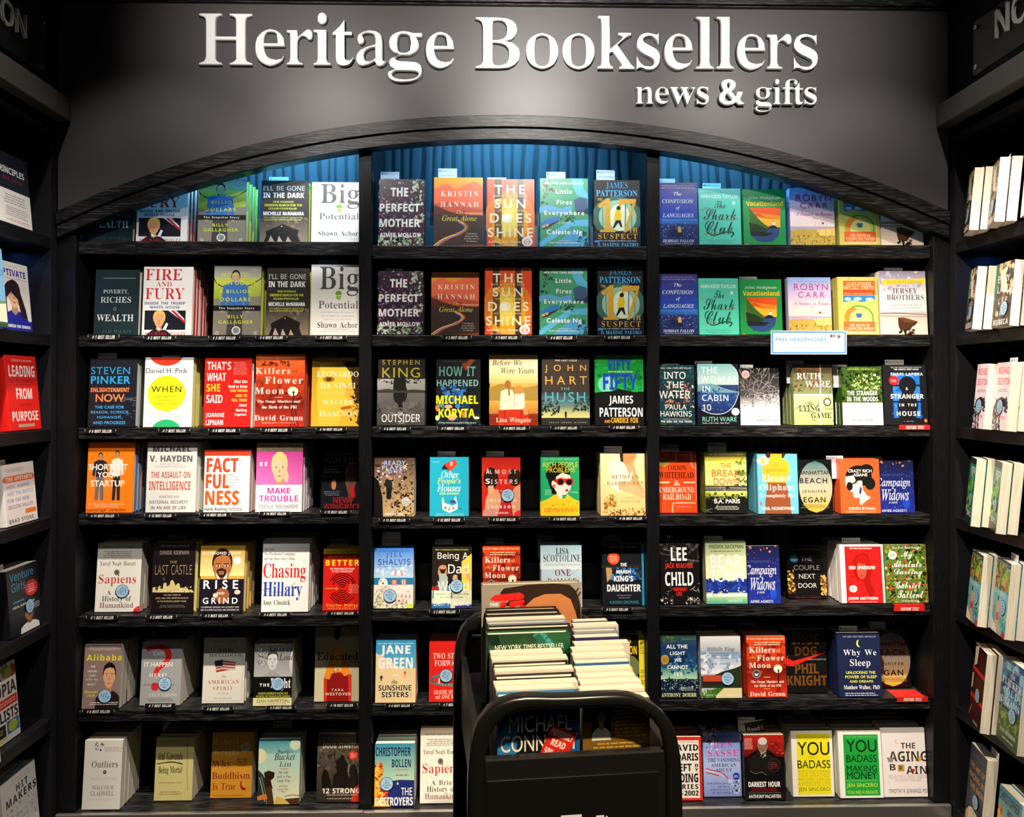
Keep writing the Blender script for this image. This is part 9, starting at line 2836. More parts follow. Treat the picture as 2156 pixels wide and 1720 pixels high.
def bookcase():
    e = tag(empty('bookcase', (0, 2.6, 0)), 'wide black oak bookcase of three bays under a shallow arch', 'bookcase')
    P = lambda name, mb, mat, **k: relative(mb.obj(name, mat, None, **k), e)
    def relative(o, e):
        o.parent = e; o.matrix_parent_inverse = Matrix.Translation((0, -2.6, 0)); return o
    x = lambda px: onY(px, 900, D).x
    zt = ZE + 1.02
    for b in 'LMR':
        x0, x1 = x(BAY_PX[b][0]), x(BAY_PX[b][1])
        for i, z in enumerate(SHELF_Z[b]):
            m = MB()
            if i < 6:
                th = .035 if i else .042
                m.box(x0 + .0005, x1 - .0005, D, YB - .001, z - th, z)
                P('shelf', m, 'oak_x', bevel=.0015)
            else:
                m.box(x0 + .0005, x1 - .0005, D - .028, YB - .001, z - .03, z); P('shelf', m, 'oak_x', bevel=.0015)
        m = MB(); m.box(x0, x1, YB, YB + .012, .05, zt); P('back_panel', m, 'oak_back')
        # small bright shelf pins in the uprights
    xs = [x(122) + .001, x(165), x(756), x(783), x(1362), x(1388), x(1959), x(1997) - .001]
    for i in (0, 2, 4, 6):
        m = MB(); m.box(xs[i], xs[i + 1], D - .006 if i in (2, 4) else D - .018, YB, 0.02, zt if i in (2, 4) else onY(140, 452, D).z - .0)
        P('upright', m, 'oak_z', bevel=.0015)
    m = MB(); m.box(xs[0], xs[-1], 2.601, YB + .012, zt, zt + .02); P('top_board', m, 'oak_x')
    for i, z in enumerate(SHELF_Z['M'][:6]):
        m = MB(); m.box(xs[3] - .003, xs[3] + .006, D - .0085, D - .0062, z - .034, z - .026); P('shelf_pin', m, 'chrome')
    # arch: two moulded bands following the curve
    px = [122 + (1996 - 122) * i / 72 for i in range(73)]
    for r0, r1, y0 in ((2264 + 7, 2264 - 18, 2.535), (2264 - 19.5, 2264 - 43, 2.541)):
        A = [onY(q, arc(q, r0), 2.55) for q in px]; B = [onY(q, arc(q, r1), 2.55) for q in px]
        m = MB()
        for i in range(72):
            a, b, c, d = A[i], A[i + 1], B[i + 1], B[i]
            f = lambda p, y: (p.x, y, p.z)
            y1 = 2.5945
            m.face([f(a, y0), f(d, y0), f(c, y0), f(b, y0)]); m.face([f(a, y1), f(b, y1), f(c, y1), f(d, y1)])
            m.face([f(d, y0), f(d, y1), f(c, y1), f(c, y0)]); m.face([f(a, y0), f(b, y0), f(b, y1), f(a, y1)])
        m.face([f(A[0], y0), f(A[0], y1), f(B[0], y1), f(B[0], y0)]); m.face([f(A[-1], y0), f(B[-1], y0), f(B[-1], y1), f(A[-1], y1)])
        P('arch_moulding', m, 'oak_x', bevel=.002)
    # brushed steel edge along the foot, dark plinth below it
    for b in 'LMR':
        x0, x1 = {'L': (XL + .003, xs[2] + .02), 'M': (xs[2] + .02, xs[5] - .02), 'R': (xs[5] - .02, XR - .003)}[b]
        z = SHELF_Z[b][6]
        m = MB(); m.box(x0, x1, D - .045, D - .029, z - .11, z + .003); P('kick_rail', m, 'steel', bevel=.003)
    m = MB(); m.box(XL + .003, XR - .003, D - .027, D + .2, 0, .22); P('plinth', m, 'dark')
bookcase()

def side_case(side):
    s = -1 if side == 'L' else 1
    X = XL if s < 0 else XR
    lab = 'black bookcase along the %s wall, at a right angle to the arched one' % ('left' if s < 0 else 'right')
    e = tag(empty('side_bookcase', (X, 1.7, 0)), lab, 'bookcase')
    def P(name, m, mat, **k):
        o = m.obj(name, mat, None, **k); o.parent = e; o.matrix_parent_inverse = Matrix.Translation((-X, -1.7, 0)); return o
    edge = onX(108 if s < 0 else 2011, 600, X).y
    xa, xb = (X - .32, X) if s < 0 else (X, X + .32)
    m = MB(); m.box(xa, xb, edge, 2.553, 0, ZC0 - .001); P('upright', m, 'side')
    yn = .9
    m = MB(); m.box(xa, xb, yn - .05, yn, 0, ZC0 - .001); P('upright', m, 'side')
    zh = onX(60, 252, XL).z if s < 0 else onX(2100, 250, XR).z
    m = MB(); m.box(X - .02 if s < 0 else X, X if s < 0 else X + .02, yn, edge - .0005, zh, ZC0 - .001); P('header', m, 'side')
    m = MB(); m.box(xa, xb, yn, edge - .0005, ZC0 - .03, ZC0 - .001); P('top_board', m, 'side')
    bx = X - .33 if s < 0 else X + .32
    m = MB(); m.box(bx, bx + .01, yn - .05, 2.553, 0, ZC0 - .001); P('back_panel', m, 'oak_back')
    for i, z in enumerate(SHELF_Z[side]):
        m = MB(); m.box(xa + .001, xb - .001, yn + .0005, edge - .0005, z - .036, z); P('shelf', m, 'oak_y', bevel=.0015)
    z = SHELF_Z[side][6]
    m = MB()
    m.box(X - .004 if s < 0 else X - .03, X + .03 if s < 0 else X + .004, yn, edge - .002, z - .13, z - .038); P('kick_rail', m, 'steel', bevel=.003)
    return e
side_case('L'); side_case('R')

# ------------------------------------------------------------------ shop sign: separate raised letters
SIGN1 = [('H', 68, 485, 68, 465), ('e', 508, 740, 188, 475), ('r', 755, 958, 190, 467), ('i', 965, 1100, 58, 470), ('t', 1115, 1278, 118, 475), ('a', 1298, 1535, 198, 478), ('g', 1548, 1815, 205, 602), ('e', 1845, 2065, 210, 494)]
SIGN2 = [('B', 62, 325, 75, 376), ('o', 362, 555, 168, 380), ('o', 580, 772, 168, 382), ('k', 790, 1010, 68, 381), ('s', 1025, 1162, 168, 386), ('e', 1190, 1358, 170, 386), ('l', 1378, 1485, 70, 381), ('l', 1500, 1605, 70, 381), ('e', 1622, 1792, 172, 387), ('r', 1802, 1950, 172, 381), ('s', 1962, 2105, 175, 388)]
SIGN3 = [('n', 100, 290, 165, 350), ('e', 308, 457, 165, 354), ('w', 470, 738, 172, 360), ('s', 757, 885, 165, 358), ('&', 995, 1278, 82, 364), ('g', 1388, 1567, 168, 440), ('i', 1580, 1672, 80, 357), ('f', 1685, 1848, 80, 357), ('t', 1806, 1912, 118, 360), ('s', 1920, 2052, 170, 360)]
def solid_letter(ch, style, w, h, t, bev):
    # a raised letter: front face slightly smaller than the body (soft edge), body t thick towards -y
    f, ox, oy = STYLE[style]
    g = GLYPHS.get((f, ch)) or GLYPHS[('N', ch)]
    if ch == '&': ox, oy = .030, .012
    ok = lambda cc, tt: abs(sum(abs(area2([[p for c in cc for p in c][i] for i in q])) for q in tt) / 2 - abs(sum(area2(c) for c in cc)) / 2) < .02 * abs(sum(area2(c) for c in cc)) / 2
    for m in (1, .7, .45, .2, 0):
        cs = offset(g[1], ox * m, oy * m)
        if ok(cs, fill(cs)): break
    xs = [p[0] for c in cs for p in c]; zs = [p[1] for c in cs for p in c]
    sx, sz = w / (max(xs) - min(xs)), h / (max(zs) - min(zs))
    S = lambda c: [((a - min(xs)) * sx, (b - min(zs)) * sz) for a, b in c]
    full = [S(c) for c in cs]
    for k in (1, .6, .35, .15, 0):
        ins = offset(full, -bev * k, -bev * k)
        flat = [p for c in ins for p in c]; tris = fill(ins)
        if ok(ins, tris): break
    mb = MB()
    big = max(full, key=lambda p: abs(area2(p))); sg = area2(big) > 0
    for a, b in zip(full, ins):
        n = len(a)
        for i in range(n):
            j = (i + 1) % n
            q1 = [(a[i][0], 0, a[i][1]), (a[j][0], 0, a[j][1]), (a[j][0], -t + bev, a[j][1]), (a[i][0], -t + bev, a[i][1])]
            q2 = [(a[i][0], -t + bev, a[i][1]), (a[j][0], -t + bev, a[j][1]), (b[j][0], -t, b[j][1]), (b[i][0], -t, b[i][1])]
            if not sg: q1.reverse(); q2.reverse()
            mb.face(q1); mb.face(q2)
    for tr in tris:
        q = [flat[i] for i in tr]
        if (q[1][0] - q[0][0]) * (q[2][1] - q[0][1]) - (q[2][0] - q[0][0]) * (q[1][1] - q[0][1]) < 0: q = q[::-1]
        mb.face([(x, -t, z) for x, z in q])
    return mb.mesh('letter')
def sign(name, label, rows, t):
    Y = 2.5525
    e = tag(empty(name, (0, Y, 2.4)), label, 'sign')
    for lst, ox, oy, k in rows:
        for ch, x0, x1, z0, z1 in lst:
            a, b = onY(ox + x0 * k, oy + z1 * k, Y - t), onY(ox + x1 * k, oy + z0 * k, Y - t)
            o = link('letter', solid_letter(ch, 'S', b.x - a.x, b.z - a.z, t, .0025), 'letter', e)
            o.location = (a.x, 0, a.z - 2.4)
sign('shop_sign', 'large white raised serif letters spelling the shop name on the black board', ((SIGN1, 400, 10, 580 / 2156), (SIGN2, 980, 10, 760 / 2156)), .014)
sign('strapline_sign', 'smaller white raised letters reading news & gifts under the large ones', ((SIGN3, 1320, 150, 420 / 2156),), .014)

def section_sign(side, text, label):
    s = -1 if side == 'L' else 1
    X = (XL + .035) if s < 0 else (XR - .035)
    if s < 0:
        yf = onX(94, 100, X).y; z0, z1 = onX(94, 160, X).z, onX(94, 46, X).z
        yt = onX(50, 60, X).y; t0, t1 = onX(50, 83, X).z, onX(50, 32, X).z
    else:
        yf = onX(2051, 100, X).y; z0, z1 = onX(2051, 160, X).z, onX(2051, 49, X).z
        yt = onX(2101, 60, X).y; t0, t1 = onX(2101, 83, X).z, onX(2101, 22, X).z
    L = .78
    e = tag(empty('section_sign', (X, yf - L / 2, z0)), label, 'sign')
    m = MB(); m.box(-.003, .003, -L / 2, L / 2, 0, z1 - z0); p = m.obj('acrylic_panel', 'glass', e, bevel=.001)
    for yy in (L / 2 - .018, -L / 2 + .018):
        for zz in (.02, z1 - z0 - .02):
            b = tube_mesh([(s * .0345, yy, zz), (-s * .008, yy, zz)], .007); b.obj('standoff', 'chrome', e)
    h = t1 - t0
    r, lo, hi = run('N', text)
    w = (hi[0] - lo[0]) * h / (hi[1] - lo[1]) * .92
    m = MB(); xx = -s * .0035
    for tri in fit_text('N', text, w, h):
        for dx in (0, -s * .006):
            q = []
            for a, b in tri:
                yy = (yt - w + a) if s < 0 else (yt - a)
                q.append((xx + dx, yy - (yf - L / 2), t0 - z0 + b))
            m.face(q)
    f, ox, oy = STYLE['N']
    m.obj('lettering', 'grey_letter', e)
section_sign('L', 'FICTION', 'clear acrylic section sign on standoffs above the left bookcase')
section_sign('R', 'NON-FICTION', 'clear acrylic section sign on standoffs above the right bookcase')

# ------------------------------------------------------------------ books on the arched bookcase
build_rows()

# risers behind the books (grey plates)
def riser(bay, row, px0, px1, ytop, yoff, label):
    z = SHELF_Z[bay][row - 1]
    y = D + yoff
    a, b = Vector((BX[bay][0], y, 0)), Vector((BX[bay][1], y, 0))
    zt = onY((px0 + px1) / 2, ytop, y).z
    e = tag(empty('display_riser', ((a.x + b.x) / 2, y, z + .0005)), label, 'display riser', 'plates standing behind the books')
    hw = (b.x - a.x) / 2
    m = MB(); m.box(-hw, hw, 0, .004, 0, zt - z); m.obj('back_plate', 'acrylic', e, bevel=.0008)
    m = MB(); m.box(-hw, hw, .004, .08, 0, .003); m.obj('foot_plate', 'acrylic', e)
riser('M', 1, 792, 1355, 476, .18, 'long grey plate behind the books on the middle bay top shelf')
riser('M', 4, 792, 1355, 1010, .18, 'long grey plate behind the books on the middle bay fourth shelf')
riser('M', 5, 792, 1355, 1187, .18, 'long grey plate behind the books on the middle bay fifth shelf')
riser('R', 1, 1395, 1945, 476, .18, 'long grey plate behind the books on the right bay top shelf')
riser('L', 1, 175, 748, 460, .22, 'long grey plate behind the books on the left bay top shelf')

# ------------------------------------------------------------------ cards, tags, small signs
def art_plate(name, w, h, t, base, draw, parent=None, mat='card', k=2e-4):
    mb = MB(); mb.box(0, w, 0, t, 0, h, base)
    a = Art(mb, w, h, lambda u, v: (u * w, h - v * h), name); a.k = 2
    draw(a)
    return link(name, mb.mesh(name), mat, parent)
def A_text(a, style, x0, y0, x1, y1, col, text):
    a.k += 1; a.text(style, (x0, y0, x1, y1), text, hexc(col))
def small_things():
    seen_card = {}
    for bay, row, P, head in EXTRA:
        t = head.split(' ')
        kind = t[0]; q = [float(v) for v in t[1:5]]
        (x0, y0), (x1, y1) = P(q[0], q[1]), P(q[2], q[3])
        where = '%s, %s' % (BAYN[bay], ROWN[row])
        if kind in 'CJQ':
            xm = (x0 + x1) / 2
            best = min(FRONT[bay, row], key=lambda f: 0 if f[0] <= xm <= f[1] else min(abs(f[0] - xm), abs(f[1] - xm)))
            xl, xr, loc, lean, cv, n, desc, h = best
            behind = n if (t[-1] == 'dim' and row >= 4) else 0
            key = (desc, bay, row); seen_card[key] = seen_card.get(key, 0) + 1
            sub = seen_card[key]
            off = ((cv['t'] + GAP) * behind + cv['t'] + .0007 + .0006 * (sub - 1)) / math.cos(lean)
            base = loc + Vector((0, off, 0))
            mat = frame_mat(base, 0, lean)
            def zat(py):
                lo, hi = -.1, .6
                for _ in range(40):
                    mid = (lo + hi) / 2
                    if proj(mat @ Vector((0, 0, mid)))[1] > py: lo = mid
                    else: hi = mid
                return lo
            zt = zat(y0)
            yy = (mat @ Vector((0, 0, zt))).y
            ax, bx = onY(x0, y0, yy).x - base.x, onY(x1, y0, yy).x - base.x
            full = .075
            zb = zt - full if kind == 'C' else zt - .09
            vis = zt - zat(y1)
            w = bx - ax; hh = zt - zb
            ax = min(max(ax, BX[bay][0] - base.x + .001), BX[bay][1] - base.x - w - .001)
            def draw(a):
                f = lambda v: v * .034 / hh      # fractions of the top 34 mm
                if kind == 'C':
                    a.k += 1; a.put([(w * .05, hh - .0105), (w * .13, hh - .0105), (w * .13, hh - .0045), (w * .05, hh - .0045)], hexc('2f6fb8'))
                    A_text(a, 'H', .16, f(.13), .52, f(.32), '2f6fb8', 'Read &')
                    A_text(a, 'H', .55, f(.13), .92, f(.32), '9aa4ae', 'Return')
                    A_text(a, 'N', .1, f(.44), .9, f(.52), '8a929a', 'Buy it, Read it, Return it')
                    A_text(a, 'H', .14, f(.62), .88, f(.76), '3a6aa0', 'Receive a 50% Refund')
                elif kind == 'J':
                    cx, cz = w / 2, hh - w * .42
                    a.k += 1; R = w * .33
                    a.put(ell(cx - R, cz - R, cx + R, cz + R, 32), hexc('d83a24')); a.k += 1
                    R *= .84; a.put(ell(cx - R, cz - R, cx + R, cz + R, 32), hexc('15130f')); a.k += 1
                    for sg in (-1, 1):
                        a.put([(cx, cz - R * .5), (cx + sg * R * .62, cz - R * .28), (cx + sg * R * .62, cz + R * .42), (cx + sg * R * .3, cz + R * .5), (cx, cz + R * .3)], hexc('d8d4a8'))
                    a.k += 1; a.put([(cx - R * .03, cz - R * .5), (cx + R * .03, cz - R * .5), (cx + R * .03, cz + R * .3), (cx - R * .03, cz + R * .3)], hexc('15130f'))
                else:
                    a.k += 1; a.put([(0, hh - .003), (w, hh - .003), (w, hh), (0, hh)], hexc('f0ece4'))
                    A_text(a, 'G', .12, .10, .42, .14, 'd8503a', 'LOVE IT')
                    A_text(a, 'G', .1, .2, .72, .36, 'f0f0ea', 'Read')
                    A_text(a, 'G', .76, .2, .94, .36, 'd83a3a', '&')
                    A_text(a, 'G', .1, .42, .95, .56, 'f0f0ea', 'Return')
            col = hexc('dfe4ea') if kind == 'C' else hexc('12100f')
            nm = 'offer_card' if kind == 'C' else 'bookmark_card'
            o = art_plate(nm, w, hh, .0005, col, draw)
            o.matrix_world = mat @ Matrix.Translation((ax, 0, zb))
            if kind == 'Q': o.matrix_world = mat @ Matrix.Translation((ax, 0, zb)) @ Matrix.Rotation(math.radians(-9), 4, 'Y')
            short = ' '.join(desc.split(' ')[:9])
            lb = {'C': 'small white offer card standing behind the ', 'J': 'black card with red ring behind the ', 'Q': 'black reading offer card behind the '}[kind]
            if sub == 2: lb = 'second ' + lb
            tag(o, ' '.join((lb + desc).split(' ')[:16]), 'card', 'offer cards tucked behind books')
        elif kind in 'TY':
            txt = ' '.join(t[5:])
            yf = D - .0042
            a, b = onY(x0, y1, yf), onY(x1, y0, yf)
            w, hh = b.x - a.x, b.z - a.z
            a.x = min(max(a.x, BX[bay][0]), BX[bay][1] - w)
            red = kind == 'Y'
            col = hexc('c8201a') if red else hexc('101011')
            e = tag(empty('shelf_tag', (a.x, yf, a.z)), '%s tag reading %s on the %s of the %s' % ('red' if red else 'black', txt, ROWN[row], BAYN[bay]), 'shelf tag', 'ranking tags on shelf edges')
            def draw(q):
                q.k += 1
                if not red:
                    for xx in (.0, .985): q.put([(w * xx, hh * .45), (w * (xx + .015), hh * .45), (w * (xx + .015), hh), (w * xx, hh)], hexc('b8b8b4'))
                n0 = len(q.mb.v)
                A_text(q, 'X', .14 if not red else .22, .16, .86 if not red else .80, .84, 'f4f2ea', txt)
                for i in range(n0, len(q.mb.v)):
                    x, y, z = q.mb.v[i]; q.mb.v[i] = (x + (z - hh / 2) * .22, y, z)
            art_plate('face_plate', w, hh, .0015, col, draw, e)
            m = MB(); z1 = SHELF_Z[bay][row - 1] + .0003 - a.z
            dep = .07 if (row >= 5 or red) else .03
            m.box(.002, w - .002, .0015, .0055 + dep, z1, z1 + .0008, col)
            m.box(.002, w - .002, .0004, .0015, min(hh, z1) - .002, max(hh, z1) + .0008, col)
            link('tongue', m.mesh('tongue'), 'card', e)
        elif kind == 'S':
            yf = D - .014
            a, b = onY(x0, y1, yf), onY(x1, y0, yf)
            w, hh = b.x - a.x, b.z - a.z
            e = tag(empty('promotion_sign', (a.x, yf, a.z)), 'white blue-edged sign reading FREE HEADPHONES clipped to the right bay', 'sign')
            def draw(q):
                q.k += 1; q.put([(.003, .003), (w - .003, .003), (w - .003, hh - .003), (.003, hh - .003)], hexc('5a92cc'))
                q.k += 1; q.put([(.008, .008), (w - .008, .008), (w - .008, hh - .008), (.008, hh - .008)], hexc('eef0f2'))
                A_text(q, 'g', .065, .30, .735, .46, '3a8ac8', 'FREE HEADPHONES')
                A_text(q, 'N', .065, .52, .735, .58, '8a9298', 'WITH ANY TOTAL BOOK PURCHASE OF $25 OR MORE')
                A_text(q, 'N', .2, .80, .6, .835, '9aa2a8', 'While supplies last. See store for details.')
                c1 = hexc('8a8c90'); c2 = hexc('4a4c50')
                q.k += 1
                q.put(ell(w * .78, hh * .70, w * .80, hh * .84), c2); q.put(ell(w * .79, hh * .70, w * .86, hh * .84), c1); q.put(ell(w * .87, hh * .66, w * .92, hh * .84), c1)
                q.k += 1; q.put(ell(w * .885, hh * .70, w * .91, hh * .79), c2)
                q.stroke([(w * .80, hh * .70), (w * .803, hh * .4), (w * .80, hh * .1)], .0012, c1); q.stroke([(w * .90, hh * .66), (w * .903, hh * .4), (w * .90, hh * .1)], .0012, c1)
            art_plate('sign_card', w, hh, .002, hexc('b8c4d0'), draw, e)
            m = MB(); zs = SHELF_Z[bay][row - 1] - a.z
            m.box(w * .35, w * .65, .002, .0139, zs - .03, zs - .004); m.obj('clip', 'black_plastic', e)
small_things()
# ------------------------------------------------------------------ books on the two side bookcases
UC = {}
def ucover(key, w, h, t=None):
    k = (key, round(w, 3), round(h, 3), t)
    if k not in UC: UC[k] = unit_cover(key, w, h, t)
    return UC[k]
def side_book(side, row, key, pxn, pxf, pyb, pyt, x, label, copies=0, lean=5, w=None, ref='f', t=None, clabel=None, card=None):
    # near / far bottom corners of the front cover in px; far corner stands at depth x; yaw follows from the width
    s = -1 if side == 'L' else 1
    z = SHELF_Z[side][row - 1]
    far = onX(pxf, 900, x); far.z = z
    nr = ray(pxn, 900)
    if w is None:
        near = onX(pxn, 900, x); near.z = z
    else:
        best = None
        for i in range(-60, 61):
            a = math.radians(i)
            q = far + Vector((-s * math.sin(a) * w, -math.cos(a) * w, 0))
            e = abs(proj(q)[0] - pxn)
            if best is None or e < best[0] - .3: best = (e, q)
        near = best[1]
    if s < 0: a, b = near, far
    else: a, b = far, near
    d = b - a; wd = d.length; yaw = math.atan2(d.y, d.x)
    ln = math.radians(lean)
    tk = t or float(opts(UNIT[key][0]).get('t', 28)) / 1000
    zz = z + tk * math.sin(ln) + .0006
    k = ray(pxf, pyt); dist = math.hypot(far.x, far.y); kk = k.z / math.hypot(k.x, k.y)
    h = (kk * dist - (zz - ZE)) / math.cos(ln)
    cv = ucover(key, wd, h, tk)
    loc = Vector((a.x, a.y, zz))
    rot = frame_mat(loc, yaw, ln).to_euler()
    grp = 'books on the %s side bookcase' % ('left' if s < 0 else 'right')
    e = put_book(cv, label, grp, loc, rot)
    back = Vector((-math.sin(yaw), math.cos(yaw), 0)) * ((tk + GAP) / math.cos(ln))
    for i in range(1, copies + 1):
        copy_book(e, '%s copy behind the %s' % (ORD[i], clabel or label), loc + back * i, rot)
    if card:
        cw, ch = .055, .07
        def draw(q):
            f = lambda v: v * .034 / ch
            A_text(q, 'H', .1, f(.13), .52, f(.32), '2f6fb8', 'Read &'); A_text(q, 'H', .55, f(.13), .92, f(.32), '9aa4ae', 'Return')
            A_text(q, 'H', .14, f(.62), .88, f(.76), '3a6aa0', 'Receive a 50% Refund')
        o = art_plate('offer_card', cw, ch, .0005, hexc('dfe4ea'), draw)
        o.matrix_world = frame_mat(loc, yaw, ln) @ Matrix.Translation((wd * card[0], tk + .0007, h + card[1] - ch))
        tag(o, ' '.join(('small white offer card standing behind the ' + (clabel or label)).split(' ')[:16]), 'card', 'offer cards tucked behind books')
    return e
XLB, XRB = XL - .012, XR - .02
side_book('L', 1, 'princ', -8, 68.6, 492, 342, XLB, 'black book with white band and white condensed title, left wall top shelf')
side_book('L', 2, 'capt', -3, 69, 699, 561, XLB - .02, 'white paperback with long-haired woman, left wall second shelf')
side_book('L', 2, 'bluec', -60, 17.4, 692, 524, XLB + .02, 'pale blue paperback cut by the frame edge, left wall second shelf')
side_book('L', 3, 'leadp', 22, 87.5, 908, 751, XLB, 'red hardback with tall white title, left wall third shelf')
side_book('L', 4, 'upst', 14, 80, 1108, 970, XLB, 'white hardback with orange title bubble, left wall fourth shelf', card=(.1, .014))
side_book('L', 5, 'vent', 24, 90, 1313, 1179, XLB, 'black paperback with blue title and red disc, left wall fifth shelf', copies=1, card=(-.06, .016))
side_book('L', 5, 'plainb', -54, -2, 1340, 1190, XLB - .002, 'white and blue book at frame edge, left wall fifth shelf')
side_book('L', 6, 'utop', -28, 43.6, 1523, 1387, XLB - .02, 'patchwork paperback with big black words, left wall sixth shelf')
side_book('L', 6, 'plainw', -78, 2, 1560, 1500, XLB + .034, 'low white book at frame edge, left wall sixth shelf', t=.012)
side_book('L', 7, 'hitm', 12, 84, 1722, 1597, XLB - .01, 'white paperback with slanted black title and dotted ring, left wall bottom shelf', copies=2, clabel='slanted black title paperback, left wall bottom shelf')
R = lambda *a, **k: side_book('R', *a, **k)
R(1, 'elie', 2039, 2028, 505, 372, XRB, 'brown and teal paperback far copy, right wall top shelf', 1, w=.108, t=.026, clabel='brown and teal far copy, right wall top shelf', card=(.15, .012))
R(1, 'elie', 2092, 2078, 488, 352, XRB, 'brown and teal paperback near copy, right wall top shelf', 1, w=.108, t=.027, clabel='brown and teal near copy, right wall top shelf', card=(.3, .014))
R(1, 'plainw', 2170, 2148, 470, 300, XRB, 'white book cut by the frame edge, right wall top shelf', 1, w=.11, t=.027, clabel='white frame-edge book, right wall top shelf')
R(2, 'elie', 2046, 2031, 695, 571, XRB, 'brown and teal paperback with blue sticker, far stack, right wall second shelf', 1, w=.108, t=.026, clabel='brown and teal far stack, right wall second shelf')
R(2, 'elie', 2124, 2087, 693, 558, XRB, 'brown and teal paperback with blue sticker, near stack, right wall second shelf', 1, w=.108, t=.026, clabel='brown and teal near stack, right wall second shelf')
R(3, 'cric', 2070, 2046, 897, 767, XRB, 'pink-lettered white paperback with black ink pattern, far one, right wall', 0, w=.088, t=.024, clabel='pink-lettered far paperback, right wall')
R(3, 'cric', 2117, 2087, 897, 764, XRB - .0, 'pink-lettered white paperback with black ink pattern, near one, right wall', 1, w=.105, t=.027, clabel='pink-lettered near paperback, right wall third shelf', card=(.1, .016))
R(4, 'never', 2042, 2031, 1094, 960, XRB, 'green jungle paperback, far one, right wall fourth shelf', 1, w=.108, t=.026, clabel='green jungle far paperback, right wall fourth shelf')
R(4, 'never', 2095, 2081, 1100, 967, XRB, 'green jungle paperback, near one, right wall fourth shelf', 1, w=.108, t=.026, clabel='green jungle near paperback, right wall fourth shelf')
R(5, 'cocon', 2056, 2034, 1284, 1155, XRB, 'tropical beach paperback with palm, far one, right wall fifth shelf', 1, w=.108, t=.026, clabel='tropical beach far paperback, right wall fifth shelf')
R(5, 'cocon', 2114, 2086, 1304, 1170, XRB, 'tropical beach paperback with palm, near one, right wall fifth shelf', 1, w=.108, t=.026, clabel='tropical beach near paperback, right wall fifth shelf', card=(.2, .02))
R(6, 'door', 2061, 2038.5, 1480, 1350, XRB, 'dark red door paperback with blue sticker, right wall sixth shelf', 1, w=.118, t=.027, clabel='dark red door paperback, right wall sixth shelf')
R(6, 'flick', 2139, 2097, 1510, 1378, XRB, 'blue sky over grass paperback with white title, right wall sixth shelf', 1, w=.125, t=.032, clabel='blue sky over grass paperback, right wall sixth shelf')
R(7, 'race', 2062, 2029, 1690, 1560, XRB, 'navy paperback with golden dog at foot, right wall bottom shelf', 0, w=.125, t=.032, clabel='navy golden dog paperback, right wall bottom shelf', card=(.5, .02))
def dup_bollen():
    # same title as on the arched bookcase, standing at the side
    cv = COVERS['boll']
    UNIT_KEY = 'boll'
    far = onX(2093, 900, XRB); far.z = SHELF_Z['R'][6]
    yaw = math.radians(-90 - 8); ln = math.radians(5)
    loc = Vector((far.x, far.y, far.z + cv['t'] * math.sin(ln) + .0006))
    rot = frame_mat(loc, yaw, ln).to_euler()
    e = put_book(cv, 'teal paperback with navy sea and blue sticker, right wall bottom shelf', 'books on the right side bookcase', loc, rot)
    back = Vector((-math.sin(yaw), math.cos(yaw), 0)) * ((cv['t'] + GAP) / math.cos(ln))
    for i in (1,): copy_book(e, '%s copy behind the teal navy sea paperback, right wall bottom shelf' % ORD[i], loc + back * i, rot)
dup_bollen()
R(7, 'field', 2196, 2166, 1740, 1633, XRB, 'dark paperback with yellow-green field, right wall bottom shelf', 1, w=.125, t=.028, clabel='dark yellow-green field paperback, right wall bottom shelf')

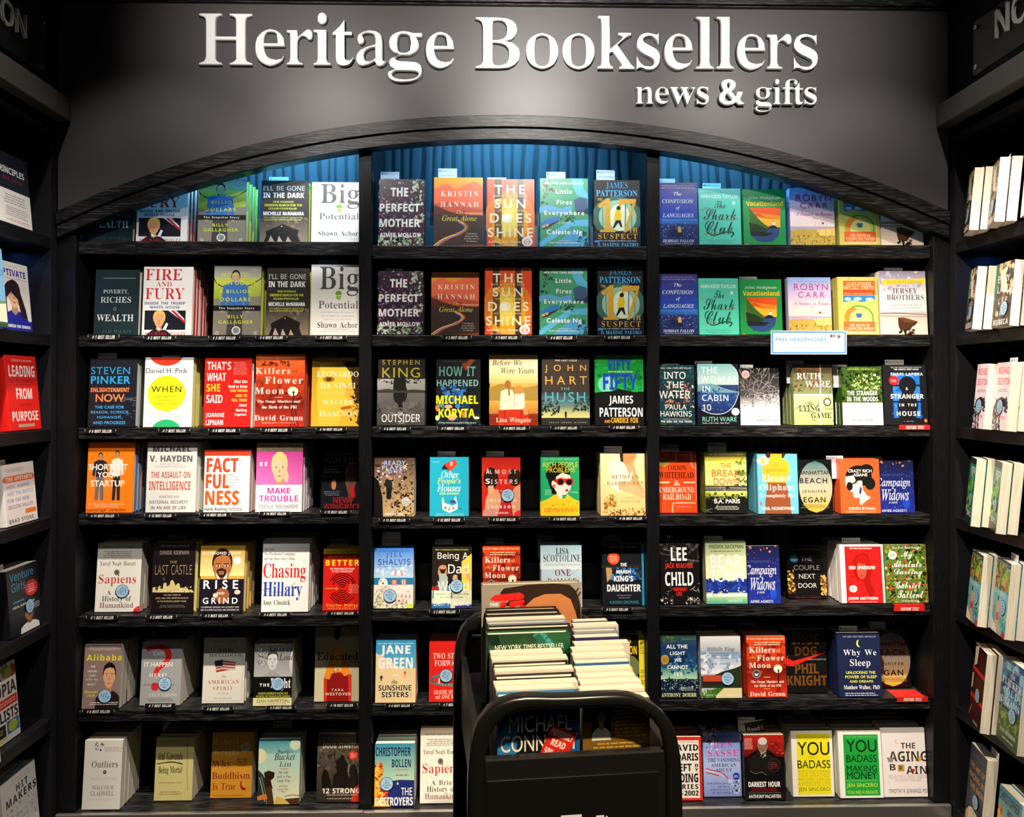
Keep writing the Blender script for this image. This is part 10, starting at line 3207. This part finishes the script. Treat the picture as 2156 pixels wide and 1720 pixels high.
# ------------------------------------------------------------------ the book cart in front
PSI = math.radians(5.5)
r0 = ray(1212, 900)
CART = Vector((1.42 * r0.x / r0.y, 1.42, 0))
CM = Matrix.Translation(CART) @ Matrix.Rotation(PSI, 4, 'Z')
CMI = CM.inverted()
def onCart(px, py, ly):
    # local cart coordinates where the ray meets the plane local y = ly
    o = CMI @ Vector((0, 0, ZE)); d = CMI.to_3x3() @ ray(px, py)
    return o + d * ((ly - o.y) / d.y)
def tray_z(y): return .795 + .22 * y
def cart():
    e = tag(empty('book_cart', CART, (0, 0, PSI)), 'black rolling book cart with arched end frames, full of used books', 'cart')
    outer = [(985, 1740), (986, 1640), (991, 1580), (1004, 1530), (1028, 1496), (1062, 1476), (1110, 1468), (1160, 1469), (1212, 1468), (1262, 1465), (1310, 1464), (1348, 1471), (1388, 1493), (1416, 1525), (1432, 1575), (1438, 1640), (1440, 1740)]
    inner = [(1021, 1740), (1021, 1640), (1024, 1590), (1034, 1550), (1054, 1520), (1085, 1503), (1120, 1496), (1212, 1495), (1300, 1491), (1340, 1497), (1370, 1513), (1392, 1541), (1402, 1590), (1405, 1640), (1405, 1740)]
    def L(p): q = onCart(p[0], p[1], 0); return (q.x, q.z)
    O = [L(p) for p in outer]; I = [L(p) for p in inner]
    def smooth(P):
        Q = []; n = len(P)
        for i in range(n - 1):
            p0, p1, p2, p3 = P[max(i - 1, 0)], P[i], P[i + 1], P[min(i + 2, n - 1)]
            for j in range(4):
                u = j / 4
                Q.append(tuple(.5 * (2 * b + (c - a) * u + (2 * a - 5 * b + 4 * c - d) * u * u + (3 * b - a - 3 * c + d) * u ** 3) for a, b, c, d in zip(p0, p1, p2, p3)))
        return Q + [P[-1]]
    O = [(O[0][0], .14)] + smooth(O) + [(O[-1][0], .14)]
    I = [(I[0][0], .14)] + smooth(I) + [(I[-1][0], .14)]
    def ring(y0, y1):
        m = MB(); n = max(len(O), len(I))
        # resample both outlines to the same number of points by length
        def rs(P, k):
            d = [0]
            for a, b in zip(P, P[1:]): d.append(d[-1] + math.dist(a, b))
            out = []
            for i in range(k):
                t = d[-1] * i / (k - 1); j = 0
                while j < len(P) - 2 and d[j + 1] < t: j += 1
                u = (t - d[j]) / max(d[j + 1] - d[j], 1e-9); out.append(tuple(a + (b - a) * u for a, b in zip(P[j], P[j + 1])))
            return out
        A, B = rs(O, 90), rs(I, 90)
        for i in range(89):
            f = lambda p, y: (p[0], y, p[1])
            m.face([f(A[i], y0), f(A[i + 1], y0), f(B[i + 1], y0), f(B[i], y0)]); m.face([f(A[i], y1), f(B[i], y1), f(B[i + 1], y1), f(A[i + 1], y1)])
            m.face([f(A[i], y0), f(A[i], y1), f(A[i + 1], y1), f(A[i + 1], y0)]); m.face([f(B[i], y0), f(B[i + 1], y0), f(B[i + 1], y1), f(B[i], y1)])
        for P, Q in ((A[0], B[0]), (A[-1], B[-1])):
            m.face([(P[0], y0, P[1]), (P[0], y1, P[1]), (Q[0], y1, Q[1]), (Q[0], y0, Q[1])])
        o = m.obj('end_frame', 'black_plastic', e, bevel=.007, smooth=True)
        return o
    ring(0, .034); ring(.545, .579)
    xa, xb = I[0][0], I[-1][0]
    zp = onCart(1212, 1589, .01).z
    m = MB(); m.box(xa, xb, .008, .028, .2, zp); m.obj('front_panel', 'black_metal', e, bevel=.003)
    m = MB(); m.box(xa, xb, .551, .571, .2, zp + .05); m.obj('rear_panel', 'black_metal', e, bevel=.003)
    a, b = onCart(1025, 1645, .006), onCart(1387, 1636, .006)
    m = MB(); m.box(a.x, b.x, .0045, .008, .3, a.z); m.obj('poster_holder', 'black_plastic', e, bevel=.0008)
    m = MB()
    for txt, p0, p1 in (('T', 1181, 1225), ('F', 1255, 1272), ('i', 1275, 1280)):
        q0, q1 = onCart(p0, 1717, .004), onCart(p1, 1717, .004)
        for tri in fit_text('H', txt, q1.x - q0.x, .055): m.face([(q0.x + x, .0041, q0.z - .055 + z) for x, z in tri])
    m.obj('lettering', 'letter', e)
    # stepped tray for the books, side rails, uprights, casters
    m = MB(); n = 12
    prof = [(.035, .70), (.545, .76)] + [(.545 - .51 * i / n, tray_z(.545 - .51 * i / n)) for i in range(n + 1)]
    for i in range(len(prof)):
        p, q = prof[i], prof[(i + 1) % len(prof)]
        m.face([(xa, p[0], p[1]), (xb, p[0], p[1]), (xb, q[0], q[1]), (xa, q[0], q[1])])
    m.face([(xa, y, z) for y, z in prof]); m.face([(xb, y, z) for y, z in reversed(prof)])
    m.obj('tray', 'black_metal', e)
    for xx in (xa - .012, xb - .002):
        m = MB(); m.box(xx, xx + .014, .034, .545, .80, .955); m.obj('side_rail', 'black_metal', e, bevel=.002)
    m = MB(); m.box(xa, xb, .03, .55, .2, .23); m.obj('lower_shelf', 'black_metal', e, bevel=.002)
    for xx in (xa - .012, xb + .012):
        for yy in (.017, .562):
            c = empty('caster', (xx, yy, 0)); c.parent = e
            m = MB(); m.box(-.012, .012, -.008, .008, .06, .141); m.obj('fork', 'black_metal', c, bevel=.002)
            w = MB(); w.prism(ell(-.034, .001, .034, .069, 24), -.011, .011); w.obj('wheel', 'rubber', c, bevel=.003)
cart()
def cart_book(key, pl, pr, py, ly, t, label, dyaw=0.0, hcut=None):
    a, b = onCart(pl, py, ly), onCart(pr, py, ly)
    zb = tray_z(ly + t) + .0008 + abs(0)
    zb = max(zb, tray_z(ly + t) + .0008)
    w, h = b.x - a.x, a.z - zb
    cv = unit_cover(key, w, h, t)
    loc = CM @ Vector((a.x, ly, zb))
    e = put_book(cv, label, 'used books in the cart', loc, (0, 0, PSI + math.radians(dyaw)))
    return e, w, h
LC = [('conn', 1047, 1221, 1470, .040, .028, 'blue hardback with cream capitals and red price sticker, front left of the cart'),
      ('plainw', 1044, 1210, 1454, .070, .024, 'white-edged book directly behind the blue hardback in the cart'),
      ('plainw', 1040, 1217, 1443, .096, .024, 'second white-edged book behind the blue hardback in the cart'),
      ('plaink', 1043, 1213, 1431, .122, .026, 'black hardback third behind the blue hardback in the cart'),
      ('plainw', 1041, 1208, 1414, .150, .022, 'white-edged book between two black hardbacks in the cart'),
      ('plaink', 1038, 1200, 1405, .174, .026, 'black hardback fifth behind the blue hardback in the cart'),
      ('plainw', 1035, 1196, 1391, .202, .024, 'white-edged book second in front of the green hardback in the cart'),
      ('plainw', 1032, 1185, 1377, .228, .024, 'white-edged book directly in front of the green hardback in the cart'),
      ('nytg', 1024, 1201, 1337, .254, .026, 'dark green hardback with pale bestseller line in the cart'),
      ('plaink', 1027, 1204, 1325, .282, .026, 'black hardback directly behind the green one in the cart'),
      ('plaing', 1026, 1197, 1314, .310, .022, 'pale grey book second behind the green one in the cart'),
      ('plainw', 1024, 1190, 1306, .334, .022, 'white-edged book third behind the green one in the cart'),
      ('plaink', 1023, 1181, 1295, .358, .024, 'thin black hardback second in front of the portrait book'),
      ('plaink', 1023, 1174, 1286, .384, .022, 'thin black hardback directly in front of the portrait book'),
      ('tbook', 1014, 1224, 1232, .412, .026, 'tall grey book with dark-haired head and red logo, rear of cart')]
RC = [('backc', 1226, 1368, 1474, .040, .028, 'brown paperback showing its back cover and author photo, front right of cart'),
      ('plainw', 1220, 1357, 1454, .070, .023, 'cream-edged paperback directly behind the brown one in the cart'),
      ('plainw', 1221, 1350, 1439, .095, .023, 'second cream-edged paperback behind the brown one in the cart'),
      ('plainw', 1216, 1338, 1426, .120, .023, 'third cream-edged paperback behind the brown one in the cart'),
      ('plainw', 1212, 1331, 1411, .145, .023, 'fourth cream-edged paperback behind the brown one in the cart'),
      ('plainb', 1210, 1325, 1397, .170, .023, 'blue-covered paperback fifth behind the brown one in the cart'),
      ('plainw', 1206, 1320, 1383, .195, .023, 'cream-edged paperback third in front of the purple one'),
      ('plainw', 1204, 1316, 1369, .220, .023, 'cream-edged paperback second in front of the purple one'),
      ('plainw', 1209, 1326, 1357, .245, .023, 'wider cream-edged paperback directly in front of the purple one'),
      ('purp', 1209, 1304, 1343, .272, .024, 'purple paperback with a small white quote line in the cart'),
      ('plaing', 1207, 1303, 1330, .298, .024, 'grey paperback directly behind the purple quote book'),
      ('plainw', 1207, 1302, 1318, .324, .024, 'cream-edged paperback second behind the purple quote book'),
      ('purp', 1206, 1280, 1309, .350, .022, 'smaller purple paperback last in the right row of the cart')]
for i, (k, a, b, y, ly, t, lb) in enumerate(LC):
    e, w, h = cart_book(k, a, b, y, ly, t, lb)
    if k == 'conn':
        mb = MB(); sw, sh = .062, .075
        mb.box(0, sw, -.0003, 0, 0, sh, hexc('d8281e'))
        q = Art(mb, sw, sh, lambda u, v: (u * sw, sh - v * sh), 's', 26)
        for st, x0, y0, x1, y1, s in (('K', .07, .08, .93, .30, 'PREVIOUSLY'), ('K', .22, .38, .78, .58, 'READ'), ('K', .1, .68, .9, .9, '50% OFF')): A_text(q, st, x0, y0, x1, y1, 'f6f0e4', s)
        o = link('price_sticker', mb.mesh('price_sticker'), 'ink', e)
        o.location = (w * .50, -.0016, h * .55); o.scale = (.8, 1, .8); o.rotation_euler = (0, math.radians(24), 0)
        o['label'] = 'red price sticker'
for k, a, b, y, ly, t, lb in RC: cart_book(k, a, b, y, ly, t, lb)
